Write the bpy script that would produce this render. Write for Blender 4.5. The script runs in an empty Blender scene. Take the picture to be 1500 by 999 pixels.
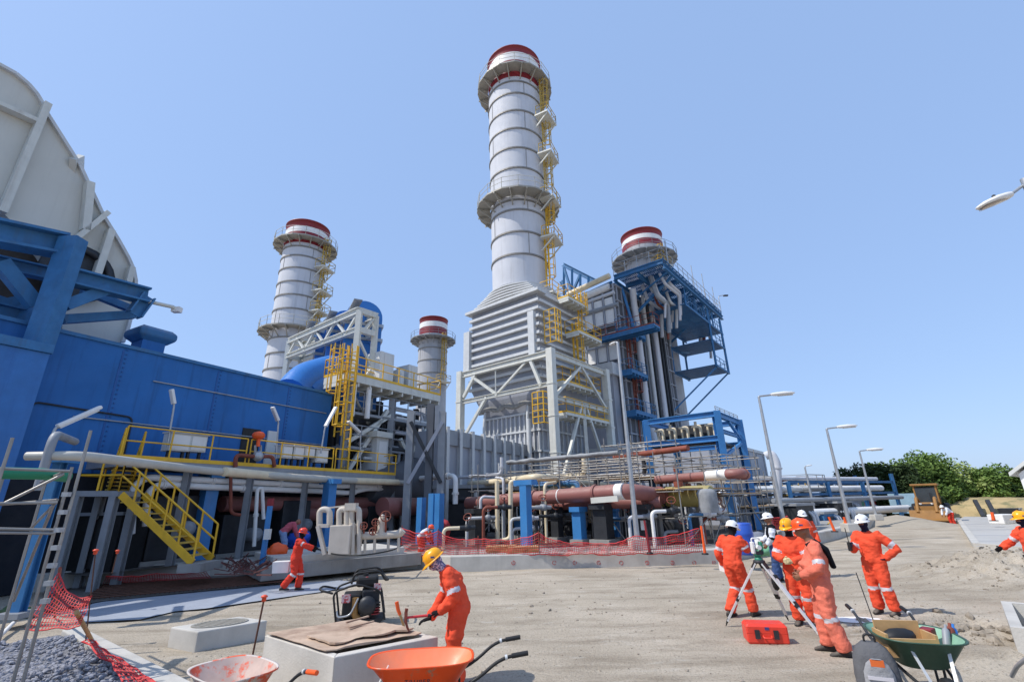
import bpy, math, random
from mathutils import Vector, Matrix, noise
random.seed(7)
RND = random.Random(11)
SC = bpy.context.scene
COL = SC.collection
V = Vector
PI = math.pi
# ------------------------------------------------------------------ survey of the place
EYE, FOC, PITCH, ROLL = 2.15, 685.0, math.radians(19.08), math.radians(1.3)
def ray(px, py):
    cx = (px - 750) / FOC; cy = (499.5 - py) / FOC
    u = cx * math.cos(ROLL) + cy * math.sin(ROLL); v = -cx * math.sin(ROLL) + cy * math.cos(ROLL)
    return V((u, math.cos(PITCH) - v * math.sin(PITCH), math.sin(PITCH) + v * math.cos(PITCH)))
def G(px, py, z=0.0):                       # sight line met with a level plane
    d = ray(px, py); t = (z - EYE) / d.z
    return V((d.x * t, d.y * t, z))
def D(px, py, dist):                        # at a level distance
    d = ray(px, py); t = dist / math.hypot(d.x, d.y)
    return V((d.x * t, d.y * t, EYE + d.z * t))
def Y(px, py, y):                           # on a plane facing the road
    d = ray(px, py); t = y / d.y
    return V((d.x * t, y, EYE + d.z * t))
def W(px, py, o, az):                       # on an upright plane through o
    d = ray(px, py); a = math.radians(az); nx, ny = math.cos(a), -math.sin(a)
    t = (o[0] * nx + o[1] * ny) / (d.x * nx + d.y * ny)
    return V((d.x * t, d.y * t, EYE + d.z * t))
def Zat(px, py, p):                         # height above plan point p
    return D(px, py, math.hypot(p[0], p[1])).z
class Fr:                                   # plan frame: u along az, w to its left
    def __init__(s, o, az):
        a = math.radians(az); s.o = V((o[0], o[1], o[2] if len(o) > 2 else 0)); s.az = az
        s.U = V((math.sin(a), math.cos(a), 0)); s.W = V((-math.cos(a), math.sin(a), 0)); s.rz = PI / 2 - a
    def __call__(s, u, w, z=0): return s.o + s.U * u + s.W * w + V((0, 0, z))

# ------------------------------------------------------------------ mesh building
class MB:
    def __init__(s): s.v = []; s.f = []; s.m = []; s.sm = []
    def add(s, vs, fs, m=0, smooth=False):
        b = len(s.v); s.v.extend(V(p) for p in vs)
        for f in fs: s.f.append([b + i for i in f]); s.m.append(m); s.sm.append(smooth)
        return s
    def hexa(s, p, m=0):                    # 8 corners: bottom ring 0-3, top ring 4-7
        return s.add(p, [(3, 2, 1, 0), (4, 5, 6, 7), (0, 1, 5, 4), (1, 2, 6, 5), (2, 3, 7, 6), (3, 0, 4, 7)], m)
    def box(s, c, size, rz=0, m=0, top=1.0):
        c = V(c); x, y, z = [q / 2 for q in size]; R = Matrix.Rotation(rz, 3, 'Z')
        p = [c + R @ V((a * x * t, b * y * t, e * z)) for e, t in ((-1, 1), (1, top)) for a, b in ((-1, -1), (1, -1), (1, 1), (-1, 1))]
        return s.hexa(p, m)
    def fbox(s, F, u0, u1, w0, w1, z0, z1, m=0):
        p = [F(u, w, z) for z in (z0, z1) for u, w in ((u0, w1), (u0, w0), (u1, w0), (u1, w1))]
        return s.hexa(p, m)
    def _frame(s, d, up=None):
        d = d.normalized(); up = V(up) if up else V((0, 0, 1))
        if abs(d.dot(up)) > .98: up = V((0, 1, 0)) if abs(d.y) < .9 else V((1, 0, 0))
        a = d.cross(up).normalized(); return a, a.cross(d).normalized()
    def beam(s, p, q, w, h=None, up=None, m=0):
        p, q = V(p), V(q); h = h or w; a, b = s._frame(q - p, up); a = a * w / 2; b = b * h / 2
        return s.hexa([p - a - b, p + a - b, p + a + b, p - a + b, q - a - b, q + a - b, q + a + b, q - a + b], m)
    def ibeam(s, p, q, w, h, up=None, m=0, t=.12):
        p, q = V(p), V(q); a, b = s._frame(q - p, up); t = t * h
        for k in (-1, 1): s.beam(p + b * k * (h / 2 - t / 2), q + b * k * (h / 2 - t / 2), w, t, up, m)
        return s.beam(p, q, t, h - 2 * t, up, m)
    def tube(s, pts, r, n=8, m=0, caps=True, smooth=True, flat=1.0):
        pts = [V(p) for p in pts]; k = len(pts); rs = list(r) if hasattr(r, '__len__') else [r] * k
        b = len(s.v); pa = None
        for i, p in enumerate(pts):
            d = (pts[min(i + 1, k - 1)] - pts[max(i - 1, 0)])
            if d.length < 1e-9: d = V((0, 0, 1))
            d.normalize()
            if pa is None: a, c = s._frame(d)
            else:
                a = pa - d * pa.dot(d)
                if a.length < 1e-6: a, c = s._frame(d)
                a.normalize(); c = a.cross(d).normalized()
            pa = a
            s.v.extend(p + (a * math.cos(2 * PI * j / n) + c * math.sin(2 * PI * j / n) * flat) * rs[i] for j in range(n))
        for i in range(k - 1):
            for j in range(n):
                j2 = (j + 1) % n
                s.f.append([b + i * n + j2, b + i * n + j, b + (i + 1) * n + j, b + (i + 1) * n + j2]); s.m.append(m); s.sm.append(smooth)
        if caps:
            c0, c1 = s.v[b:b + n], s.v[b + (k - 1) * n:b + k * n]
            s.add(c0, [list(range(n))], m); s.add(c1, [list(reversed(range(n)))], m)
        return s
    def loft(s, rings, m=0, caps=True, smooth=True, closed=False):
        n = len(rings[0]); b = len(s.v)
        for r in rings: s.v.extend(V(p) for p in r)
        k = len(rings)
        for i in range(k if closed else k - 1):
            for j in range(n):
                j2 = (j + 1) % n; i2 = (i + 1) % k
                s.f.append([b + i * n + j, b + i * n + j2, b + i2 * n + j2, b + i2 * n + j]); s.m.append(m); s.sm.append(smooth)
        if caps and not closed:
            s.add(list(rings[0]), [list(reversed(range(n)))], m); s.add(list(rings[-1]), [list(range(n))], m)
        return s
    def lathe(s, prof, c, n=24, m=0, axis=None, smooth=True, caps=True, sx=1, sy=1, a0=0, a1=None):
        c = V(c); ax = V(axis) if axis else V((0, 0, 1)); a, b2 = s._frame(ax); ax = ax.normalized()
        if a1 is None:
            return s.loft([[c + ax * z + (a * math.cos(2 * PI * j / n) * sx + b2 * math.sin(2 * PI * j / n) * sy) * r for j in range(n)] for r, z in prof], m, caps, smooth)
        rows = [[c + ax * z + V((math.cos(a0 + (a1 - a0) * j / n), math.sin(a0 + (a1 - a0) * j / n), 0)) * r for j in range(n + 1)] for r, z in prof]
        for i in range(len(rows) - 1):
            for j in range(n): s.add([rows[i][j], rows[i][j + 1], rows[i + 1][j + 1], rows[i + 1][j]], [(0, 1, 2, 3)], m, smooth)
        return s
    def prism(s, poly, vec, m=0):
        vec = V(vec); n = len(poly); p = [V(q) for q in poly]
        return s.add(p + [q + vec for q in p], [list(reversed(range(n))), list(range(n, 2 * n))] + [(i, (i + 1) % n, n + (i + 1) % n, n + i) for i in range(n)], m)
    def ball(s, c, r, n=10, m=0, sc=(1, 1, 1), seed=None, amp=0):
        c = V(c); rings = []
        k = max(4, n // 2 + 1); vs = []; fs = []
        for i in range(k + 1):
            t = PI * i / k
            for j in range(n):
                d = V((math.sin(t) * math.cos(2 * PI * j / n), math.sin(t) * math.sin(2 * PI * j / n), -math.cos(t)))
                q = 1 + (amp * noise.noise(d * 1.7 + V((seed, seed * 2.1, 0))) if seed is not None else 0)
                vs.append(c + V((d.x * sc[0], d.y * sc[1], d.z * sc[2])) * r * q)
        for i in range(k):
            for j in range(n):
                j2 = (j + 1) % n
                fs.append((i * n + j, i * n + j2, (i + 1) * n + j2, (i + 1) * n + j))
        return s.add(vs, fs, m, True)
    def build(s, name, mats, parent=None, loc=None, bev=0, kind=None):
        if not isinstance(mats, (list, tuple)): mats = [mats]
        if parent is not None:
            L = V((0, 0, 0)); o = parent
            while o is not None: L = L + o.location; o = o.parent
        elif loc is not None: L = V(loc)
        else:
            xs = [p.x for p in s.v]; ys = [p.y for p in s.v]; zs = [p.z for p in s.v]
            L = V(((min(xs) + max(xs)) / 2, (min(ys) + max(ys)) / 2, min(zs)))
        me = bpy.data.meshes.new(name)
        me.from_pydata([p - L for p in s.v], [], s.f)
        for q in mats: me.materials.append(q)
        me.polygons.foreach_set('material_index', s.m); me.polygons.foreach_set('use_smooth', s.sm)
        me.update()
        o = bpy.data.objects.new(name, me); COL.objects.link(o)
        if parent is not None: o.parent = parent
        else: o.location = L
        if bev:
            b = o.modifiers.new('edge', 'BEVEL'); b.width = bev; b.segments = 2; b.limit_method = 'ANGLE'; b.angle_limit = math.radians(40)
        if kind: o['kind'] = kind
        return o
def arcpath(pts, r, n=5):                   # a pipe run with rounded elbows
    pts = [V(p) for p in pts]; out = [pts[0]]
    for a, b, c in zip(pts, pts[1:], pts[2:]):
        d1 = (a - b); d2 = (c - b); q = min(r, d1.length * .48, d2.length * .48); d1.normalize(); d2.normalize()
        p, e = b + d1 * q, b + d2 * q
        for i in range(n + 1):
            t = i / n; out.append(p * (1 - t) ** 2 + b * 2 * t * (1 - t) + e * t * t)
    out.append(pts[-1]); return out
def flanges(mb, pts, r, step=2.6, m=0, k=1.35, w=.05):
    acc = step * .4
    for a, c in zip(pts, pts[1:]):
        L = (c - a).length
        while acc < L and L > .2:
            p = a.lerp(c, acc / L); d = (c - a) / L
            mb.tube([p - d * w * 1.1, p - d * w * .12], r * k, 12, m); mb.tube([p + d * w * .12, p + d * w * 1.1], r * k, 12, m); acc += step
        acc = max(0, acc - L)
    return mb
def thing(name, label, cat, loc, group=None):
    o = bpy.data.objects.new(name, None); COL.objects.link(o); o.location = V(loc); o.empty_display_size = .3
    o['label'] = label; o['category'] = cat
    if group: o['group'] = group
    return o
def tag(o, label, cat, group=None):
    o['label'] = label; o['category'] = cat
    if group: o['group'] = group
    return o
def kids(o): return [c for c in COL.objects if c.parent == o]
def copy_tree(o, label=None, loc=None, rz=None, parent=None, scale=None):
    c = o.copy(); COL.objects.link(c)
    if parent is not None: c.parent = parent
    if label: c['label'] = label
    if loc is not None: c.location = V(loc)
    if rz is not None: c.rotation_euler = (0, 0, rz)
    if scale is not None: c.scale = (scale,) * 3
    for ch in list(o.children): copy_tree(ch, parent=c)
    return c

# ------------------------------------------------------------------ materials
def lin(c): return tuple(((x / 255) / 12.92 if x / 255 <= .04045 else ((x / 255 + .055) / 1.055) ** 2.4) for x in c)
MATS = {}
def mat(name, rgb, rough=.6, metal=0, var=.12, vs=2.5, streak=0, sc=(60, 45, 35), bump=0, bs=60, dust=0, spec=.5, patch=None, alpha=1):
    if name in MATS: return MATS[name]
    m = bpy.data.materials.new(name); m.use_nodes = True; nt = m.node_tree; N = nt.nodes; Lk = nt.links
    b = N['Principled BSDF']; b.inputs['Roughness'].default_value = rough; b.inputs['Metallic'].default_value = metal
    b.inputs['Specular IOR Level'].default_value = spec
    geo = N.new('ShaderNodeNewGeometry')
    def nz(scale, det=5, vec=None, rough=.6):
        t = N.new('ShaderNodeTexNoise'); t.inputs['Scale'].default_value = scale; t.inputs['Detail'].default_value = det; t.inputs['Roughness'].default_value = rough
        Lk.new(vec or geo.outputs['Position'], t.inputs['Vector']); return t.outputs['Fac']
    def ramp(fac, a, bb, lo=0, hi=1):
        r = N.new('ShaderNodeMapRange'); r.inputs[1].default_value = a; r.inputs[2].default_value = bb; r.inputs[3].default_value = lo; r.inputs[4].default_value = hi
        Lk.new(fac, r.inputs[0]); return r.outputs[0]
    def mix(fac, a, c, mode='MIX'):
        x = N.new('ShaderNodeMix'); x.data_type = 'RGBA'; x.blend_type = mode
        if hasattr(fac, 'links') or not isinstance(fac, (int, float)): Lk.new(fac, x.inputs[0])
        else: x.inputs[0].default_value = fac
        for sock, val in ((x.inputs[6], a), (x.inputs[7], c)):
            if isinstance(val, tuple): sock.default_value = (*val[:3], 1)
            else: Lk.new(val, sock)
        return x.outputs[2]
    base = lin(rgb)
    col = mix(ramp(nz(vs), .3, .7), tuple(x * (1 - var) for x in base), tuple(min(1, x * (1 + var)) for x in base))
    if patch:
        prgb, pscale, plo, phi = patch
        col = mix(ramp(nz(pscale, 8, rough=.7), plo, phi), col, lin(prgb))
    if streak:
        mp = N.new('ShaderNodeMapping'); mp.inputs['Scale'].default_value = (3.5, 3.5, .22); Lk.new(geo.outputs['Position'], mp.inputs['Vector'])
        col = mix(ramp(nz(1.0, 7, mp.outputs[0], .65), .52, .75, 0, streak), col, lin(sc))
    if dust:
        sp = N.new('ShaderNodeSeparateXYZ'); Lk.new(geo.outputs['Normal'], sp.inputs[0])
        up = ramp(sp.outputs['Z'], .1, .95)
        mu = N.new('ShaderNodeMath'); mu.operation = 'MULTIPLY'; Lk.new(up, mu.inputs[0]); Lk.new(ramp(nz(7, 6), .35, .7, .25 * dust, dust), mu.inputs[1])
        col = mix(mu.outputs[0], col, lin((176, 166, 150)))
    Lk.new(col, b.inputs['Base Color'])
    if var or streak:
        Lk.new(ramp(nz(vs * 3), .3, .7, max(0, rough - .1), min(1, rough + .1)), b.inputs['Roughness'])
    if bump:
        bp = N.new('ShaderNodeBump'); bp.inputs['Strength'].default_value = bump; bp.inputs['Distance'].default_value = .02
        Lk.new(nz(bs, 4), bp.inputs['Height']); Lk.new(bp.outputs[0], b.inputs['Normal'])
    if alpha < 1: b.inputs['Alpha'].default_value = alpha
    MATS[name] = m; return m
M_blue = mat('blue_hall_paint', (44, 106, 170), .6, var=.14, vs=.5, streak=.6, sc=(34, 70, 112), spec=.3)
M_bluesteel = mat('blue_steel_paint', (50, 108, 156), .6, var=.16, streak=.55, sc=(70, 84, 96), dust=.45)
M_bluebright = mat('blue_duct_paint', (48, 116, 188), .35, var=.06)
M_bluepost = mat('blue_column_paint', (56, 122, 180), .5, var=.1, streak=.3, sc=(120, 130, 140))
M_clad = mat('stack_cladding', (200, 201, 205), .7, 0, var=.06, vs=.6, streak=.35, sc=(148, 146, 146), spec=.25)
M_cladold = mat('weathered_cladding', (168, 168, 170), .55, 0, var=.1, vs=.6, streak=.6, sc=(112, 104, 98))
M_hrsg = mat('boiler_casing_paint', (156, 159, 167), .55, var=.08, vs=.6, streak=.3, sc=(122, 120, 118))
M_hrsgdark = mat('old_boiler_casing', (88, 90, 95), .6, var=.15, vs=.7, streak=.6, sc=(62, 58, 56))
M_rib = mat('stiffener_paint', (196, 197, 196), .55, var=.08, streak=.2, sc=(140, 134, 124), dust=.3)
M_ring = mat('ring_angle_steel', (134, 130, 124), .6, .3, var=.15)
M_steelwht = mat('pale_steel_paint', (205, 204, 194), .5, var=.08, streak=.3, sc=(140, 122, 100))
M_galv = mat('galvanised_steel', (172, 174, 176), .45, .55, var=.12, vs=4)
M_tubeg = mat('scaffold_tube_steel', (150, 146, 140), .45, .5, var=.2, vs=3)
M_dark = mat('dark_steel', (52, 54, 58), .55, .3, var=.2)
M_black = mat('black_rubber', (26, 26, 27), .6, var=.2)
M_yellow = mat('yellow_safety_paint', (226, 176, 38), .5, var=.12, streak=.3, sc=(140, 104, 40))
M_yellowold = mat('faded_yellow_paint', (196, 164, 74), .6, var=.15)
M_red = mat('stack_red_paint', (132, 32, 40), .5, var=.12, vs=1, streak=.3, sc=(90, 40, 40))
M_white = mat('white_paint', (228, 226, 222), .5, var=.05, streak=.2, sc=(160, 150, 140))
M_cream = mat('cream_pipe_paint', (222, 206, 174), .45, var=.08, streak=.25, sc=(160, 130, 95), dust=.2)
M_brown = mat('oxide_pipe_paint', (140, 88, 82), .55, var=.1, vs=1.5, dust=.3)
M_rust = mat('rusty_red_paint', (128, 66, 50), .7, var=.25, vs=4)
M_olive = mat('olive_tank_paint', (158, 144, 84), .55, var=.1, dust=.3)
M_greyduct = mat('intake_duct_grey', (200, 198, 188), .5, var=.05, vs=.5, streak=.2, sc=(160, 152, 140))
M_cab = mat('cabinet_grey', (206, 206, 202), .4, var=.05, streak=.2, sc=(150, 140, 130))
M_conc = mat('fresh_concrete', (186, 182, 174), .85, var=.14, vs=1.6, bump=.25, bs=35, streak=.2, sc=(130, 126, 120))
M_concdark = mat('worn_concrete', (150, 147, 142), .9, var=.2, vs=1.3, bump=.3, bs=30, streak=.4, sc=(100, 96, 92))
M_grey = mat('grey_paint', (140, 143, 147), .5, var=.1, streak=.3, sc=(90, 88, 86))
M_green = mat('green_pipe_paint', (28, 128, 92), .45, var=.1)
M_orange = mat('orange_paint', (236, 92, 34), .45, var=.1, vs=3)
M_mesh = mat('red_plastic_mesh', (196, 46, 46), .6, var=.1)
M_wood = mat('raw_timber', (184, 146, 98), .8, var=.18, vs=6, dust=.2)
M_ply = mat('dusty_plywood', (184, 160, 138), .85, var=.18, vs=3, patch=((128, 98, 80), 1.3, .5, .75), bump=.2)
M_rebar = mat('rusted_rebar', (104, 72, 58), .8, .3, var=.25, vs=8)
M_silver = mat('aluminium', (212, 212, 210), .45, .25, var=.05)
M_plat = mat('platform_grating_steel', (158, 154, 144), .6, .2, var=.12)
# ------------------------------------------------------------------ camera, sky, sun
cam = bpy.data.cameras.new('camera'); camo = bpy.data.objects.new('camera', cam); COL.objects.link(camo)
cam.sensor_width = 36; cam.lens = FOC / 1500 * 36; cam.clip_end = 5000; cam.clip_start = .05
_f = V((0, math.cos(PITCH), math.sin(PITCH))); _u0 = V((0, -math.sin(PITCH), math.cos(PITCH))); _r0 = V((1, 0, 0))
_r = _r0 * math.cos(ROLL) - _u0 * math.sin(ROLL)
_u = _r0 * math.sin(ROLL) + _u0 * math.cos(ROLL)
camo.matrix_world = Matrix(((_r.x, _u.x, -_f.x, 0), (_r.y, _u.y, -_f.y, 0), (_r.z, _u.z, -_f.z, EYE), (0, 0, 0, 1)))
SC.camera = camo
SC.view_settings.view_transform = 'Standard'; SC.view_settings.look = 'None'; SC.view_settings.exposure = 0; SC.view_settings.gamma = 1
SUN_EL, SUN_D = math.radians(52), V((-math.cos(math.radians(15)), -math.sin(math.radians(15)), 0))
sd = V((SUN_D.x * math.cos(SUN_EL), SUN_D.y * math.cos(SUN_EL), math.sin(SUN_EL)))
sun = bpy.data.lights.new('sun', 'SUN'); sun.energy = 4.2; sun.angle = math.radians(.53); sun.color = (1, .955, .89)
suno = bpy.data.objects.new('sun', sun); COL.objects.link(suno); suno.rotation_euler = sd.to_track_quat('Z', 'Y').to_euler(); suno.location = (-30, -10, 60)
wd = bpy.data.worlds.new('World'); SC.world = wd; wd.use_nodes = True
nt = wd.node_tree; sky = nt.nodes.new('ShaderNodeTexSky'); sky.sky_type = 'NISHITA'; sky.sun_disc = False
sky.sun_elevation = SUN_EL; sky.sun_rotation = math.atan2(sd.x, sd.y); sky.altitude = 0; sky.air_density = 1.1; sky.dust_density = 1.0; sky.ozone_density = 2.4
_m = nt.nodes.new('ShaderNodeMix'); _m.data_type = 'RGBA'; _m.inputs[0].default_value = .6
nt.links.new(sky.outputs[0], _m.inputs[6]); _m.inputs[7].default_value = (3.4, 5.1, 8.6, 1)     # dry-season haze over the blue
nt.links.new(_m.outputs[2], nt.nodes['Background'].inputs[0]); nt.nodes['Background'].inputs[1].default_value = .135

# ------------------------------------------------------------------ ground
def ground_material():
    m = bpy.data.materials.new('compacted_dirt'); m.use_nodes = True; t = m.node_tree; N = t.nodes; Lk = t.links; b = N['Principled BSDF']
    b.inputs['Roughness'].default_value = .97; b.inputs['Specular IOR Level'].default_value = .2
    geo = N.new('ShaderNodeNewGeometry')
    def nz(scale, det=6, rough=.6, sx=(1, 1, 1), rot=0):
        mp = N.new('ShaderNodeMapping'); mp.inputs['Scale'].default_value = sx; mp.inputs['Rotation'].default_value = (0, 0, rot)
        Lk.new(geo.outputs['Position'], mp.inputs[0])
        x = N.new('ShaderNodeTexNoise'); x.inputs['Scale'].default_value = scale; x.inputs['Detail'].default_value = det; x.inputs['Roughness'].default_value = rough
        Lk.new(mp.outputs[0], x.inputs['Vector']); return x.outputs['Fac']
    def rng(f, a, c, lo=0, hi=1):
        r = N.new('ShaderNodeMapRange'); r.inputs[1].default_value = a; r.inputs[2].default_value = c; r.inputs[3].default_value = lo; r.inputs[4].default_value = hi
        Lk.new(f, r.inputs[0]); return r.outputs[0]
    def mix(f, a, c, mode='MIX'):
        x = N.new('ShaderNodeMix'); x.data_type = 'RGBA'; x.blend_type = mode; Lk.new(f, x.inputs[0])
        for sk, val in ((x.inputs[6], a), (x.inputs[7], c)):
            if isinstance(val, tuple): sk.default_value = (*val, 1)
            else: Lk.new(val, sk)
        return x.outputs[2]
    c = mix(rng(nz(.35, 7), .35, .65), lin((192, 180, 162)), lin((166, 154, 136)))
    c = mix(rng(nz(1.1, 8, .7, (.35, 1.6, 1), .15), .48, .7, 0, .85), c, lin((134, 122, 105)))     # tyre and drag marks along the road
    c = mix(rng(nz(2.2, 8, .7, (.5, 1.4, 1), -.1), .56, .72, 0, .6), c, lin((206, 200, 188)))
    c = mix(rng(nz(30, 5, .75), .52, .68, 0, .7), c, lin((98, 91, 82)))
    c = mix(rng(nz(90, 3, .7), .58, .7, 0, .5), c, lin((214, 208, 198)))
    Lk.new(c, b.inputs['Base Color'])
    bp = N.new('ShaderNodeBump'); bp.inputs['Strength'].default_value = .8; bp.inputs['Distance'].default_value = .045
    ad = N.new('ShaderNodeMath'); ad.operation = 'ADD'; Lk.new(nz(22, 6, .7), ad.inputs[0]); Lk.new(nz(3, 6, .7, (.4, 1.5, 1)), ad.inputs[1])
    Lk.new(ad.outputs[0], bp.inputs['Height']); Lk.new(bp.outputs[0], b.inputs['Normal'])
    return m
M_dirt = ground_material()
PITS = []                                                      # filled: (x, y, rx, ry, depth)
PITS += [(*G(1405, 925)[:2], .5, .32, -.5), (*G(1425, 910)[:2], .4, .26, -.4), (*G(1440, 935)[:2], .8, .5, .2), (*G(1450, 975)[:2], 1.0, .45, .22),
         (*G(1490, 846)[:2], 2.2, 1.8, .62), (*G(1370, 900)[:2], .5, .3, .06)]
def gz(x, y):
    z = .035 * noise.noise(V((x * .25, y * .35, 3))) + .018 * noise.noise(V((x * .9, y * 1.3, 8))) + .008 * noise.noise(V((x * 3, y * 3.6, 1)))
    z *= max(0, min(1, (32 - math.hypot(x, y - 4)) / 14))
    for a, b, rx, ry, h in PITS:
        q = ((x - a) / rx) ** 2 + ((y - b) / ry) ** 2
        if q < 6: z += h * math.exp(-q * 1.1) * (1 + .5 * noise.noise(V((x * 4, y * 4, 2))))
    return z
b = MB()
xs = [-900, -300, -120, -60, -35, -24] + [-18 + .16 * i for i in range(226)] + [24, 35, 60, 120, 300, 900, 2500]
ys = [-300, -60, -20, -8, -2, 2] + [4 + .16 * i for i in range(106)] + [21.3, 22, 23, 25, 28, 34, 42, 60, 110, 250, 600, 1500, 3000]
vs = [(x, y, gz(x, y)) for y in ys for x in xs]; n = len(xs)
b.add(vs, [(j * n + i, j * n + i + 1, (j + 1) * n + i + 1, (j + 1) * n + i) for j in range(len(ys) - 1) for i in range(n - 1)], 0, True)
b.build('ground', M_dirt, loc=(0, 0, 0), kind='structure')
# ------------------------------------------------------------------ chimney stacks
def railing(root, pts, z, h, mt, name='guard_rail', r=.03, step=1.5, closed=False, toe=None):
    bm = MB(); P = [V((p[0], p[1], z)) for p in pts]
    if closed: P = P + [P[0]]
    for a, c in zip(P, P[1:]):
        for k in (.55, 1.0): bm.tube([a + V((0, 0, h * k)), c + V((0, 0, h * k))], r, 5)
        k = max(1, round((c - a).length / step))
        for i in range(k + 1):
            q = a.lerp(c, i / k); bm.tube([q, q + V((0, 0, h))], r * 1.1, 5)
        if toe: bm.beam(a + V((0, 0, .08)), c + V((0, 0, .08)), .02, .15)
    return bm.build(name, mt, root)
def ring_pts(c, r, n, a0=0, a1=2 * PI): return [V((c[0] + r * math.cos(a0 + (a1 - a0) * i / n), c[1] + r * math.sin(a0 + (a1 - a0) * i / n), 0)) for i in range(n + (0 if abs(a1 - a0) > 6.2 else 1))]
def ladder(root, p, z0, z1, out, mt, cage=True, name='caged_ladder', w=.5, rail_mt=None, rr=.04, step=.45):
    out = V(out).normalized(); side = V((-out.y, out.x, 0)); bm = MB(); p = V((p[0], p[1], 0))
    for k in (-1, 1): bm.tube([p + side * k * w / 2 + V((0, 0, z0)), p + side * k * w / 2 + V((0, 0, z1))], rr, 5)
    n = int((z1 - z0) / step)
    for i in range(n): bm.tube([p - side * w / 2 + V((0, 0, z0 + step * (i + .5))), p + side * w / 2 + V((0, 0, z0 + step * (i + .5)))], rr * .6, 4)
    o = bm.build(name, mt, root)
    if cage:
        cg = MB(); c0 = p + out * .38; zz = z0 + 2.2; rad = .42
        ang = [math.radians(a) for a in range(-130, 131, 52)]
        ring = lambda z: [c0 + (out * math.cos(a) + side * math.sin(a)) * rad + V((0, 0, z)) for a in ang]
        while zz < z1: cg.tube(ring(zz), rr * .75, 4); zz += 1.1
        for a in ang: q = c0 + (out * math.cos(a) + side * math.sin(a)) * rad; cg.tube([q + V((0, 0, z0 + 2.2)), q + V((0, 0, z1))], rr * .6, 4)
        cg.build('safety_cage', mt, o)
    return o
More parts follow.
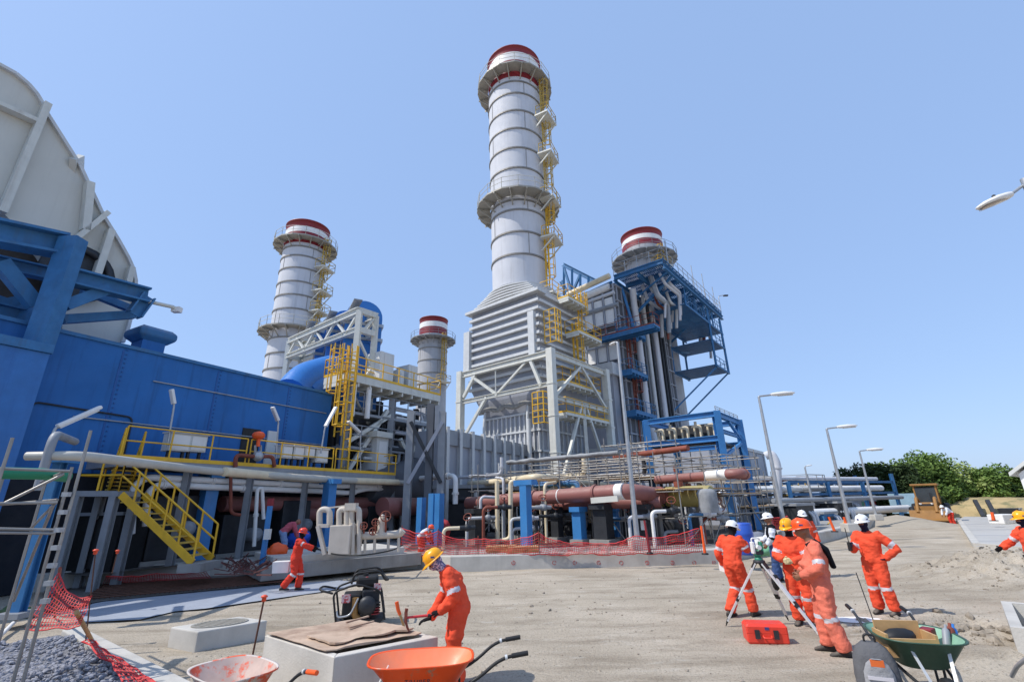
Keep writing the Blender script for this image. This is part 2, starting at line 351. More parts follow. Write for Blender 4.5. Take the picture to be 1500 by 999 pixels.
def stack(px_axis, dist, r0, r1, y0, ytop, yred, bands, plats, label, ladders=(), group='banded chimney stacks', clad=None, old=False):
    # heights are read where the near side of the shell is seen
    cx, cy = D(px_axis[0], px_axis[1], dist)[:2]; toward = V((-cx, -cy, 0)).normalized(); right = V((-toward.y, toward.x, 0)) * -1
    right = V((-toward.y, toward.x, 0));
    if right.x < 0: right = -right
    near = V((cx, cy, 0)) + toward * (r0 + r1) / 2
    zf = lambda y, x=px_axis[0]: Zat(x, y, near)
    zt = zf(ytop); zb = y0 if y0 < 60 and y0 >= 0 and isinstance(y0, float) else zf(y0)
    rad = lambda z: r0 + (r1 - r0) * (z - zb) / (zt - zb)
    root = thing('chimney_stack', label, 'chimney stack', (cx, cy, zb), group)
    cm = clad or M_clad
    zr = [zf(y) for y in yred]               # red/white/red limits from the top down
    MB().lathe([(rad(zb), zb), (rad(zr[2]), zr[2])], (cx, cy, 0), 40).build('shell', cm, root)
    MB().lathe([(rad(zr[2]) + .012, zr[2]), (rad(zr[1]) + .012, zr[1])], (cx, cy, 0), 40).build('red_stripe', M_red, root)
    MB().lathe([(rad(zr[1]) + .006, zr[1]), (rad(zr[0]) + .006, zr[0])], (cx, cy, 0), 40).build('white_stripe', M_white, root)
    MB().lathe([(rad(zr[0]) + .012, zr[0]), (rad(zt) + .012, zt), (rad(zt) + .1, zt), (rad(zt) + .1, zt + .12), (rad(zt) - .2, zt + .12), (rad(zt) - .2, zt - .6)], (cx, cy, 0), 40, caps=False).build('red_rim', M_red, root)
    rb = MB()
    for y in bands:
        z = zf(y); r = rad(z); rb.lathe([(r, z - .09), (r + .1, z - .08), (r + .1, z + .08), (r, z + .09)], (cx, cy, 0), 40, smooth=False, caps=False)
    for k, aa in enumerate((-2.0, -1.0, .35, 1.35)):                   # plate seams between the rings
        a = math.atan2(toward.y, toward.x) + aa
        for i, (ya, yb) in enumerate(zip(bands, bands[1:])):
            if (i + k) % 2: continue
            za, z2 = zf(yb), zf(ya); d = V((math.cos(a), math.sin(a), 0))
            rb.beam(V((cx, cy, za)) + d * (rad(za) + .012), V((cx, cy, z2)) + d * (rad(z2) + .012), .06, .03, up=d)
    rb.build('ring_stiffener', M_ring, root)
    for y, wdt in plats:
        z = zf(y); r = rad(z) + .1
        deck = MB().lathe([(r, z), (r + wdt, z), (r + wdt, z + .16), (r, z + .16)], (cx, cy, 0), 16, smooth=False, caps=False)
        for i in range(16):
            a = 2 * PI * (i + .5) / 16; d = V((math.cos(a), math.sin(a), 0)); c = V((cx, cy, 0))
            deck.beam(c + d * (r - .1) + V((0, 0, z - 1.0)), c + d * (r + wdt * .92) + V((0, 0, z - .06)), .1, .1)
            deck.beam(c + d * r + V((0, 0, z - .1)), c + d * (r + wdt) + V((0, 0, z - .1)), .08, .2)
        o = deck.build('ring_platform', M_plat if not old else M_grey, root)
        railing(o, ring_pts((cx, cy), r + wdt - .06, 16), z + .16, 1.15, M_steelwht if not old else M_grey, r=.028, closed=True, step=1.4)
    ra = math.atan2(toward.y, toward.x) ; sgn = 1 if right.dot(V((-math.sin(ra), math.cos(ra), 0))) > 0 else -1
    for ya, yb, ang, mt in ladders:
        a = ra + sgn * math.radians(ang); d = V((math.cos(a), math.sin(a), 0)); za, z2 = zf(yb), zf(ya); r = rad((za + z2) / 2)
        q = V((cx, cy, 0)) + d * (r + .35)
        L = ladder(root, q, za, z2 + 1.0, d, mt, rr=.06, w=.6)
        rest = MB(); s = V((-d.y, d.x, 0)); c = V((cx, cy, za))
        rest.hexa([c + d * (r + .05) - s * 1.3, c + d * (r + 1.5) - s * 1.3, c + d * (r + 1.5) + s * 1.1, c + d * (r + .05) + s * 1.1] + [c + d * (r + .05) - s * 1.3 + V((0, 0, .15)), c + d * (r + 1.5) - s * 1.3 + V((0, 0, .15)), c + d * (r + 1.5) + s * 1.1 + V((0, 0, .15)), c + d * (r + .05) + s * 1.1 + V((0, 0, .15))])
        for k in (-1.1, .9): rest.beam(c + d * (r + .05) + s * k - V((0, 0, 1.3)), c + d * (r + 1.4) + s * k, .1, .1)
        o = rest.build('rest_platform', M_steelwht, root)
        pp = [c + d * (r + .2) - s * 1.25, c + d * (r + 1.45) - s * 1.25, c + d * (r + 1.45) + s * 1.05, c + d * (r + .2) + s * 1.05]
        railing(o, pp, za + .15, 1.1, mt if mt is M_yellow else M_yellowold, r=.035)
    return root
stack((762, 412), 41.0, 2.68, 2.98, 412, 69, (77, 88.5, 113), [120, 137, 162, 188, 216, 245, 292, 306, 338, 370.5], [(106, 1.15), (286, 1.35)],
      'tallest silver ringed stack with red and white striped top standing on the louvred boiler', [(112, 168, 62, M_yellowold), (168, 222, 66, M_yellowold), (222, 288, 66, M_yellowold), (290, 345, 66, M_yellow), (345, 432, 58, M_yellow)])
stack((423, 545), 62.0, 2.86, 2.72, 0.0, 316, (325, 333, 350), [356, 370, 388.5, 409, 429, 450, 493, 516, 539, 560], [(346, 1.2), (480, 1.3)],
      'slender ringed stack with striped top rising behind the blue hall', [(345, 385, 48, M_yellowold), (385, 421, 48, M_yellowold), (421, 452, 48, M_yellowold), (452, 482, 45, M_yellowold)])
stack((633, 540), 84.0, 2.72, 2.6, 0.0, 463, (469.5, 477, 487), [495, 508, 526, 545, 560], [(494, 1.5)],
      'small grey stack with striped top behind the yellow railed platform', [(494, 560, 38, M_yellowold)], clad=M_cladold, old=True)
stack((943, 380), 62.0, 2.9, 2.82, 0.0, 333, (341, 347.5, 356), [366, 378, 395], [(371, 1.6)],
      'short visible stack top with stripes above the blue pipe platform', [(371, 395, 40, M_yellowold)], clad=M_cladold, old=True)

# ------------------------------------------------------------------ louvred boiler under the tallest stack
F1 = Fr((2.9, 33.88), 39.3)
boiler = thing('boiler_house', 'pale grey louvred boiler casing below the tallest stack', 'boiler', F1(4.3, 5.5))
ua, ub, wa, wb = .9, 8.0, 1.7, 9.2
def shell_rings(rows, m=0, mb=None):
    mb = mb or MB()
    mb.loft([[F1(u0, w1, z), F1(u0, w0, z), F1(u1, w0, z), F1(u1, w1, z)] for u0, u1, w0, w1, z in rows], m, True, False); return mb
bx = shell_rings([(ua + .6, ub, wa + .7, wb - 1.2, 0), (ua + .6, ub, wa + .7, wb - 1.2, 8.9), (ua + .1, ub, wa + .2, wb - .6, 10.3), (ua, ub, wa, wb, 11.4), (ua, ub, wa, wb, 18.7)])
bx.build('casing', M_hrsg, boiler)
hood = MB()
cs = F1(4.3, 5.9); top_z = Zat(762, 413, cs + V((0, -2.7, 0))); ns = 32
def sq(t):                                           # square to round
    a = 2 * PI * t; c, s = math.cos(a), math.sin(a); k = 1 / max(abs(c), abs(s)); return c * k, s * k
rows = []
for i in range(8):
    f = i / 7; z = 18.7 + (top_z - 18.7) * f; ring = []
    for j in range(ns):
        a = 2 * PI * j / ns; c, s = sq(j / ns)
        u = (ua + ub) / 2 + c * (ub - ua) / 2; w = (wa + wb) / 2 + s * (wb - wa) / 2
        p = F1(u, w, z); q = cs + (F1.U * math.cos(a) + F1.W * math.sin(a)) * 2.7; q.z = z
        ring.append(p.lerp(q, f ** 1.1))
    rows.append(ring)
hood.loft([list(reversed(r)) for r in rows], 0, True, False)
hood.build('hood', mat('hood_paint', (132, 135, 144), .6, var=.1, streak=.3, sc=(100, 98, 96)), boiler)
hr = MB()
for r in rows[1:-1:1]:
    cen = sum(r, V((0, 0, 0))) / ns; o = [(p - cen).normalized() for p in r]
    hr.loft([[p + d * .02 - V((0, 0, .06)) for p, d in zip(r, o)], [p + d * .34 - V((0, 0, .06)) for p, d in zip(r, o)], [p + d * .34 + V((0, 0, .06)) for p, d in zip(r, o)], [p + d * .02 + V((0, 0, .06)) for p, d in zip(r, o)]], 0, False, False)
hr.build('hood_stiffener', M_rib, boiler)
lv = MB()
z = 11.4
while z < 18.9:                                       # horizontal louvre blades and stiffeners on both seen sides
    lv.fbox(F1, ua - .3, ua, wa - .3, wb + .1, z, z + .1); lv.fbox(F1, ua - .3, ua - .22, wa - .3, wb + .1, z + .1, z + .24)
    lv.fbox(F1, ua, ub, wa - .3, wa, z, z + .1); lv.fbox(F1, ua, ub, wa - .3, wa - .22, z + .1, z + .24)
    z += .72
lv.build('horizontal_stiffener', M_rib, boiler)
MB().fbox(F1, ua - .5, ua - .02, wa + .1, wa + .7, 12.8, 17.0).build('corner_post', M_rib, boiler)
MB().fbox(F1, ua - .5, ua - .02, wb - .1, wb + .6, 13.2, 17.0).build('corner_post', M_rib, boiler)
MB().fbox(F1, ua - .62, ua + .6, wa - .55, wb + .35, 18.62, 18.86).build('eaves_ledge', M_rib, boiler)
vr = MB()
for i in range(13):
    w = wa + .7 + (wb - 1.2 - wa - .7) * i / 12; vr.fbox(F1, ua + .44, ua + .6, w - .05, w + .05, 0, 8.85)
for i in range(10):
    u = ua + .8 + (ub - ua - .8) * i / 9; vr.fbox(F1, u - .05, u + .05, wa + .54, wa + .7, 0, 8.85)
for zz in (2.4, 4.2, 5.8, 7.4, 8.8):
    vr.fbox(F1, ua + .38, ua + .6, wa + .48, wb - 1.15, zz, zz + .14); vr.fbox(F1, ua + .45, ub, wa + .48, wa + .7, zz, zz + .14)
vr.build('vertical_stiffener', M_rib, boiler)
for w in (3.0, 7.6): MB().tube(arcpath([F1(.75, w, 3), F1(.75, w, 8.4), F1(.95, w, 9.6)], .3), .11).build('drain_pipe', M_rib, boiler)
MB().tube(arcpath([F1(.4, 2.1, 3.2), F1(.4, 2.6, 3.9), F1(.4, 2.6, 8.2)], .3), .16).build('drain_pipe', M_rib, boiler)
# the steel frame around it
frame = thing('boiler_support_frame', 'pale painted steel frame of big box columns around the louvred boiler', 'steel frame', F1(0, 0))
ZT, ZM, ZL = 13.2, 10.45, 9.45
for u, w in ((0, 0), (0, 9.69), (8.45, 0)):
    cb = MB().fbox(F1, u - .27, u + .27, w - .27, w + .27, 0, ZT)
    for zz in (3, 5.4, 8, 10.4): cb.fbox(F1, u - .31, u + .31, w - .31, w + .31, zz, zz + .12)
    cb.build('column', M_steelwht, frame)
bm = MB(); 
bm.ibeam(F1(0, .37, ZT - .35), F1(0, 9.32, ZT - .35), .32, .5); bm.build('beam', M_steelwht, frame)
MB().ibeam(F1(0, .37, ZM), F1(0, 9.32, ZM), .28, .34).build('beam', M_steelwht, frame)
MB().ibeam(F1(.37, 0, ZT - .35), F1(8.08, 0, ZT - .35), .3, .46).build('beam', M_steelwht, frame)
MB().ibeam(F1(.37, 0, ZL), F1(8.08, 0, ZL), .28, .32).build('beam', M_steelwht, frame)
def br(p, q, w=.26): MB().beam(p, q, w * .72, w * .72).build('brace', M_steelwht, frame)
br(F1(0, 1.0, ZM), F1(0, 1.9, ZT - .6), .34); br(F1(0, 2.4, ZT - .6), F1(0, 5.6, ZM), .22); br(F1(0, 5.4, ZM), F1(0, 8.4, ZT - .6), .3)
br(F1(0, 9.3, ZM + .4), F1(0, 7.9, ZT - .6), .34); br(F1(0, 5.6, ZM), F1(0, 5.6, ZT - .6), .14); br(F1(0, 9.4, 7.2), F1(0, 6.6, ZM), .3)
br(F1(.4, 0, ZL + .2), F1(4.2, 0, ZT - .6), .28); br(F1(4.4, 0, ZT - .6), F1(8.0, 0, ZL + .2), .28); br(F1(4.3, 0, 3.0), F1(4.3, 0, ZL), .36)
br(F1(.5, 0, 3.2), F1(4.0, 0, ZL), .28); br(F1(4.6, 0, ZL), F1(8.0, 0, 3.0), .28)
tpm = MB()
tpm.tube([F1(.9, 2.0 + i * .42, 9.55 - .12 * math.sin(i * 1.4) + .1 * noise.noise(V((i, 2, 0)))) for i in range(16)], [.2 + .1 * noise.noise(V((i * .8, 0, 1))) for i in range(16)], 8)
tag(tpm.build('insulation_roll', mat('dusty_wrap', (138, 136, 132), .9, var=.3, vs=3, bump=.4, bs=12)), 'grey wrapped insulation sagging along the boiler throat behind the frame', 'insulation wrap')
# yellow access platforms on the right hand side and the caged stair down the casing
def platform(name, label, F, u0, u1, w0, w1, z, sides, mt=M_yellow, deck_m=M_steelwht, th=.22, rail_h=1.15, group=None, legs=()):
    p = thing(name, label, 'platform', F((u0 + u1) / 2, (w0 + w1) / 2, z - th), group)
    d = MB().fbox(F, u0, u1, w0, w1, z - th, z); 
    k = int((u1 - u0) / .9) + 1
    for i in range(k + 1): u = u0 + .06 + (u1 - u0 - .12) * i / k; d.fbox(F, u - .05, u + .05, w0 + .04, w1 - .04, z - th - .22, z - th - .002)
    d.build('deck', deck_m, p)
    C = {'a': (F(u0, w1), F(u0, w0)), 'b': (F(u0, w0), F(u1, w0)), 'c': (F(u1, w0), F(u1, w1)), 'd': (F(u1, w1), F(u0, w1))}
    tb = MB()
    for s in sides:
        a, c = C[s]; q = V((0, 0, z + .06)); tb.beam(a + q, c + q, .03, .13)
        railing(p, [a, c], z, rail_h, mt, r=.032, step=1.2)
    tb.build('toe_board', mt, p)
    return p
for i, (u0, u1, w0, w1, z, s, lb) in enumerate(((1.6, 8.6, -.1, 1.35, 8.55, 'abc', 'yellow railed walkway low on the shaded side of the boiler frame'),
        (2.2, 8.2, .45, 1.35, 11.2, 'abc', 'yellow railed walkway crossing behind the diagonal braces of the boiler frame'),
        (4.4, 8.3, .0, 1.35, 15.9, 'abc', 'upper yellow railed landing on the louvred boiler side'),
        (3.6, 6.8, .3, 1.4, 18.9, 'abc', 'topmost yellow landing at the foot of the tall stack'))):
    platform('access_platform', lb, F1, u0, u1, w0, w1, z, s, group='yellow railed landings on the boiler')
cgs = thing('access_ladder', 'yellow caged ladder climbing the boiler side up to the stack', 'ladder', F1(5.2, .6, 11.2))
ladder(cgs, F1(5.2, .95), 11.2, 16.9, -F1.W, M_yellow, rr=.055, w=.6); ladder(cgs, F1(6.4, .95), 15.9, 20.2, -F1.W, M_yellow, rr=.055, w=.6)
for u0, u1, w0, w1, z0, z1, lb in ((-.5, .9, .5, 1.5, 7.6, 9.9, 'lower'), (1.2, 2.0, .2, 1.3, 14.2, 17.0, 'upper')):
    cb = MB()
    for z in [z0 + (z1 - z0) * i / 5 for i in range(6)]:
        cb.tube([F1(u0, w1, z), F1(u0, w0, z), F1(u1, w0, z)], .045, 4)
    for u, w in [(u0, w1), (u0, (w0 + w1) / 2), (u0, w0), ((u0 + u1) / 2, w0), (u1, w0)]: cb.tube([F1(u, w, z0), F1(u, w, z1)], .045, 4)
    tag(cb.build('ladder_enclosure', M_yellow), lb + ' yellow barred cage around a ladder head beside the near frame column', 'safety cage')


# ------------------------------------------------------------------ second boiler with the blue pipe platform
c2 = D(970, 378, 44); F2 = Fr((c2.x, c2.y), 39.3); ZP = c2.z
b2 = thing('boiler_house', 'dark weathered boiler with pale pipes down its shaded side under the blue platform', 'boiler', F2(9, 3))
B0 = D(914, 560, 45.5); du = (B0 - F2.o).dot(F2.U); dw = (B0 - F2.o).dot(F2.W)
u0, w0 = du, dw; u1, w1 = u0 + 13.8, w0 + 12
MB().fbox(F2, u0, u1, w0, w1, 0, ZP - 1.2).build('casing', M_hrsgdark, b2)
pn = MB()
for i in range(6):
    for j in range(2):
        wv = w0 + .3 + i * 1.25; zz = ZP - 9.4 + j * 3.4 + (0 if j == 0 else .4); pn.fbox(F2, u0 - .06, u0 - .002, wv, wv + .95, zz, zz + 2.9)
pn.build('insulation_panel', M_white, b2)
MB().fbox(F2, u0 - 1.5, u0 - .01, w0 + .3, w0 + 11, ZP - 11.2, ZP - 10).build('ledge', M_rib, b2)
MB().fbox(F2, u0 - 1.1, u0 - .01, w0 + .6, w0 + 11, 0, ZP - 11.2).build('lower_casing', M_hrsg, b2)
st = MB()
for i in range(13): u = u0 + .3 + i * (u1 - u0 - .5) / 12; st.fbox(F2, u - .06, u + .06, w0 - .14, w0 - .002, 0, ZP - 1.3)
for i in range(14): zz = 1.2 + i * 1.7; st.fbox(F2, u0, u1, w0 - .2, w0 - .003, zz, zz + .12)
for i in range(9): w = w0 + .1 + i * 1.25; st.fbox(F2, u0 - .2, u0 - .001, w - .07, w + .07, ZP - 10, ZP - 1.3)
for i in range(5): zz = ZP - 9.9 + i * 2; st.fbox(F2, u0 - .26, u0 - .001, w0, w0 + 10, zz, zz + .1)
st.build('stiffener', M_hrsg, b2)
bplat = thing('pipe_platform', 'blue steel platform with railings and hanging pipework high on the dark boiler', 'platform', F2(8, 2.5, ZP))
UL = (W(1057, 460, F2.o, 39.3) - F2.o).to_2d().length; WL = (W(899, 402, F2.o, -50.7) - F2.o).to_2d().length
gr = MB()
for i in range(int(WL / .2) + 1): w = WL * i / int(WL / .2); gr.fbox(F2, .02, UL - .02, w - .055, w + .055, ZP - .08, ZP)
for i in range(int(UL / .9) + 1): u = UL * i / int(UL / .9); gr.fbox(F2, u - .06, u + .06, 0, WL, ZP - .14, ZP - .083)
gr.build('grating', M_bluesteel, bplat)
for u in [UL * k / 7 for k in range(8)]: MB().ibeam(F2(u, 0, ZP - .4), F2(u, WL, ZP - .4), .3, .5).build('cross_beam', M_bluesteel, bplat)
for w in (0, WL * .5, WL): MB().ibeam(F2(0, w, ZP - .9), F2(UL, w, ZP - .9), .3, .5).build('girder', M_bluesteel, bplat)
railing(bplat, [F2(0, WL), F2(0, 0), F2(UL, 0), F2(UL, WL)], ZP, 1.2, M_galv, r=.03)
for u in [UL * k for k in (.12, .4, .7)]: MB().beam(F2(u, 0, ZP - 1.1), F2(u + .6, w0, ZP - 4.2), .22, .22).build('brace', M_bluesteel, bplat)
for u in [UL * k for k in (.1, .5, .7, .9)]: MB().tube([F2(u, .1, ZP), F2(u, .1, ZP + 2.4 + RND.random())], .045, 5).build('antenna_post', M_galv, bplat)
dk2 = thing('lower_gallery', 'blue railed gallery slung under the pipe platform among the hanging pipes', 'gallery', F2(UL * .6, .6, ZP - 3))
f = MB()
for i in range(int(UL * .68 / .24)): f.fbox(F2, UL * .3 + i * .24, UL * .3 + i * .24 + .15, .15, max(.9, w0 - .3), ZP - 3.06, ZP - 2.98)
for w in (.2, max(.85, w0 - .35)): f.fbox(F2, UL * .3, UL - .3, w - .07, w + .07, ZP - 3.25, ZP - 3.063)
f.build('deck', M_bluesteel, dk2); railing(dk2, [F2(UL * .3, .2), F2(UL - .35, .2)], ZP - 2.98, 1.1, M_bluesteel, r=.035, step=.9)
for k in range(5): MB().beam(F2(UL * (.32 + .16 * k), .25, ZP - 3), F2(UL * (.32 + .16 * k), .25, ZP - 1.1), .14).build('hanger', M_bluesteel, dk2)
for k in range(6): MB().beam(F2(UL * (.05 + .15 * k), .1, ZP - 1.2), F2(UL * (.14 + .15 * k), w0, ZP - 2.6), .13).build('brace', M_bluesteel, bplat)
# hung gantry cage on its far end
gy = thing('hanging_gantry', 'blue open steel cage hung under the far end of the pipe platform', 'gantry', F2(UL - 4.5, 1.2, ZP - 9))
for u in (UL - 5.6, UL - .8):
    for w in (.2, w0 - .1): MB().beam(F2(u, w, ZP - 8.4), F2(u, w, ZP - 1.2), .2, .2).build('hanger', M_bluesteel, gy)
for zz in (ZP - 8.3, ZP - 5.2):
    f = MB()
    for i in range(25): f.fbox(F2, UL - 5.7 + i * .2, UL - 5.58 + i * .2, .1, w0 - .05, zz + .06, zz + .14)
    for w in (.15, w0 - .2): f.fbox(F2, UL - 5.7, UL - .7, w - .08, w + .08, zz - .1, zz + .057)
    f.build('deck', M_bluesteel, gy)
    railing(gy, [F2(UL - 5.6, .15), F2(UL - .75, .15), F2(UL - .75, w0 - .15)], zz + .14, 1.1, M_bluesteel, r=.035)
for u in (UL - 5.2, UL - 1): MB().beam(F2(u, .2, ZP - 8.3), F2(u - 3, w0, ZP - 13.5), .18, .18).build('brace', M_bluesteel, gy)
# small blue landings on the corner, with ladders
for i, (yy, lb, ex) in enumerate(((482, 'blue landing on the dark boiler corner just below the pipe platform', 3.2), (544, 'blue landing halfway up the dark boiler corner', 2.6), (604, 'lowest blue landing on the dark boiler corner', 3.6))):
    zz = D(916, yy, 44.5).z
    platform('corner_landing', lb, F2, u0 - 1.0, u0 + ex, w0 - 1.4, w0 - .16, zz, 'abc', mt=M_bluesteel, deck_m=M_bluesteel, group='blue landings on the dark boiler corner')
lad = thing('corner_ladder', 'rust red ladders linking the blue landings on the dark boiler', 'ladder', F2(u0 + 1, w0 - .5, 8))
for k, (ya, yb) in enumerate(((484, 544), (546, 604))): ladder(lad, F2(u0 + .8 + k * .5, w0 - .45), D(916, yb, 44.5).z, D(916, ya, 44.5).z, -F2.W, M_rust, rr=.06, w=.6)
# pale down pipes
dp = [(955, 3.0, .34, 'wide silver pipe with a dog-leg running down the dark boiler face'), (975, 5.4, .2, 'thin pale pipe beside the dog-leg pipe on the dark boiler'), (1000, 7.6, .26, 'straight silver pipe near the far edge of the dark boiler'), (985, 6.4, .14, 'slim dark pipe between the silver pipes on the boiler face')]
for k, (x, u, r, lb) in enumerate(dp):
    pts = [F2(u0 + u - 1.2, w0 - 1.2, ZP - 1.6), F2(u0 + u - .4, w0 - .8, ZP - 3.2), F2(u0 + u, w0 - .7, ZP - 5), F2(u0 + u, w0 - .7, 9.5)]
    pts += [F2(u0 + u + .9, w0 - .7, 8.2), F2(u0 + u + .9, w0 - .7, 3.5)] if k == 0 else [F2(u0 + u, w0 - .7, 3.5)]
    o = MB().tube(arcpath(pts, .8), r, 10).build('down_pipe', [M_clad, M_rib, M_clad, M_dark][k]); tag(o, lb, 'pipe', 'pipes down the dark boiler face')
for k in range(6):
    tag(MB().tube([F2(u0 + 1.6 + k * 1.9, w0 - .32, 3 + k % 3), F2(u0 + 1.6 + k * 1.9, w0 - .32, ZP - 2.5 - k % 2)], .07 + .03 * (k % 3), 7).build('thin_pipe', [M_rust, M_clad, M_grey][k % 3]), 'thin upright pipe between the big down pipes on the dark boiler', 'pipe', 'thin pipes on the dark boiler face')
for k, (u, ln) in enumerate(((9.8, 0), (10.6, 0))):
    o = MB().tube([F2(u0 + u, w0 - .4, 3), F2(u0 + u, w0 - .4, ZP - 2)], .16, 8).build('down_pipe', M_dark); tag(o, ['dark pipe at the far edge of the weathered boiler', 'outermost dark pipe on the weathered boiler edge'][k], 'pipe', 'pipes down the dark boiler face')
# pipe tangle hung under the platform
for k in range(16):
    r = .12 + .14 * RND.random(); w = .4 + RND.random() * (w0 - .2 if w0 > 1 else 1); ua_ = .6 + RND.random() * (UL - 4); ub_ = min(UL - .3, ua_ + 1.5 + RND.random() * 4); zz = ZP - 1.5 - RND.random() * 1.6
    o = MB().tube(arcpath([F2(ua_, w + .4, ZP - .6), F2(ua_, w, zz), F2(ub_, w, zz), F2(ub_, w + .3, zz - 1.6 - RND.random() * 2)], .5), r, 8).build('hung_pipe', [M_clad, M_rib, M_rust, M_clad, M_grey][k % 5])
    tag(o, 'bent pipe hung among others under the blue platform', 'pipe', 'pipes hung under the blue platform')
# bridge of pipes between the two boilers
pb = thing('pipe_bridge', 'pale pipes and blue steelwork bridging the gap between the two boilers', 'pipe bridge', F2(0, WL + 4, ZP - 3))
for k, (a, c, r, mt) in enumerate((((832, 432), (893, 404), .32, M_cream), ((845, 440), (893, 420), .4, M_white), ((836, 452), (900, 428), .2, M_clad), ((838, 466), (905, 446), .26, M_grey))):
    MB().tube([W(*a, F2(-.6, 0), -50.7), W(*c, F2(-.6, 0), -50.7)], r, 10).build('pipe', mt, pb)
for k, (a, c, s) in enumerate((((833, 443), (897, 414), .35), ((835, 474), (905, 455), .5), ((825, 388), (872, 412), .5), ((822, 412), (832, 432), .4))):
    MB().ibeam(W(*a, F2(-.2 - (k > 1) * -3, 0), -50.7), W(*c, F2(-.2 - (k > 1) * -3, 0), -50.7), s * .7, s).build('beam', M_bluesteel, pb)
for x0, y0, x1, y1 in ((826, 392, 826, 432), (838, 395, 838, 430), (850, 402, 850, 424), (826, 392, 838, 430), (850, 402, 838, 430), (862, 406, 862, 420), (880, 455, 880, 500), (902, 405, 915, 510), (910, 420, 934, 500), (889, 425, 889, 470)):
    MB().beam(W(x0, y0, F2(1.0, 0), -50.7), W(x1, y1, F2(1.0, 0), -50.7), .25, .25).build('brace', M_bluesteel if x0 != 889 else M_rust, pb)
fl = MB().box(F2(0, WL + 6, ZP - 5.2), (1, 1, 1)).v
platform('access_platform', 'green and blue slatted landing between the boilers below the pipe bridge', F2, -1.6, -.2, WL * .2, WL + 2.0, D(880, 490, 44.5).z, 'ab', mt=M_rust, deck_m=M_bluesteel)
lampm = thing('platform_lamp', 'small lamp on a crooked arm at the outer end of the blue platform', 'lamp', F2(UL, 0, ZP))
MB().tube(arcpath([F2(UL, 0, ZP), F2(UL, 0, ZP + 2.2), F2(UL + .9, -.5, ZP + 2.5)], .3), .05, 6).build('arm', M_galv, lampm)
MB().box(F2(UL + 1.2, -.6, ZP + 2.5), (.6, .25, .16)).build('lamp_head', M_dark, lampm)

# ------------------------------------------------------------------ ribbed turbine exhaust duct in front of the boiler
E0 = D(655, 628, 27.6); E1 = W(772, 650, E0, 29); FD = Fr((E1.x, E1.y), 29)
duct = thing('exhaust_duct', 'long grey exhaust duct with deep vertical ribs leading to the louvred boiler', 'duct', FD(-10, 2))
q0 = W(655, 628, FD.o, 29); q1 = W(772, 650, FD.o, 29); LD = -(q0 - FD.o).dot(FD.U); zd = (q0.z + q1.z) / 2
MB().fbox(FD, -LD, 3.5, .25, 6, 0, zd).build('casing', M_hrsg, duct)
rb = MB()
for i in range(11): u = -LD + .1 + i * (LD + 3) / 10; rb.fbox(FD, u - .06, u + .06, .0, .25, 0, zd + .12); rb.fbox(FD, u - .13, u + .13, -.04, 0, 0, zd + .12)
rb.build('rib', M_rib, duct)
def dring(u, r, z):
    return [FD(u, 2.6 + r * max(-1, min(1, 1.0 * math.cos(a))), z + r * math.sin(a)) for a in [2 * PI * k / 20 for k in range(20)]]
dfc = MB().loft([dring(-LD, min(1.7, zd / 2 - .1), zd / 2), dring(-LD - 1.2, 1.35, zd / 2), dring(-LD - 3.4, .8, zd / 2)], 0, True, True)
dfc.build('expansion_cone', M_hrsgdark, duct)
MB().fbox(FD, -LD - .3, 3.5, .1, .24, zd - .9, zd - .02).build('top_flange', M_grey, duct)
dsp = thing('duct_support', 'dark steel columns and brace standing at the open end of the exhaust duct', 'support', D(620, 700, 25.5).to_2d().to_3d())
for x in (598, 628, 646):
    p = D(x, 700, 25.6); p.z = 0; MB().ibeam(p, V((p.x, p.y, zd + .6 + .4 * (x == 628))), .36, .4).build('column', M_grey if x != 628 else M_hrsgdark, dsp)
for a, c in ((598, 646), (646, 598)): MB().beam(V((*D(a, 690, 25.4)[:2], 3.2)), V((*D(c, 690, 25.4)[:2], zd)), .18).build('brace', M_dark if a > 600 else M_hrsg, dsp)
# ------------------------------------------------------------------ blue turbine hall
AZ = 27.5
ZD = 3.7                                         # height of the walkway deck
HW = Fr((-13.85, 15.85), AZ)                       # u along the wall away from the eye, w into the hall
wu = lambda x, y, off=0: ((W(x, y, HW(0, off), AZ) - HW.o).dot(HW.U), W(x, y, HW(0, off), AZ).z)
uT0, zT0 = wu(83, 486); uT1, zT1 = wu(480, 577); ZH = (zT0 + zT1) / 2
hall = thing('turbine_hall', 'long blue metal clad turbine hall behind the yellow railed walkway', 'building', HW(5, 8))
wl = MB().fbox(HW, uT0 - 2.2, uT1 + .3, 0, 16, 0, ZH); wl.build('wall', M_blue, hall)
MB().fbox(HW, uT0 - 1, uT1 + .32, -.06, .1, 0, 3.35).build('base_wall', mat('dark_base_wall', (20, 26, 38), .7, var=.2, vs=1), hall)  # near-black panel standing in for the deep shade under the walkway
sm = MB()
for i in range(4): u = uT0 + 1.9 + i * 3.4; sm.fbox(HW, u - .03, u + .03, -.012, 0.004, .2, ZH - .1)
for i in range(4):
    u = uT0 + 1.9 + i * 3.4
    for k in range(26): sm.fbox(HW, u + .08, u + .125, -.035, -.0125, 3.6 + k * .16, 3.645 + k * .16)
sm.build('panel_seam', mat('seam_blue', (20, 82, 148), .5), hall)
MB().fbox(HW, uT0 - 2.2, uT1 + .34, -.07, .3, ZH - .02, ZH + .1).build('roof_edge', M_bluesteel, hall)
for zz in (5.1, 6.7):
    MB().tube([HW(uT0 + 3 if zz > 6 else uT0 + 1, -.05, zz), HW(uT1, -.05, zz)], .025, 5).build('conduit', M_galv, hall)
MB().tube(arcpath([HW(-2.0, -.04, 3.9), HW(-2.0, -.04, 5.4), HW(.7, -.04, 5.3), HW(.7, -.04, 3.9)], .2), .03, 5).build('conduit', M_dark, hall)
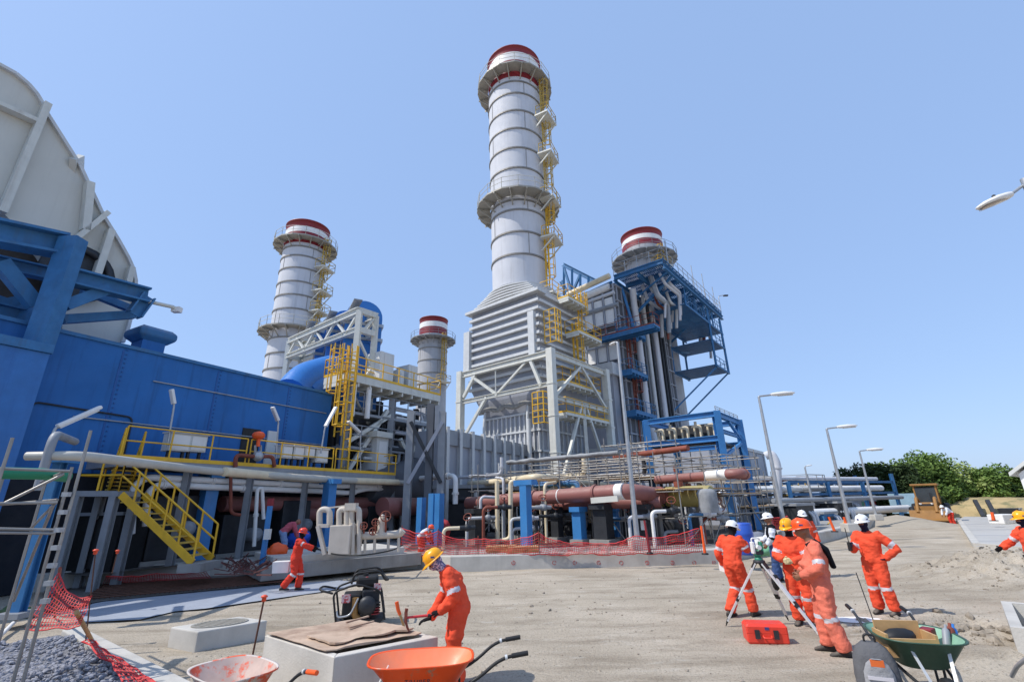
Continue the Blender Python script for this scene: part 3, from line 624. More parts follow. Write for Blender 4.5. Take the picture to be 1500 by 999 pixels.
dr = MB().fbox(HW, wu(347, 680)[0], wu(374, 680)[0], -.03, .02, ZD, ZD + 1.75); dr.build('door', M_black, hall)
MB().fbox(HW, wu(384, 680)[0], wu(399, 680)[0], -.12, -.032, ZD + .05, ZD + 1.75).build('door_leaf', M_cab, hall)
blk = MB()                                       # nearer block of the hall that steps forward
ub_, _ = wu(60, 560, -.9)
blk.fbox(HW, -34, ub_, -.9, 14, 0, Zat(62, 517, HW(ub_, -.9))); blk.build('forward_bay', mat('blue_hall_pale', (46, 108, 172), .45, var=.1, streak=.3, sc=(20, 70, 140)), hall)
MB().fbox(HW, -34, ub_ + .03, -.98, -.6, Zat(62, 517, HW(ub_, -.9)) + .01, Zat(62, 517, HW(ub_, -.9)) + .28).build('roof_edge', M_bluesteel, hall)
# roof ventilator
vu0, _ = wu(193, 505, 1.0); vu1, _ = wu(252, 505, 1.0)
vent = thing('roof_ventilator', 'blue box ventilator with flared hood on the hall roof edge', 'ventilator', HW((vu0 + vu1) / 2, 1.6, ZH))
zv = lambda y: Zat(225, y, HW((vu0 + vu1) / 2, .8))
MB().fbox(HW, vu0 + .25, vu1 - .3, .85, 1.7, ZH, zv(500)).build('neck', M_blue, vent)
MB().fbox(HW, vu0 + .22, vu1 - .27, .82, 1.73, ZH + .1, ZH + .2).build('band', M_galv, vent)
hd = MB(); z0 = zv(500)
hd.loft([[HW(a, b, z) for a, b in ((vu0 + .2 - e, 1.7 + e), (vu0 + .2 - e, .85 - e), (vu1 - .2 + e, .85 - e), (vu1 - .2 + e, 1.7 + e))] for z, e in ((z0, .0), (z0 + .18, .2), (z0 + .42, .2), (z0 + .55, .06))], 0, True, False)
hd.build('hood', M_bluesteel, vent, bev=.06)

# ------------------------------------------------------------------ big air intake duct on the roof, with its blue steel stand
OFF = 3.0
DW = lambda x, y, off=OFF: W(x, y, HW(0, off), AZ)
duct = thing('intake_duct', 'huge pale grey air intake duct with curved back looming over the blue hall', 'air duct', HW(-2, 5, ZH))
prof = [(-260, 60), (-120, 60), (-60, 74), (-20, 88), (0, 98), (22, 110), (40, 125), (52, 139), (60, 152), (66, 166), (115, 243), (150, 318), (172, 353), (186, 378), (194, 396), (197, 412), (196, 440), (186, 480), (178, 502), (176, 512), (92, 500), (90, 420), (60, 372), (5, 312), (-80, 285), (-260, 240)]
pp = [DW(*p) for p in prof]
vec = HW.W * 6.5
MB().prism(pp, vec).build('duct_shell', M_greyduct, duct)
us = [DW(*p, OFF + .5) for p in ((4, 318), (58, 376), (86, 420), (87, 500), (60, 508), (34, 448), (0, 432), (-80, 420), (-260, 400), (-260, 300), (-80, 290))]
MB().prism(us, HW.W * 5).build('shadowed_underside', mat('dark_underside', (58, 50, 44), .8, var=.3, vs=1.2), duct)  # dark brown plate painting the shadow beneath the duct
rim = MB()
for a, c in zip(pp[:19], pp[1:19]): rim.beam(a - HW.W * .08, c - HW.W * .08, .12, .16, up=HW.W)
rim.build('edge_flange', M_rib, duct)
for a, c, w in (((69, 153), (2, 312), .22), ((157, 312), (108, 352), .18), ((131, 268), (124, 338), .26), ((162, 338), (140, 405), .24), ((192, 392), (182, 432), .2), ((-6, 152), (52, 178), .16)):
    MB().beam(DW(*a, OFF - .2), DW(*c, OFF - .2), w, .36, up=HW.W).build('stiffener', M_steelwht, duct)
MB().beam(DW(106, 244, OFF - .1), DW(119, 238, OFF + .5), .2, .6).build('lifting_lug', M_greyduct, duct)
mh = DW(112, 402, OFF - .04); MB().lathe([(1.15, 0), (1.15, .25), (.9, .25), (.9, .02)], mh, 24, axis=-HW.W).build('manhole', M_dark, duct)
stand = thing('steel_stand', 'blue braced steel stand holding up the grey intake duct', 'steel frame', HW(-8, 0, 8))
def bl(a, c, w=.5, h=.6, off=-.3, off2=None, nm='beam', fl=True): 
    f = MB(); p, q = DW(*a, off), DW(*c, off if off2 is None else off2)
    (f.ibeam if fl else f.beam)(p, q, w, h); return f.build(nm, M_bluesteel, stand)
bl((53, 516), (108, 350), .62, .42, -.6, nm='column', fl=False)
bl((-260, 290), (96, 361), .7, .75, -.2); bl((-260, 330), (84, 404), .4, .45, 1.2); bl((102, 405), (216, 434), .5, .55, -.5)
bl((196, 461), (216, 434), .4, .45, -.5, nm='brace'); bl((94, 448), (160, 423), .35, .35, -.4, nm='brace', fl=False); bl((92, 468), (196, 461), .3, .3, .5, nm='brace', fl=False); bl((120, 424), (190, 452), .25, .25, .8, nm='brace', fl=False)
bl((0, 384), (52, 448), .4, .4, .2, nm='brace', fl=False); bl((-90, 470), (40, 440), .4, .4, 1.8, nm='brace', fl=False); bl((-120, 430), (60, 470), .45, .5, 1.5); bl((-60, 490), (48, 470), .3, .3, 2.2, nm='brace', fl=False)
bl((-100, 478), (30, 494), .6, .7, .8); bl((22, 506), (60, 440), .6, .6, 1.5, nm='column', fl=False); bl((-120, 400), (30, 452), .3, .3, 2.4, nm='brace', fl=False)
MB().tube([DW(66, 515, -.7), DW(98, 415, -.7)], .12, 6).build('cable_tray', M_rib, stand)
lm = thing('outrigger_lamp', 'thin pale lamp arm sticking out from the blue stand over the sky', 'lamp', DW(216, 441, -.5))
MB().tube([DW(214, 441, -.5), DW(254, 450, -.8), DW(260, 456, -.8)], .07, 6).build('arm', M_steelwht, lm)
MB().box(DW(259, 454, -.8), (.3, .2, .2)).build('lamp_head', M_white, lm)

# ------------------------------------------------------------------ walkway along the hall
KW = Fr((-11.98, 14.86), AZ); ZD = 3.7
walk = thing('walkway', 'long elevated walkway with yellow handrails along the blue hall wall', 'walkway', KW(7, .9, ZD - .3))
UE = (G(580, 695, ZD) - KW.o).dot(KW.U)
US = (G(172, 671, ZD) - KW.o).dot(KW.U)
MB().fbox(KW, US, UE, 0, 1.9, ZD - .24, ZD).build('deck', M_grey, walk)
MB().beam(KW(US, 0, ZD + .06), KW(UE, 0, ZD + .03), .03, .13).build('toe_board', M_yellow, walk)
gap = [(US + .1, US + 4.1), (US + 4.25, US + 8.3), (US + 8.45, UE)]
for a, c in gap:
    r = railing(walk, [KW(a, .04), KW(c, .04)], ZD, 1.0, M_yellow, r=.026, step=1.4)
railing(walk, [KW(UE, 0.02), KW(UE, 1.9)], ZD, 1.0, M_yellow, r=.026, step=.5)
# cabinets on the walkway
cabs = [(250, 279, 633, 662, 'grey cabinet nearest the stair on the walkway rail'), (279, 303, 636, 663, 'grey cabinet second from the stair beside its twin'), (413, 429, 652, 672, 'grey cabinet first of the row of four near the lamps'), (430, 446, 653, 673, 'grey cabinet second of the row of four near the lamps'),
        (446, 462, 655, 671, 'small grey cabinet third of the row of four'), (463, 481, 657, 679, 'grey cabinet last of the row of four beside the caged ladder')]
for x0, x1, y0, y1, lb in cabs:
    a, c = W(x0, y0, KW(0, .25), AZ), W(x1, y1, KW(0, .25), AZ); ua_ = (a - KW.o).dot(KW.U); uc = (c - KW.o).dot(KW.U)
    t = thing('control_cabinet', lb, 'cabinet', KW((ua_ + uc) / 2, .4, ZD), 'grey cabinets along the walkway')
    z1, z0 = a.z, max(c.z, ZD + .35)
    MB().fbox(KW, ua_ + .05, uc - .05, .25, .75, z0, z1).build('body', M_cab, t, bev=.02)
    MB().fbox(KW, ua_ + .1, uc - .1, .225, .248, z0 + .06, z1 - .06).build('door', M_white, t)
    MB().fbox(KW, ua_ + .02, uc - .02, .2, .8, z1 + .002, z1 + .05).build('lid', M_cab, t)
    for u in (ua_ + .15, uc - .15): MB().fbox(KW, u - .04, u + .04, .4, .5, ZD, z0).build('leg', M_dark, t)
# flood lamps on bent posts
def bent_lamp(x0, y0, x1, y1, x2, y2, lb, off=.12):
    a = W(x0, y0, KW(0, off), AZ); q = W(x1, y1, KW(0, off), AZ); c = W(x2, y2, KW(0, off), AZ)
    t = thing('walkway_lamp', lb, 'lamp', a, 'tube lamps on bent posts')
    MB().tube(arcpath([a, q, q + (c - q) * .3], .15), .035, 6).build('post', M_galv, t)
    d = (c - q).normalized()
    MB().beam(q + d * .05, c, .2, .1).build('lamp_head', M_white, t, bev=.03)
    MB().beam(q + d * .12 - V((0, 0, .075)), c - d * .06 - V((0, 0, .075)), .14, .04).build('diffuser', M_silver, t)
bent_lamp(245, 655, 255, 594, 251, 570, 'tube lamp on a tall post behind the pair of grey cabinets')
bent_lamp(404, 672, 408, 618, 399, 596, 'tube lamp leaning toward the hall behind the valve')
bent_lamp(470, 664, 476, 626, 492, 596, 'long tube lamp beside the caged yellow ladder')
bent_lamp(528, 692, 528, 634, 510, 617, 'tube lamp leaning away below the steel platform')
bent_lamp(74, 650, 80, 626, 148, 596, 'long tube lamp reaching sideways from the large grey pipe', -1.5)
# control valve
cv = W(372, 668, KW(0, -.1), AZ); t = thing('control_valve', 'orange topped control valve with rusty pipe loop on the walkway edge', 'valve', V((cv.x, cv.y, ZD)))
def cvp(x, y, o=-.1): return W(x, y, KW(0, o), AZ)
MB().lathe([(.06, -.18), (.16, -.18), (.23, -.09), (.23, 0), (.17, .07), (.06, .1)], cvp(379, 636), 14).build('actuator', M_orange, t)
MB().tube([cvp(379, 640), cvp(378, 654)], .07, 8).build('stem', M_orange, t)
yk = MB(); yk.beam(cvp(374, 652), cvp(374, 664), .06); yk.beam(cvp(382, 652), cvp(382, 664), .06); yk.build('yoke', M_galv, t)
MB().ball(cvp(378, 668), .2, 10).build('valve_body', M_galv, t)
MB().tube(arcpath([cvp(345, 684), cvp(345, 666), cvp(378, 669), cvp(400, 668), cvp(402, 684)], .3), .075, 8).build('pipe_loop', M_rust, t)

# ------------------------------------------------------------------ stair up to the walkway
SF = Fr((KW(US, -.1).x, KW(US, -.1).y), AZ)
pA = Y(132, 722, 18.6)                                          # landing corner
ZL2 = 2.35
lan0, lan1 = G(108, 722, ZL2), G(172, 724, ZL2)
stair = thing('staircase', 'yellow steel staircase with handrails climbing from the ground to the walkway', 'staircase', (-10.5, 14.8, .45))
dst = 18.5
P0 = Y(282, 824, 14.6); P1 = Y(172, 727, P0.y); PL = Y(108, 727, P0.y); ZL2 = P1.z
wy = V((0, .9, 0))
MB().hexa([PL, P1, P1 + wy, PL + wy] + [p + V((0, 0, .16)) for p in (PL, P1, P1 + wy, PL + wy)]).build('landing', M_grey, stair)
for k in (0, .9):
    q = V((0, k, 0)); MB().beam(P1 + q + V((.1, 0, .05)), P0 + q, .05, .2).build('stringer', M_yellow, stair)
n = 11
MB().hexa([P0 + V((-.35, -.1, -.25)), P0 + V((.3, -.1, -.25)), P0 + V((.3, 1.0, -.25)), P0 + V((-.35, 1.0, -.25)), P0 + V((-.35, -.1, -.02)), P0 + V((.3, -.1, -.02)), P0 + V((.3, 1.0, -.02)), P0 + V((-.35, 1.0, -.02))]).build('foot_block', M_concdark, stair)
for i in range(1, n):
    p = P1.lerp(P0, i / n); MB().box(p + V((0, .45, .0)), (.26, .84, .04)).build('tread', M_yellowold, stair)
def slope_rail(a, c, h=.9, nm='handrail', posts=5):
    f = MB()
    for k in (.5, 1): f.tube([a + V((0, 0, h * k)), c + V((0, 0, h * k))], .03, 5)
    for i in range(posts): p = a.lerp(c, i / (posts - 1)); f.tube([p, p + V((0, 0, h))], .033, 5)
    return f.build(nm, M_yellow, stair)
for k in (0, .9): slope_rail(P1 + V((0, k, .15)), P0 + V((0, k, .1)), posts=6)
slope_rail(PL + V((0, 0, .16)), P1 + V((0, 0, .16)), posts=3); slope_rail(PL + V((0, 0, .16)), PL + wy + V((0, 0, .16)), posts=2)
Pu = KW(US, -.1, ZD); S1 = PL + wy * 1.05 + V((.2, 0, .1))
for k in (0, .8):
    q = V((0, k, 0)); MB().beam(S1 + q, Pu + q, .06, .26).build('stringer', M_yellow, stair); slope_rail(S1 + q + V((0, 0, .1)), Pu + q, posts=4)
for i in range(1, 9): p = S1.lerp(Pu, i / 9); MB().box(p + V((0, .45, 0)), (.28, .86, .04)).build('tread', M_yellowold, stair)
for p in (P1 + V((-.12, .05, 0)), P1 + V((-.12, .85, 0)), PL + V((.1, .05, 0)), PL + V((.1, .85, 0))): MB().ibeam(V((p.x, p.y, 0)), p, .2, .2).build('leg', M_grey, stair)

# ------------------------------------------------------------------ blue vent cowls, white gantry and the railed equipment platform
E = HW(uT1 - 3, 6)
cowl_specs = [(536, 441, 24, 'largest blue arched duct at the front end of the white gantry'), (510, 455, 20, 'blue arched duct second from the front under the white gantry'), (492, 470, 17, 'blue arched duct furthest back under the white gantry')]
DC = 30.0
for k, (x, yt, hw, lb) in enumerate(cowl_specs):
    dd = DC + k * 2.2
    top = D(x, yt, dd); bot = D(x + 3, 560, dd); s = hw / 24
    t = thing('blue_duct', lb, 'air duct', (top.x, top.y, ZH), 'blue arched ducts beside the gantry')
    R = 1.15; Fd = Fr((top.x, top.y), 66)
    pl = [Fd(R * math.cos(a), 0, top.z - R + R * math.sin(a)) for a in [PI * i / 14 for i in range(15)]]
    pl = [Fd(R, 0, ZH - .3)] + pl + [Fd(-R, 0, ZH - .3)]
    MB().prism(pl, Fd.W * 1.9).build('duct_shell', M_bluebright, t)
    for zz in (top.z - R - .6, top.z - R - 1.6):
        MB().fbox(Fd, -R - .1, R + .1, -.08, 1.98, zz, zz + .2).build('flange', M_galv, t)
    MB().lathe([(.5, 0), (.55, .1), (.45, .1), (.45, .02)], Fd(.2, 0, top.z - R - 2.2), 18, axis=-Fd.W).build('hatch', M_bluebright, t)
for k, (x0, y0, x1, y1, lb) in enumerate(((428, 566, 492, 548, 'fat blue pipe curving out over the hall roof'), (446, 570, 500, 556, 'second fat blue pipe curving beside its twin on the hall roof'))):
    a = D(x0, y0 + 8, 27 + k * .6); q = D(x0 + 16, y0 - 12 + k * 2, 27.7 + k * .6); c = D(x1, y1 - 10, 29.2 + k * .6); e = D(x1 + 6, y1 + 24, 29.6 + k * .6)
    tag(MB().tube(arcpath([a, q, c, e], 1.6, 8), .85, 16).build('blue_pipe', M_bluebright), lb, 'pipe', 'fat blue pipes on the hall roof')
gan = thing('white_gantry', 'white lattice steel gantry frame standing above the blue arched ducts', 'gantry', D(530, 570, 28.5))
def gp(x, y, d): return D(x, y, d)
dF, dB = 28.1, 38.5
GA, GB = gp(527, 455, dF), gp(551, 463, dF + .9); GAb, GBb = V((GA.x, GA.y, ZH - 1)), V((GB.x, GB.y, ZH - 1))
GC, GD = gp(424, 500, dB), gp(444, 505, dB + .9); GCb, GDb = V((GC.x, GC.y, ZH - 1.5)), V((GD.x, GD.y, ZH - 1.5))
for a, c in ((GAb, GA), (GBb, GB), (GCb, GC), (GDb, GD)): MB().beam(a, c, .32, .32).build('column', M_steelwht, gan)
lw = V((0, 0, -1.25))
for a, c in ((GA, GC), (GB, GD)):
    MB().ibeam(a, c, .35, .45).build('girder', M_steelwht, gan); MB().ibeam(a + lw, c + lw, .3, .35).build('girder', M_steelwht, gan)
    f = MB(); m = 7
    for i in range(m): p = a.lerp(c, i / m); q = a.lerp(c, (i + 1) / m); f.beam(p + (lw if i % 2 else V()), q + (V() if i % 2 else lw), .14)
    f.build('lattice', M_steelwht, gan)
for p, q in ((GA, GB), (GC, GD), (GA + lw, GB + lw), (GC + lw, GD + lw)): MB().beam(p, q, .3, .35).build('tie_beam', M_steelwht, gan)
for i in range(1, 7): MB().beam(GA.lerp(GC, i / 7), GB.lerp(GD, i / 7), .18, .2).build('tie_beam', M_steelwht, gan)
for A_, B_, bA, bB in ((GA, GB, GAb, GBb), (GC, GD, GCb, GDb)):
    f = MB()
    for i in range(4): f.beam(bA.lerp(A_, i / 4) if i % 2 else bB.lerp(B_, i / 4), bB.lerp(B_, (i + 1) / 4) if i % 2 else bA.lerp(A_, (i + 1) / 4), .13)
    f.build('lattice', M_steelwht, gan)
for i in range(3): p = GA.lerp(GC, .06 + i * .3); MB().box(p + V((0, 0, .5)), (.5, 2.0, .07), rz=.5).build('cover_plate', M_grey, gan)

PF0 = D(508, 545, 25.2)
FP = Fr((PF0.x, PF0.y), 33); ZPF = PF0.z
eR = W(645, 577, FP.o, 33); UPF = (eR - FP.o).dot(FP.U)
eL = W(474, 560, FP.o, 33 - 90); WPF = (eL - FP.o).to_2d().length
plat = platform('equipment_platform', 'elevated steel platform with yellow toe boards carrying grey cabinets beside the hall', FP, 0, UPF, 0, WPF, ZPF, 'abcd', th=.4, rail_h=1.0)
for x, y0, y1, wd, lb in ((566, 516, 552, .55, 'tall pale grey cabinet on the railed equipment platform'), (605, 535, 559, .4, 'smaller grey cabinet toward the far end of the equipment platform'), (588, 541, 556, .22, 'narrow grey panel at the side of the tall platform cabinet')):
    p = W(x, y1, FP(0, 1.4), 33); u = (p - FP.o).dot(FP.U); z1 = W(x, y0, FP(0, 1.4), 33).z
    t = thing('platform_cabinet', lb, 'cabinet', FP(u, 1.9, ZPF), 'grey cabinets on the equipment platform')
    MB().fbox(FP, u - wd, u + wd, 1.4, 2.6, ZPF + .15, z1).build('body', M_cab, t, bev=.03)
    for k in ((-1, 1) if wd > 1 else (0,)): MB().fbox(FP, u + k * wd * .5 - wd * .46, u + k * wd * .5 + wd * .46, 1.365, 1.397, ZPF + .3, z1 - .12).build('door', M_grey if False else M_cab, t)
    MB().fbox(FP, u - wd, u + wd, 1.5, 2.5, ZPF, ZPF + .15).build('plinth', M_dark, t)
# columns, braces and pipe maze below it
und = thing('support_structure', 'shaded tangle of steel columns and braces carrying the equipment platform', 'steel frame', FP(UPF / 2, WPF / 2))
for u, w in ((.6, .4), (UPF * .5, .4), (UPF - .6, .4), (.6, WPF - .4), (UPF * .5, WPF - .4), (UPF - .6, WPF - .4)):
    MB().ibeam(FP(u, w), FP(u, w, ZPF - .8), .34, .36).build('column', M_grey if w < 1 else M_dark, und)
for a, c in (((.6, .4, 3.4), (UPF * .45, .4, ZPF - 1.5)), ((UPF * .5, .4, 3), (UPF - .6, .4, ZPF - 2)), ((UPF * .5, .4, ZPF - 1.7), (UPF * .1, .4, ZPF - 3.5)), ((UPF - .6, .4, 2.6), (UPF * .6, .4, ZPF - 3))): MB().beam(FP(*a), FP(*c), .2, .2).build('brace', M_steelwht, und)
for zz in (ZPF - 1.9, ZPF - 3.7):
    MB().fbox(FP, .4, UPF - .3, .3, WPF - .3, zz - .14, zz).build('deck', M_grey, und)
    railing(und, [FP(.4, .3), FP(UPF - .3, .3)], zz, 1.1, M_grey, r=.03, step=1.1)
for i in range(34):
    w = .3 + RND.random() * (WPF - .6); ua_ = .5 + RND.random() * (UPF - 3); zz = ZPF - 1.0 - RND.random() * 4.8; r = .06 + .12 * RND.random()
    o = MB().tube(arcpath([FP(ua_, w, zz), FP(ua_ + 1.5 + 2 * RND.random(), w, zz), FP(ua_ + 1.5 + 2 * RND.random(), w, zz - 1.5 - 3 * RND.random())], .3), r, 7).build('pipe', [M_clad, M_grey, M_dark, M_rib][i % 4], und)
hp = MB()
for k in (0, 1): o = MB().tube([FP(.7 + k, .2, ZPF - .5), FP(.7 + k, .2, ZPF - 2.2)], .15, 10).build('insulated_pipe', M_white, und)
tex = thing('turbine_enclosure', 'dark ribbed turbine enclosure behind the columns of the equipment platform', 'enclosure', FP(UPF / 2, WPF + 1.6, 0))
MB().fbox(FP, -.2, UPF - .2, WPF + .2, WPF + 3, 0, ZPF - 1.4).build('body', M_hrsgdark, tex)  # dark box added to darken the gap below the platform
f = MB()
for i in range(9): u = -.1 + i * (UPF - .2) / 8; f.fbox(FP, u - .05, u + .05, WPF + .08, WPF + .198, 0, ZPF - 1.4)
f.build('rib', M_grey, tex); MB().fbox(FP, -.3, UPF, WPF + .05, WPF + 3.1, ZPF - 1.398, ZPF - 1.25).build('roof', M_grey, tex)
dcb = thing('grey_enclosure', 'tall pale enclosure at the end of the walkway below the equipment platform', 'enclosure', FP(2, -.8, ZD))
a_, c_ = W(553, 640, KW(0, .9), AZ), W(566, 695, KW(0, .9), AZ); ua_, uc = (a_ - KW.o).dot(KW.U), (c_ - KW.o).dot(KW.U)
MB().fbox(KW, ua_, uc, .9, 2, ZD, a_.z).build('body', M_cab, dcb); MB().fbox(KW, ua_ - .25, uc + .1, .7, 2.2, a_.z + .002, a_.z + .3).build('lid', M_steelwht, dcb)
MB().fbox(KW, ua_ + .15, uc - .15, .865, .897, ZD + .2, a_.z - .2).build('door', M_white, dcb)
# caged ladders up to it
lx = thing('caged_ladder', 'tall yellow caged ladder from the walkway up to the equipment platform', 'ladder', FP(-.5, .5, ZD), 'yellow ladders to the equipment platform')
pL = D(503, 700, 24.6); ladder(lx, (pL.x, pL.y), ZD, ZPF + 1.2, V((-.6, -.8, 0)), M_yellow, rr=.05, w=.55)
lx2 = thing('caged_ladder', 'second yellow ladder with hoops hung from the platform edge above the hall wall', 'ladder', FP(-.3, 1.8, 5.4), 'yellow ladders to the equipment platform')
pL = D(488, 700, 25.3); ladder(lx2, (pL.x, pL.y), 5.5, ZPF + 1.4, V((-.6, -.8, 0)), M_yellow, rr=.05, w=.6)
# ------------------------------------------------------------------ raised plant pavement with its kerb, and what lies on the road side
ZP0 = .45
kb = [(-260, 885), (64, 866), (153, 856), (307, 844), (480, 841), (612, 832), (660, 837), (840, 832), (950, 830), (1056, 826), (1110, 813), (1166, 804), (1220, 791), (1266, 776), (1300, 762)]
kp = [G(*p) for p in kb]
pv = MB(); top = [V((p.x, p.y, ZP0)) for p in kp]; bot = [V((p.x, p.y, -.3)) for p in kp]
back = [V((p.x * 1.0 + (6 if i > 12 else 0), max(p.y + 3, 75), ZP0)) for i, p in enumerate(kp)]
for i in range(len(kp) - 1):
    pv.add([bot[i], bot[i + 1], top[i + 1], top[i]], [(0, 1, 2, 3)]); pv.add([top[i], top[i + 1], back[i + 1], back[i]], [(0, 1, 2, 3)])
pv.build('plant_pavement', M_concdark, kind='structure', loc=(0, 20, 0))
kerb = MB()
rows = []
for i, p in enumerate(kp):
    d = (kp[min(i + 1, len(kp) - 1)] - kp[max(i - 1, 0)]).normalized(); nn = V((d.y, -d.x, 0))
    rows.append([p + nn * .03 + V((0, 0, -.2)), p + nn * .03 + V((0, 0, ZP0 + .0)), p + V((0, 0, ZP0 + .035)), p - nn * .28 + V((0, 0, ZP0 + .035)), p - nn * .28 + V((0, 0, ZP0 - .1)), p - nn * .2 + V((0, 0, -.2))])
kerb.loft(rows, 0, True, False)
kerb.build('kerb', M_conc, kind='structure')
# red paint marks on the kerb face
def facept(x, y, seg):
    a, c = kp[seg], kp[seg + 1]; az = math.degrees(math.atan2(c.x - a.x, c.y - a.y)); d = (c - a).normalized(); nn = V((d.y, -d.x, 0))
    return W(x, y, a + nn * .033, az), d, nn
M_mark = mat('red_marking_paint', (186, 92, 88), .8, var=.3)
mk = MB()
for i, (x, seg) in enumerate(((752, 6), (812, 6), (842, 7), (877, 7), (910, 7), (948, 7), (985, 8), (1017, 8), (1046, 8))):
    p, d, nn = facept(x, 824, seg); r = .062
    ring = [p + d * math.cos(2 * PI * k / 10) * r + V((0, 0, math.sin(2 * PI * k / 10) * r)) for k in range(10)]
    for k in range(10):
        if (k + i) % 7 == 3: continue
        mk.beam(ring[k] + nn * .001, ring[(k + 1) % 10] + nn * .001,   .006, .02, up=(0, 0, 1))
    if i % 3 != 1: mk.beam(p + nn * .002 - V((0, 0, .05)), p + nn * .002 + V((0, 0, .05)), .006, .02)
mk.build('painted_kerb_marks', M_mark, kind='structure')
# second course of kerb and the skid plinth on the left part
A0, A1 = G(392, 822, ZP0), G(588, 822, ZP0)
PB = Fr((G(398, 833, ZP0).x, G(398, 833, ZP0).y), math.degrees(math.atan2((G(592, 815, ZP0) - G(398, 833, ZP0)).x, (G(592, 815, ZP0) - G(398, 833, ZP0)).y)))
LB = (G(592, 815, ZP0) - G(398, 833, ZP0)).length
pb_ = MB().fbox(PB, 0, LB, 0, 2.6, ZP0 + .002, ZP0 + .32).build('concrete_plinth', M_conc, bev=.03)
tag(pb_, 'low concrete plinth under the cream pump skid', 'plinth')
pl2 = MB().fbox(PB, -.3, LB + .6, -.15, 3.2, ZP0 - .3, ZP0 + .1).build('plinth_step', M_concdark, bev=.02); tag(pl2, 'wide concrete step below the pump skid plinth', 'concrete step')
KWb = Fr((KW.o.x, KW.o.y), AZ)

# ------------------------------------------------------------------ pump skid
sk = thing('pump_skid', 'cream steel skid with square tank and twin bent overhead pipes on the concrete plinth', 'pump skid', G(500, 812, ZP0 + .32))
yS = G(500, 812, ZP0 + .32).y
def S(x, y, o=0): return Y(x, y, yS + o)
a, c = S(480, 812), S(514, 769); zb = ZP0 + .32
MB().hexa([V((a.x, yS, zb)), V((c.x, yS, zb)), V((c.x, yS + .9, zb)), V((a.x, yS + .9, zb)), V((a.x - .02, yS, c.z)), V((c.x, yS, c.z)), V((c.x, yS + .9, c.z)), V((a.x - .02, yS + .9, c.z))]).build('tank', mat('skid_cream', (196, 186, 172), .6, var=.1, streak=.3, sc=(140, 125, 110)), sk, bev=.02)
M_skid = MATS['skid_cream']
for o in (.05, .75): MB().beam(S(466, 770, o), S(476, 812, o) * 1, .16, .1).build('slanted_leg', M_skid, sk)
MB().beam(S(466, 770, .1), S(482, 770, .1), .12, .1).build('top_rail', M_skid, sk)
for xs_, yt, yb in (((468, 483), 746, 770), ((497, 508), 746, 770), ((515, 526), 745, 800)):
    p, q = S(xs_[0], yb, .35), S(xs_[1], yb, .35); t1, t2 = S(xs_[0], yt, .35), S(xs_[1], yt, .35)
    MB().tube(arcpath([p, t1, t2, q], .2, 5), .095, 10).build('bent_pipe', M_skid, sk)
MB().box(S(515, 742, .35), (.35, .3, .22)).build('valve', M_skid, sk)
MB().beam(S(478, 744, .4), S(512, 740, .4), .05).build('instrument_tube', M_skid, sk)
for x in (517, 526): MB().tube([S(x, 812, .2), S(x, 765, .2)], .07, 8).build('stand_pipe', M_skid, sk)
# manifold
mf = thing('pipe_manifold', 'cream pipe manifold on short legs with red hand wheels beside the pump skid', 'pipe manifold', S(555, 808))
MB().tube(arcpath([S(524, 785, .4), S(585, 782, .4), S(590, 776, .4)], .15), .12, 10).build('header', M_skid, mf)
for x in (522, 535, 549, 569, 584): MB().tube([V((S(x, 800, .4).x, yS + .4, zb)), S(x, 783, .4)], .045, 7).build('leg', M_skid, mf)
MB().tube(arcpath([S(559, 783, .4), S(559, 762, .4), S(564, 757, .4)], .12), .13, 10).build('riser', M_skid, mf)
for x, y, rr in ((565, 756, .17), (550, 765, .12), (546, 778, .12), (533, 770, .12)):
    w = MB().lathe([(rr - .025, -.02), (rr, -.02), (rr, .02), (rr - .025, .02), (rr - .025, -.02)], S(x, y, .2), 16, axis=(.4, -1, .3), caps=False)
    for k in range(2): 
        dd = V((1, .4, 0)).normalized() if k else V((-.1, .25, 1)).normalized(); w.beam(S(x, y, .2) - dd * rr, S(x, y, .2) + dd * rr, .025)
    w.build('hand_wheel', M_rust, mf)
    MB().tube([S(x, y, .2), S(x, 783, .35)], .03, 6).build('valve_stem', M_rust, mf)
# junk and workers' clutter near the blue post
bp = thing('blue_post', 'slim blue post with red tip and grey box standing on the kerb', 'post', G(383, 832, ZP0))
pq = G(383, 832, ZP0); zt = Zat(392, 733, pq)
MB().beam(pq, V((pq.x, pq.y, zt - .15)), .12, .12).build('shaft', M_bluepost, bp); MB().box(V((pq.x, pq.y, zt - .05)), (.14, .14, .22)).build('tip', M_red, bp)
MB().box(V((pq.x + .1, pq.y - .12, Zat(389, 782, pq))), (.16, .14, .3)).build('switch_box', M_cab, bp); MB().box(pq + V((0, 0, .05)), (.5, .4, .1)).build('foot', M_conc, bp)
jk = [((412, 838), (.4, .32, .28), M_white, 'white plastic crate on the kerb behind the walking worker', 'crate'), ((436, 797), (.8, .6, .5), mat('tarp_blue', (40, 86, 190), .6), 'bundle under a blue tarpaulin behind the walking worker', 'tarpaulin bundle'), ((405, 812), (.5, .5, .25), M_orange, 'orange heap of netting beside the blue post', 'netting')]
for (x, y), sz, mt, lb, ct in jk:
    p = G(x, y, ZP0 + (.3 if y < 815 else .03)); f = MB()
    if ct == 'crate':
        f.box(p + V((0, 0, sz[2] / 2)), sz, .2, top=1.08); 
    else:
        f.ball(p + V((0, 0, sz[2] * .35)), sz[0] * .6, 14, sc=(1, .7, .7), seed=x, amp=.6)
    o = f.build(ct.replace(' ', '_'), mt); tag(o, lb, ct)
rubble = MB()
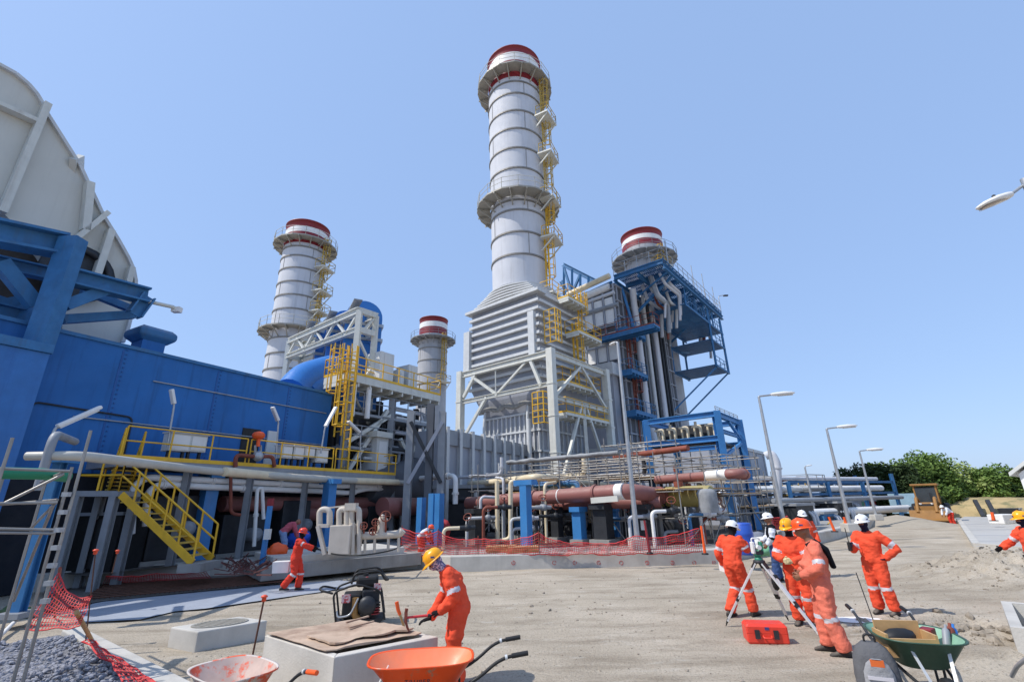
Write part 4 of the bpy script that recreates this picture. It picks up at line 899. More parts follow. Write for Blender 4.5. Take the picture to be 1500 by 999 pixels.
for i in range(70):
    x = RND.uniform(330, 385); p = G(x, RND.uniform(822, 842), ZP0 + .02); rubble.beam(p, p + V((RND.uniform(-.6, .6), RND.uniform(-.3, .3), RND.uniform(.0, .32))), .016 + .02 * RND.random())
o = rubble.build('scrap_heap', mat('dull_scrap', (98, 62, 58), .9, var=.3, vs=6)); tag(o, 'heap of rusty scrap bars at the foot of the blue post', 'scrap heap'); o['kind'] = 'stuff'

# ------------------------------------------------------------------ pipe rack in front of the walkway
rack = thing('pipe_rack', 'line of sturdy blue T-headed columns carrying the long cream pipes', 'pipe rack', (-3, 16, ZP0))
def post(xb, yb, yt, w=.42, cap=1.1, nm='column', az=30, mt=None):
    p = G(xb, yb, ZP0); zt = Zat(xb + (310 - 285) * .0, yt, p); F = Fr((p.x, p.y), az)
    MB().fbox(F, -w / 2, w / 2, -w / 2, w / 2, ZP0, zt - .2).build(nm, mt or M_bluepost, rack)
    if cap: MB().fbox(F, -w * .55, w * .55, -cap / 2, cap / 2, zt - .2, zt).build('cap_beam', mt or M_bluepost, rack)
    return p, zt
R1 = post(288, 822, 692, .44, .9); R2 = post(474, 806, 702, .4, .9); R3 = post(772, 803, 703, .34, .95, az=40)
post(615, 797, 722, .3, 0); post(632, 798, 716, .3, 0); post(641, 798, 716, .36, 0); post(1073, 772, 732, .3, 0)
crp = thing('cream_pipe', 'long cream pipe run swinging along the walkway and over the T-headed column', 'pipe', G(620, 708, 3.25))
ZC = 3.3
P = [G(40, 668, ZC), G(112, 667, ZC), G(310, 690, ZC), G(448, 700, ZC), G(560, 706, ZC), G(640, 709, ZC), G(700, 704, ZC), G(784, 698, ZC), G(846, 703, ZC), G(920, 708, ZC)]
P = [R1[0] if False else p for p in P]
MB().tube(arcpath(P[:6], .8, 4), [.09 + .08 * i / 25 if i < 13 else .14 for i in range(len(arcpath(P[:6], .8, 4)))], 12).build('long_run', mat('dull_cream_pipe', (184, 180, 168), .5, var=.08, dust=.2), crp)
wb_ = MB(); 
for k, (y0, y1) in enumerate(((0, 0), (6, -3))):
    q = [G(316, 690 + y0 * .6, ZC + .18 * k), G(448, 701 + y0 * .4, ZC + .18 * k), G(448 + 130, 706 + y0 * .2, ZC + .18 * k)]
    MB().tube([V((p.x + .1, p.y + .35 * k + .3, p.z)) for p in q], .15, 10).build('parallel_run', M_cream, crp)
q = [G(655, 711, ZC), G(720, 706, ZC), G(780, 699, ZC), G(800, 699.5, ZC), G(848, 706, ZC), G(905, 712, ZC)]
for k in (0, 1): MB().tube(arcpath([p + V((.1, .36 * k, .02 * k)) for p in q], .8), .17, 12).build('forked_run', M_cream, crp)
for k, xa in enumerate((60, 232)): pass
rz0 = G(70, 667, 3.3)
tag(MB().tube(arcpath([V((rz0.x, rz0.y, 2.6)), V((rz0.x, rz0.y, 3.75)), V((rz0.x - 1.0, rz0.y + 1.6, 3.8))], .3), .085, 12).build('riser_pipe', M_grey), 'fat pale riser pipe at the near end of the long cream run', 'pipe')
# white pair of pipes under the deck, with drops
UWp = lambda x, y, o=.7: W(x, y, KW(0, o), AZ)
runs = [([(192, 782), (196, 712), (214, 699), (300, 703), (462, 711), (512, 712), (590, 712)], .11, M_white, 'upper of the two white pipes slung under the walkway'), ([(214, 770), (216, 722), (232, 709), (300, 713), (460, 719), (512, 722), (536, 716), (600, 716)], .11, M_white, 'lower of the two white pipes slung under the walkway'),
        ([(372, 800), (377, 716), (384, 714), (386, 760)], .07, M_white, 'white hairpin pipe hanging below the walkway'), ([(588, 778), (588, 716), (600, 712), (700, 713)], .1, M_white, 'pale pipe bending down behind the pipe manifold'), ([(594, 776), (594, 720), (606, 716), (680, 717)], .07, M_clad, 'thin pale pipe next to the one behind the manifold'),
        ([(338, 690), (338, 752), (352, 754)], .06, M_rust, 'thin rust red pipe dropping from the walkway')]
for pts, r, mt, lb in runs: ap = arcpath([UWp(*p, .5 + (r < .08) * -.3) for p in pts], .3); tag(flanges(MB().tube(ap, r, 9), ap, r, 2.8).build('service_pipe', mt), lb, 'pipe', 'service pipes under the walkway')
for i, (x0, x1, y, r, w) in enumerate(((325, 600, 738, .3, 1.3), (420, 620, 752, .34, 1.35), (560, 690, 742, .45, -.4))):
    tag(MB().tube([UWp(x0, y, w), UWp(x1, y - (2 if i < 2 else 1), w)], r, 14).build('brown_pipe', M_brown), ['brown pipe in the shade below the walkway', 'lower fat brown pipe in the shade below the walkway', 'fat brown pipe between the blue twin columns'][i], 'pipe', 'brown pipes in the shade')
legs = thing('walkway_support', 'grey steel legs standing under the walkway', 'support', KW(6, .9, ZP0))
for x in (270, 364, 446, 516, 576):
    p = UWp(x, 720, .35); MB().ibeam(V((p.x, p.y, ZP0)), V((p.x, p.y, ZD - .25)), .2, .2).build('leg', M_grey, legs)
for x in (330, 420, 500):
    p = UWp(x, 720, 1.7); MB().ibeam(V((p.x, p.y, ZP0)), V((p.x, p.y, ZD - .25)), .2, .2).build('leg', M_dark, legs)
# dark boxes added to blacken the shade under the walkway
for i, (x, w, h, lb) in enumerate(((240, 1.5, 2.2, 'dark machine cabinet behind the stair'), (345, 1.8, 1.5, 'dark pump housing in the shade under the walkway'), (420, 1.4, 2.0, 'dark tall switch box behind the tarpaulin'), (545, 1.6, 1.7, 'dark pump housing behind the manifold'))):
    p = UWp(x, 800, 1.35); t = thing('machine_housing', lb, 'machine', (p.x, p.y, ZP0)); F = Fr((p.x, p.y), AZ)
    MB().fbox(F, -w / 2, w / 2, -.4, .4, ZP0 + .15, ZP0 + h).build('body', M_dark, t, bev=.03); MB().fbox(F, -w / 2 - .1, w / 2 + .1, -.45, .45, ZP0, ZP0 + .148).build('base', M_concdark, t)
    MB().lathe([(.25, 0), (.25, .5), (.1, .55)], F(.2, -.42, ZP0 + h * .5), 12, axis=-F.W).build('motor', M_grey, t)  # drum on the added dark box
st2 = thing('site_hut', 'dark open fronted hut under the stair landing', 'hut', (-13, 16, ZP0))
for a, c in (((88, 727), (168, 727)),): pass
q0, q1 = G(92, 838, ZP0), G(160, 838, ZP0)
MB().hexa([q0, q1, q1 + V((0, 1.2, 0)), q0 + V((0, 1.2, 0))] + [p + V((0, 0, 1.6)) for p in (q0, q1, q1 + V((0, 1.2, 0)), q0 + V((0, 1.2, 0)))]).build('body', M_black, st2)
MB().hexa([q0 + V((-.05, -.06, 1.602)), q1 + V((.05, -.06, 1.602)), q1 + V((.05, 1.3, 1.602)), q0 + V((-.05, 1.3, 1.602))] + [p + V((0, 0, 1.7)) for p in (q0, q1, q1 + V((0, 1.3, 0)), q0 + V((0, 1.3, 0)))]).build('roof', M_grey, st2)
MB().beam(q0.lerp(q1, .5) + V((0, -.03, .1)), q0.lerp(q1, .5) + V((0, -.03, 1.5)), .5, .02, up=(0, 1, 0)).build('door', M_dark, st2)

# ------------------------------------------------------------------ tower of pipes in the middle: brown mains
def pipe(pts, r, mt, name, lb, group=None, n=14, rb=.6, bands=(), bm=None):
    t = thing(name, lb, 'pipe', pts[0], group)
    ap = arcpath(pts, rb); flanges(MB().tube(ap, r, n), ap, r, 3.4, 0, 1.2).build('run', mt, t)
    for a, c in bands: MB().tube([a, c], r + .012, n).build('sleeve', bm or M_white, t)
    return t
A_, B_, C_ = D(686, 737, 26.5), D(921, 719, 20.2), D(968, 726, 21.8)
pipe([A_, B_, C_, D(985, 727, 23)], .31, M_brown, 'brown_main', 'long brown main crossing in front of the scaffolds with white sleeves', 'brown mains', bands=((A_.lerp(B_, .42), A_.lerp(B_, .48)), (B_.lerp(A_, .02), B_.lerp(A_, .055)), (A_.lerp(B_, .64), A_.lerp(B_, .645))))
pipe([D(780, 741, 25), D(870, 737, 21.8), D(968, 735, 21.2)], .24, M_brown, 'brown_main', 'lower brown main running close below the long one', 'brown mains')
tag(MB().beam(D(866, 733, 20.3), D(905, 730, 19.9), .1, .22).build('pipe_label_plate', M_steelwht), 'pale blank plate hung below the brown main', 'plate')
U0, U1, U2 = D(962, 703, 24.5), D(1086, 693, 21.6), D(1092, 695, 23)
pipe([U0, U1, U2], .2, M_brown, 'brown_main', 'upper brown main ending in a white sleeve by the blue pipe frame', 'brown mains', bands=((U0.lerp(U1, .64), U0.lerp(U1, .86)),))
pipe([D(900, 670, 27), D(1008, 656, 24)], .14, M_rust, 'rust_pipe', 'rust red pipe slanting in front of the blue pipe frame')
ol0, ol1 = D(966, 728, 22.3), D(1044, 726, 21.6)
ot = thing('olive_vessel', 'olive green horizontal vessel at the end of the brown main', 'vessel', ol0)
MB().tube([ol0, ol0.lerp(ol1, .04), ol0.lerp(ol1, .94), ol1, ol1 + (ol1 - ol0) * .04], [.3, .4, .43, .4, .2], 18).build('shell', M_olive, ot)
MB().tube([ol0.lerp(ol1, .12), ol0.lerp(ol1, .15)], .45, 18).build('flange', M_dark, ot)
for f in (.25, .75): p = ol0.lerp(ol1, f); MB().box(V((p.x, p.y, p.z - .55)), (.2, .5, .5)).build('saddle', M_concdark, ot)
p = ol0.lerp(ol1, .4); MB().tube([p + V((0, 0, .38)), p + V((0, 0, .62))], .2, 10).build('nozzle', M_rust, ot)
tb = D(1036, 722, 20.6)
tag(MB().loft([[tb + V((math.cos(a) * r * (1 + .22 * math.sin(5 * a + z * 3)), math.sin(a) * r * (.7 + .15 * math.cos(7 * a)), z)) for a in [2 * PI * k / 16 for k in range(16)]] for r, z in ((.3, -.72), (.33, -.5), (.34, -.2), (.35, 0), (.28, .12), (.12, .16))], 0).build('tarpaulin', mat('dusty_sheet', (142, 144, 146), .8, var=.25)), 'grey plastic sheet draped over the vessel end', 'sheet')
# concrete piers and blue legs
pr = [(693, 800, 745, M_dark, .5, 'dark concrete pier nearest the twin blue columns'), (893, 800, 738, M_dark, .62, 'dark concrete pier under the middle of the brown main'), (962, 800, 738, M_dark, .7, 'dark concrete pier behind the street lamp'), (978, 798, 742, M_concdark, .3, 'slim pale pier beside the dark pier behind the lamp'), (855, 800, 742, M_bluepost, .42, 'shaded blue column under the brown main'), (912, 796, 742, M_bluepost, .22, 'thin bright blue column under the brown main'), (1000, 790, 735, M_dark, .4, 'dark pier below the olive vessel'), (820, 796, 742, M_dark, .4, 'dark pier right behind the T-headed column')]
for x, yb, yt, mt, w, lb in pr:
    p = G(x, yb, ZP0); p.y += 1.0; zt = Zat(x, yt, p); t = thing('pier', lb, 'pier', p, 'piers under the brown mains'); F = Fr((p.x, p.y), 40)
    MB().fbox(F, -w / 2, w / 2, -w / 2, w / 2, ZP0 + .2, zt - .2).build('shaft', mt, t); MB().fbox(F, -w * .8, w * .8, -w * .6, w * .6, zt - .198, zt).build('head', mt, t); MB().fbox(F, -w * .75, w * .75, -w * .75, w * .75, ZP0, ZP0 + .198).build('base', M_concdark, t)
# white U pipe by the T column
q = [G(728, 796, ZP0), None]; yq = q[0].y
t = tag(MB().tube(arcpath([Y(729, 800, yq), Y(728, 704, yq)], .2), .1, 10).build('vertical_pipe', M_cream), 'straight cream pipe dropping from the forked cream run', 'pipe')
t = tag(MB().tube(arcpath([Y(755, 704, yq), Y(748, 706, yq), Y(748, 790, yq), Y(731, 792, yq)], .28), .11, 10).build('bent_pipe', M_cream), 'cream pipe bending at its foot beside the straight cream drop', 'pipe')
for x, y, r, lb in ((648, 795, .55, 'red wrapped valve bundle behind the mesh fence'),):
    p = G(x, y, ZP0); tag(MB().ball(p + V((0, 0, .55)), r, 14, sc=(.6, .6, 1.05), seed=4, amp=.4).build('wrapped_bundle', mat('red_wrap', (168, 52, 56), .7)), lb, 'bundle')

# ------------------------------------------------------------------ scaffolds
def scaffold(name, lb, F, us, ws, zs, deck=(), braces=(), r=.026, ext=.25, rails=True, mt=None):
    t = thing(name, lb, 'scaffold', F(us[0], ws[0], ZP0), 'tube scaffolds')
    mt = mt or M_tubeg
    for u in us:
        for w in ws: MB().tube([F(u, w, ZP0), F(u, w, zs[-1] + ext * (1 + RND.random()))], r, 6).build('standard', mt, t)
    for z in zs:
        for w in ws: MB().tube([F(us[0] - .2, w, z), F(us[-1] + .2, w, z)], r, 6).build('ledger', mt, t)
        for u in us: MB().tube([F(u, ws[0] - .2, z - .06), F(u, ws[-1] + .2, z - .06)], r, 6).build('transom', mt, t)
    for (a, c) in braces: MB().tube([F(*a), F(*c)], r, 6).build('brace', mt, t)
    for z, u0, u1 in deck:
        d = MB(); n = max(2, int((ws[-1] - ws[0]) / .24))
        for i in range(n): w = ws[0] + (ws[-1] - ws[0]) * i / n; d.fbox(F, u0, u1, w + .01, w + (ws[-1] - ws[0]) / n - .01, z + .03, z + .07)
        d.build('plank_deck', M_wood, t)
    return t
sf = [D(655, 790, 20.6), D(1075, 786, 20.6)]
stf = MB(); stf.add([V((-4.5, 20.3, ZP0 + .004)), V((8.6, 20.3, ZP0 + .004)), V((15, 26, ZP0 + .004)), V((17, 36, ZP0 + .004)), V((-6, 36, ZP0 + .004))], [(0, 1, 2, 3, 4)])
stf.build('stained_floor', mat('oil_stained_floor', (74, 70, 66), .8, var=.35, vs=1.1, patch=((120, 114, 106), .8, .5, .62)), kind='structure')  # dark sheet painting the shade among the pipe racks
stf = MB(); stf.add([KW(US, .2, ZP0 + .004), KW(UE, .2, ZP0 + .004), KW(UE, 2.0, ZP0 + .004), KW(US, 2.0, ZP0 + .004)], [(0, 1, 2, 3)]); stf.build('stained_floor', MATS['oil_stained_floor'], kind='structure')  # same painted shade on the floor under the walkway
ss = D(907, 668, 21.5); FS = Fr((ss.x, ss.y), 39.3)
scaffold('scaffold', 'wide tube scaffold with tarpaulin edge below the boiler frame', FS, [0, 1.8, 3.6], [0, 1.6, 3.2, 4.8, 6.2], [1.4, 2.6, 3.3, 3.7, 4.1], deck=((2.6, 0, 3.6),), braces=(((0, 0, .5), (0, 1.6, 2.6)), ((0, 4.8, .5), (0, 3.2, 2.6)), ((0, 1.6, 2.6), (0, 3.2, 4.1))))
tp = MB(); pts = [FS(-.05, 6.4 - i * .32, 4.14 + .06 * noise.noise(V((i * .7, 0, 0)))) for i in range(21)]
tp.tube(pts, [.09 + .05 * noise.noise(V((i * .9, 3, 0))) for i in range(21)], 8); tag(tp.build('rolled_tarpaulin', mat('dusty_sheet', (178, 180, 182))), 'rolled grey tarpaulin along the top edge of the wide scaffold', 'tarpaulin')
ss = D(1000, 760, 20.3); FS2 = Fr((ss.x, ss.y), 60)
scaffold('scaffold', 'open tube scaffold with crossing braces in front of the olive vessel', FS2, [0, 1.6, 3.2], [0, 1.4], [1.5, 2.5, 3.5], braces=(((0, 0, .5), (1.6, 0, 1.5)), ((3.2, 0, .5), (1.6, 0, 2.5)), ((1.6, 0, .5), (3.2, 0, 2.5))), deck=((2.5, 0, 3.2),))
ss = D(1062, 740, 23.0); FS3 = Fr((ss.x, ss.y), 52)
scaffold('scaffold', 'tube scaffold with railings around the end of the upper brown main', FS3, [0, 1.7, 3.4], [0, 1.8], [1.5, 2.3, 2.9, 3.5, 4.0], deck=((2.3, 0, 3.4),), braces=(((0, 0, .5), (1.7, 0, 2.3)), ((3.4, 0, .5), (1.7, 0, 2.3))))
ss = D(700, 740, 25.5); FS4 = Fr((ss.x, ss.y), 70)
scaffold('scaffold', 'narrow tube scaffold with rungs between the twin columns and the cream drop', FS4, [0, 1.5, 3.0], [0, 1.2], [1.2, 2.0, 2.8, 3.6], braces=(((0, 0, .5), (1.5, 0, 2)),))
ss = D(975, 705, 25); FS5 = Fr((ss.x, ss.y), 39.3)
scaffold('scaffold', 'tall tube scaffold standing against the blue pipe frame', FS5, [0, 2, 4], [0, 1.6, 3.2], [2.2, 3.2, 4.2, 5.0], deck=((3.2, 0, 4),))
ss = D(1105, 760, 30); FS6 = Fr((ss.x, ss.y), 39.3)
scaffold('scaffold', 'distant tube scaffold beside the lamp post in front of the grey building', FS6, [0, 2, 4, 6], [0, 1.6], [1.6, 2.6, 3.4], deck=((1.6, 0, 6),))

# maze of smaller pipes and gear filling the racks (each run its own)
gearcol = [M_clad, M_grey, M_dark, M_rib, M_rust, M_white, M_bluesteel, M_cream]
for i in range(46):
    x = RND.uniform(655, 1060); y = RND.uniform(690, 748); dd = RND.uniform(24.5, 31); p = D(x, y, dd)
    L = RND.uniform(1.5, 5); az = math.radians(39.3 + (0 if RND.random() < .5 else -90)); d = V((math.sin(az), math.cos(az), 0)); r = RND.uniform(.05, .17)
    dn = p + d * L; pts = [p, dn] if RND.random() < .35 else [p + V((0, 0, RND.choice((-1.4, .9)))), p, dn, dn + V((0, 0, -RND.uniform(.5, 2)))]
    for q in pts: q.z = max(q.z, ZP0 + .2)
    ap = arcpath(pts, .35); o = flanges(MB().tube(ap, r, 8), ap, r, 1.3).build('rack_pipe', gearcol[i % 8])
    tag(o, 'small pipe among the crowded pipework behind the brown mains', 'pipe', 'crowded pipework behind the brown mains')
for i in range(14):
    x = RND.uniform(660, 1080); p = G(x, RND.uniform(786, 797), ZP0); p.y += RND.uniform(1.5, 5); t = thing('pump_unit', 'dark pump set in the shade below the brown mains', 'pump', p, 'pump sets in the shade')
    F = Fr((p.x, p.y), 39.3); h = RND.uniform(.7, 1.6)
    MB().fbox(F, -.7, .7, -.4, .4, ZP0, ZP0 + .2).build('base', M_concdark, t); MB().lathe([(.25, -.6), (.34, -.5), (.34, .3), (.2, .35), (.2, .6)], F(0, 0, ZP0 + h * .5), 12, axis=F.U).build('motor', [M_dark, M_bluesteel, M_grey][i % 3], t)
    MB().tube(arcpath([F(.5, 0, ZP0 + h * .5), F(.9, 0, ZP0 + h * .5), F(.9, 0, ZP0 + h + 1)], .2), .1, 8).build('pipe', gearcol[i % 5], t)
for i in range(26):
    x = RND.uniform(660, 1075); p = G(x, RND.uniform(788, 800), ZP0); p.y += RND.uniform(.4, 3); h = RND.uniform(1.2, 3.0)
    o = MB().tube(arcpath([p, p + V((0, 0, h)), p + V((RND.uniform(-1.5, 1.5), RND.uniform(0, 1.2), h + RND.uniform(-.1, .1)))], .25), RND.uniform(.025, .08), 7).build('rack_pipe', gearcol[(i * 3) % 8])
    tag(o, 'thin upright pipe standing among the pipework below the brown mains', 'pipe', 'upright pipes below the brown mains')
for i in range(16):
    x = RND.uniform(665, 1065); y = RND.uniform(742, 785); p = D(x, y, RND.uniform(19.8, 23)); t = thing('gate_valve', 'small gate valve with hand wheel in the pipework below the brown mains', 'valve', p, 'gate valves in the pipework')
    f = MB().ball(p, .15, 9); f.tube([p - V((.3, .1, 0)), p + V((.3, .1, 0))], .09, 8); f.tube([p, p + V((0, 0, .4))], .035, 6); f.build('valve_body', [M_grey, M_dark, M_clad][i % 3], t)
    f = MB().lathe([(.15, -.015), (.175, -.015), (.175, .015), (.15, .015), (.15, -.015)], p + V((0, 0, .4)), 14, axis=(RND.uniform(-.3, .3), -.8, .6), caps=False); f.tube([p + V((-.16, 0, .4)), p + V((.16, 0, .4))], .013, 5); f.build('hand_wheel', M_rust, t)
    ap = [p - V((.3, .1, 0)), p - V((.9, .3, 0)), V((p.x - .9, p.y - .3, ZP0))]; MB().tube(arcpath(ap, .2), .07, 7).build('stub_pipe', gearcol[i % 8], t)
dkw = Fr((D(700, 720, 31).x, D(700, 720, 31).y), 75)
for i in range(3):  # dark blocks added as deep shade behind the pipework
    q = D(700 + i * 130, 760, 28.5 - i * .8); F = Fr((q.x, q.y), 75)
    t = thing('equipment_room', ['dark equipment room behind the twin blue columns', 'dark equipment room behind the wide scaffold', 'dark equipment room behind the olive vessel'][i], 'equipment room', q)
    MB().fbox(F, -2.9, 2.9, 0, 2, ZP0, 3.0 - .2 * i).build('wall', M_dark, t); MB().fbox(F, -3.0, 3.0, -.15, 2.1, 3.002 - .2 * i, 3.2 - .2 * i).build('roof', M_grey, t); MB().fbox(F, -.6, .6, -.05, -.002, ZP0, 2.5).build('door', M_black, t)  # wall, roof and door of the added shade block

# ------------------------------------------------------------------ blue pipe frame (module) with cream bends
mc = D(1048, 602, 27.0); FM = Fr((mc.x, mc.y), 39.3); ZM2 = mc.z
wl_ = (W(946, 619, FM.o, -50.7) - FM.o).to_2d().length; ur_ = (W(1081, 615, FM.o, 39.3) - FM.o).to_2d().length
fm = thing('blue_pipe_module', 'bright blue open steel frame holding rows of bent cream pipes', 'steel frame', FM(0, 0, ZP0))
for u, w, zb_ in ((0, 0, ZP0), (0, wl_, 2.5), (ur_, 0, ZP0), (ur_, wl_, 2.5)): MB().ibeam(FM(u, w, zb_), FM(u, w, ZM2), .34, .36).build('column', M_bluepost, fm)
zm_ = W(1048, 642, FM.o, -50.7).z
for z in (ZM2 - .15, zm_):
    for a, c in (((0, 0), (0, wl_)), ((0, 0), (ur_, 0)), ((ur_, 0), (ur_, wl_)), ((0, wl_), (ur_, wl_))):
        if z == zm_ and a == (0, 0) and c[0]: continue
        MB().ibeam(FM(*a, z), FM(*c, z), .24, .3).build('beam', M_bluepost, fm)
MB().ibeam(FM(0, .2, zm_ - .45), FM(0, wl_, zm_ - .45), .2, .24).build('beam', M_bluepost, fm)
MB().beam(FM(0, 0, zm_ - 1.0), FM(ur_, 0, zm_ + .1), .14).build('brace', M_bluepost, fm); MB().beam(FM(ur_ * .5, 0, ZM2 - .3), FM(ur_, 0, ZM2 - 1.2), .14).build('brace', M_bluepost, fm)
MB().ibeam(FM(.2, 0, ZM2 - 1.0), FM(ur_, 0, ZM2 - 1.0), .16, .2).build('beam', M_bluepost, fm)
railing(fm, [FM(0, 0), FM(ur_, 0)], ZM2 + .02, .25, M_galv, r=.02, step=.8)
dkm = MB().fbox(FM, .3, ur_ - .1, .2, wl_ - .1, zm_ - .2, zm_ - .1).build('grating', M_dark, fm)
for i in range(5):
    w = .55 + i * (wl_ - 1.1) / 4; z = zm_ + (ZM2 - zm_) * .52
    MB().tube(arcpath([FM(.35, w - .22, zm_ + .1), FM(.35, w - .22, z), FM(.35, w + .22, z + .05)], .15), .065, 9).build('bent_pipe', M_cream, fm)
    MB().tube(arcpath([FM(.7, w - .15, zm_), FM(.7, w - .15, z + .12), FM(.7, w + .2, z + .12), FM(.7, w + .2, zm_)], .12), .06, 9).build('bent_pipe', M_cream, fm)
    if i in (1, 3): MB().tube([FM(.35, w, z), FM(.35, w, z + .3)], .08, 8).build('valve_stem', M_wood if False else M_cream, fm)
MB().fbox(FM, 1.0, 1.2, .2, wl_ - .3, zm_, ZM2 - .45).build('back_panel', M_dark, fm)
# grey building behind it
gb = D(1062, 655, 40); FG = Fr((gb.x, gb.y), 39.3); zg = W(1062, 652, FG.o, 39.3).z; ug = (W(1119, 663, FG.o, 39.3) - FG.o).dot(FG.U)
bld = thing('grey_building', 'plain pale grey block building behind the blue pipe frame', 'building', FG(ug / 2, 3))
MB().fbox(FG, -4, ug, 0, 10, 0, zg).build('wall', M_hrsg, bld); MB().fbox(FG, -4, ug + .1, -.1, 10, zg + .002, zg + .25).build('roof_edge', M_rib, bld)
f = MB()
for i in range(7): f.fbox(FG, -3.6 + i * (ug + 3.6) / 6.3, -3.5 + i * (ug + 3.6) / 6.3, -.05, -.002, .5, zg - .1)
f.fbox(FG, -4, ug, -.04, -.003, zg * .55, zg * .55 + .08); f.build('panel_joint', M_grey, bld)
MB().fbox(FG, ug * .55, ug * .7, -.12, -.06, zg * .2, zg * .5).build('louvre_window', M_dark, bld)
dp_ = D(1128, 665, 43)
pipe([D(1121, 668, 42), D(1130, 664, 42), D(1138, 678, 42), D(1140, 735, 42)], .3, M_clad, 'flue_pipe', 'fat pale pipe bending down at the end of the grey building', rb=1.4)
# ------------------------------------------------------------------ people
def cloth(name, rgb, var=.1): return mat(name, rgb, .88, var=var, vs=6, bump=.7, bs=17, spec=.15, patch=(tuple(int(c * .72 + 22) for c in rgb), 4.5, .54, .8))
C_orange = cloth('orange_coverall', (228, 84, 56)); C_faded = cloth('faded_coverall', (222, 118, 96), .16); C_red = cloth('red_coverall', (214, 66, 50))
C_jeans = cloth('blue_jeans', (62, 82, 122), .2); C_shirt = cloth('white_shirt', (214, 218, 226)); C_black = cloth('black_cloth', (22, 24, 30)); C_navy = cloth('navy_cloth', (30, 32, 52))
C_skin = mat('brown_skin', (142, 96, 72), .55, var=.06); C_band = mat('reflective_band', (196, 192, 196), .4, var=.05); C_glove = cloth('black_glove', (28, 28, 30)); C_lglove = cloth('canvas_glove', (206, 192, 150))
C_boot = mat('dusty_boot', (46, 42, 40), .8, var=.25, vs=9, dust=.5); C_scarf = mat('patterned_scarf', (78, 84, 120), .85, var=.1, patch=((206, 190, 196), 34, .48, .56)); C_eye = mat('eye_dark', (20, 16, 14), .2)
H_white = mat('white_helmet', (236, 236, 232), .3, var=.02); H_yellow = mat('yellow_helmet', (246, 170, 24), .3, var=.03); H_orange = mat('orange_helmet', (240, 84, 28), .3, var=.03); H_red = mat('red_helmet', (214, 60, 40), .3, var=.03); H_logo = mat('helmet_emblem', (60, 66, 120), .5)
STAND = dict(pelvis=(0, 0, .95), chest=(0, .01, 1.25), neck=(0, 0, 1.46), head=(0, .03, 1.60), sl=(-.185, 0, 1.40), sr=(.185, 0, 1.40), el=(-.25, -.03, 1.13), er=(.25, -.03, 1.13),
             wl=(-.25, .08, .90), wr=(.25, .08, .90), hl=(-.095, 0, .92), hr=(.095, 0, .92), kl=(-.11, .03, .50), kr=(.11, .03, .50), al=(-.12, -.02, .09), ar=(.12, -.02, .09))
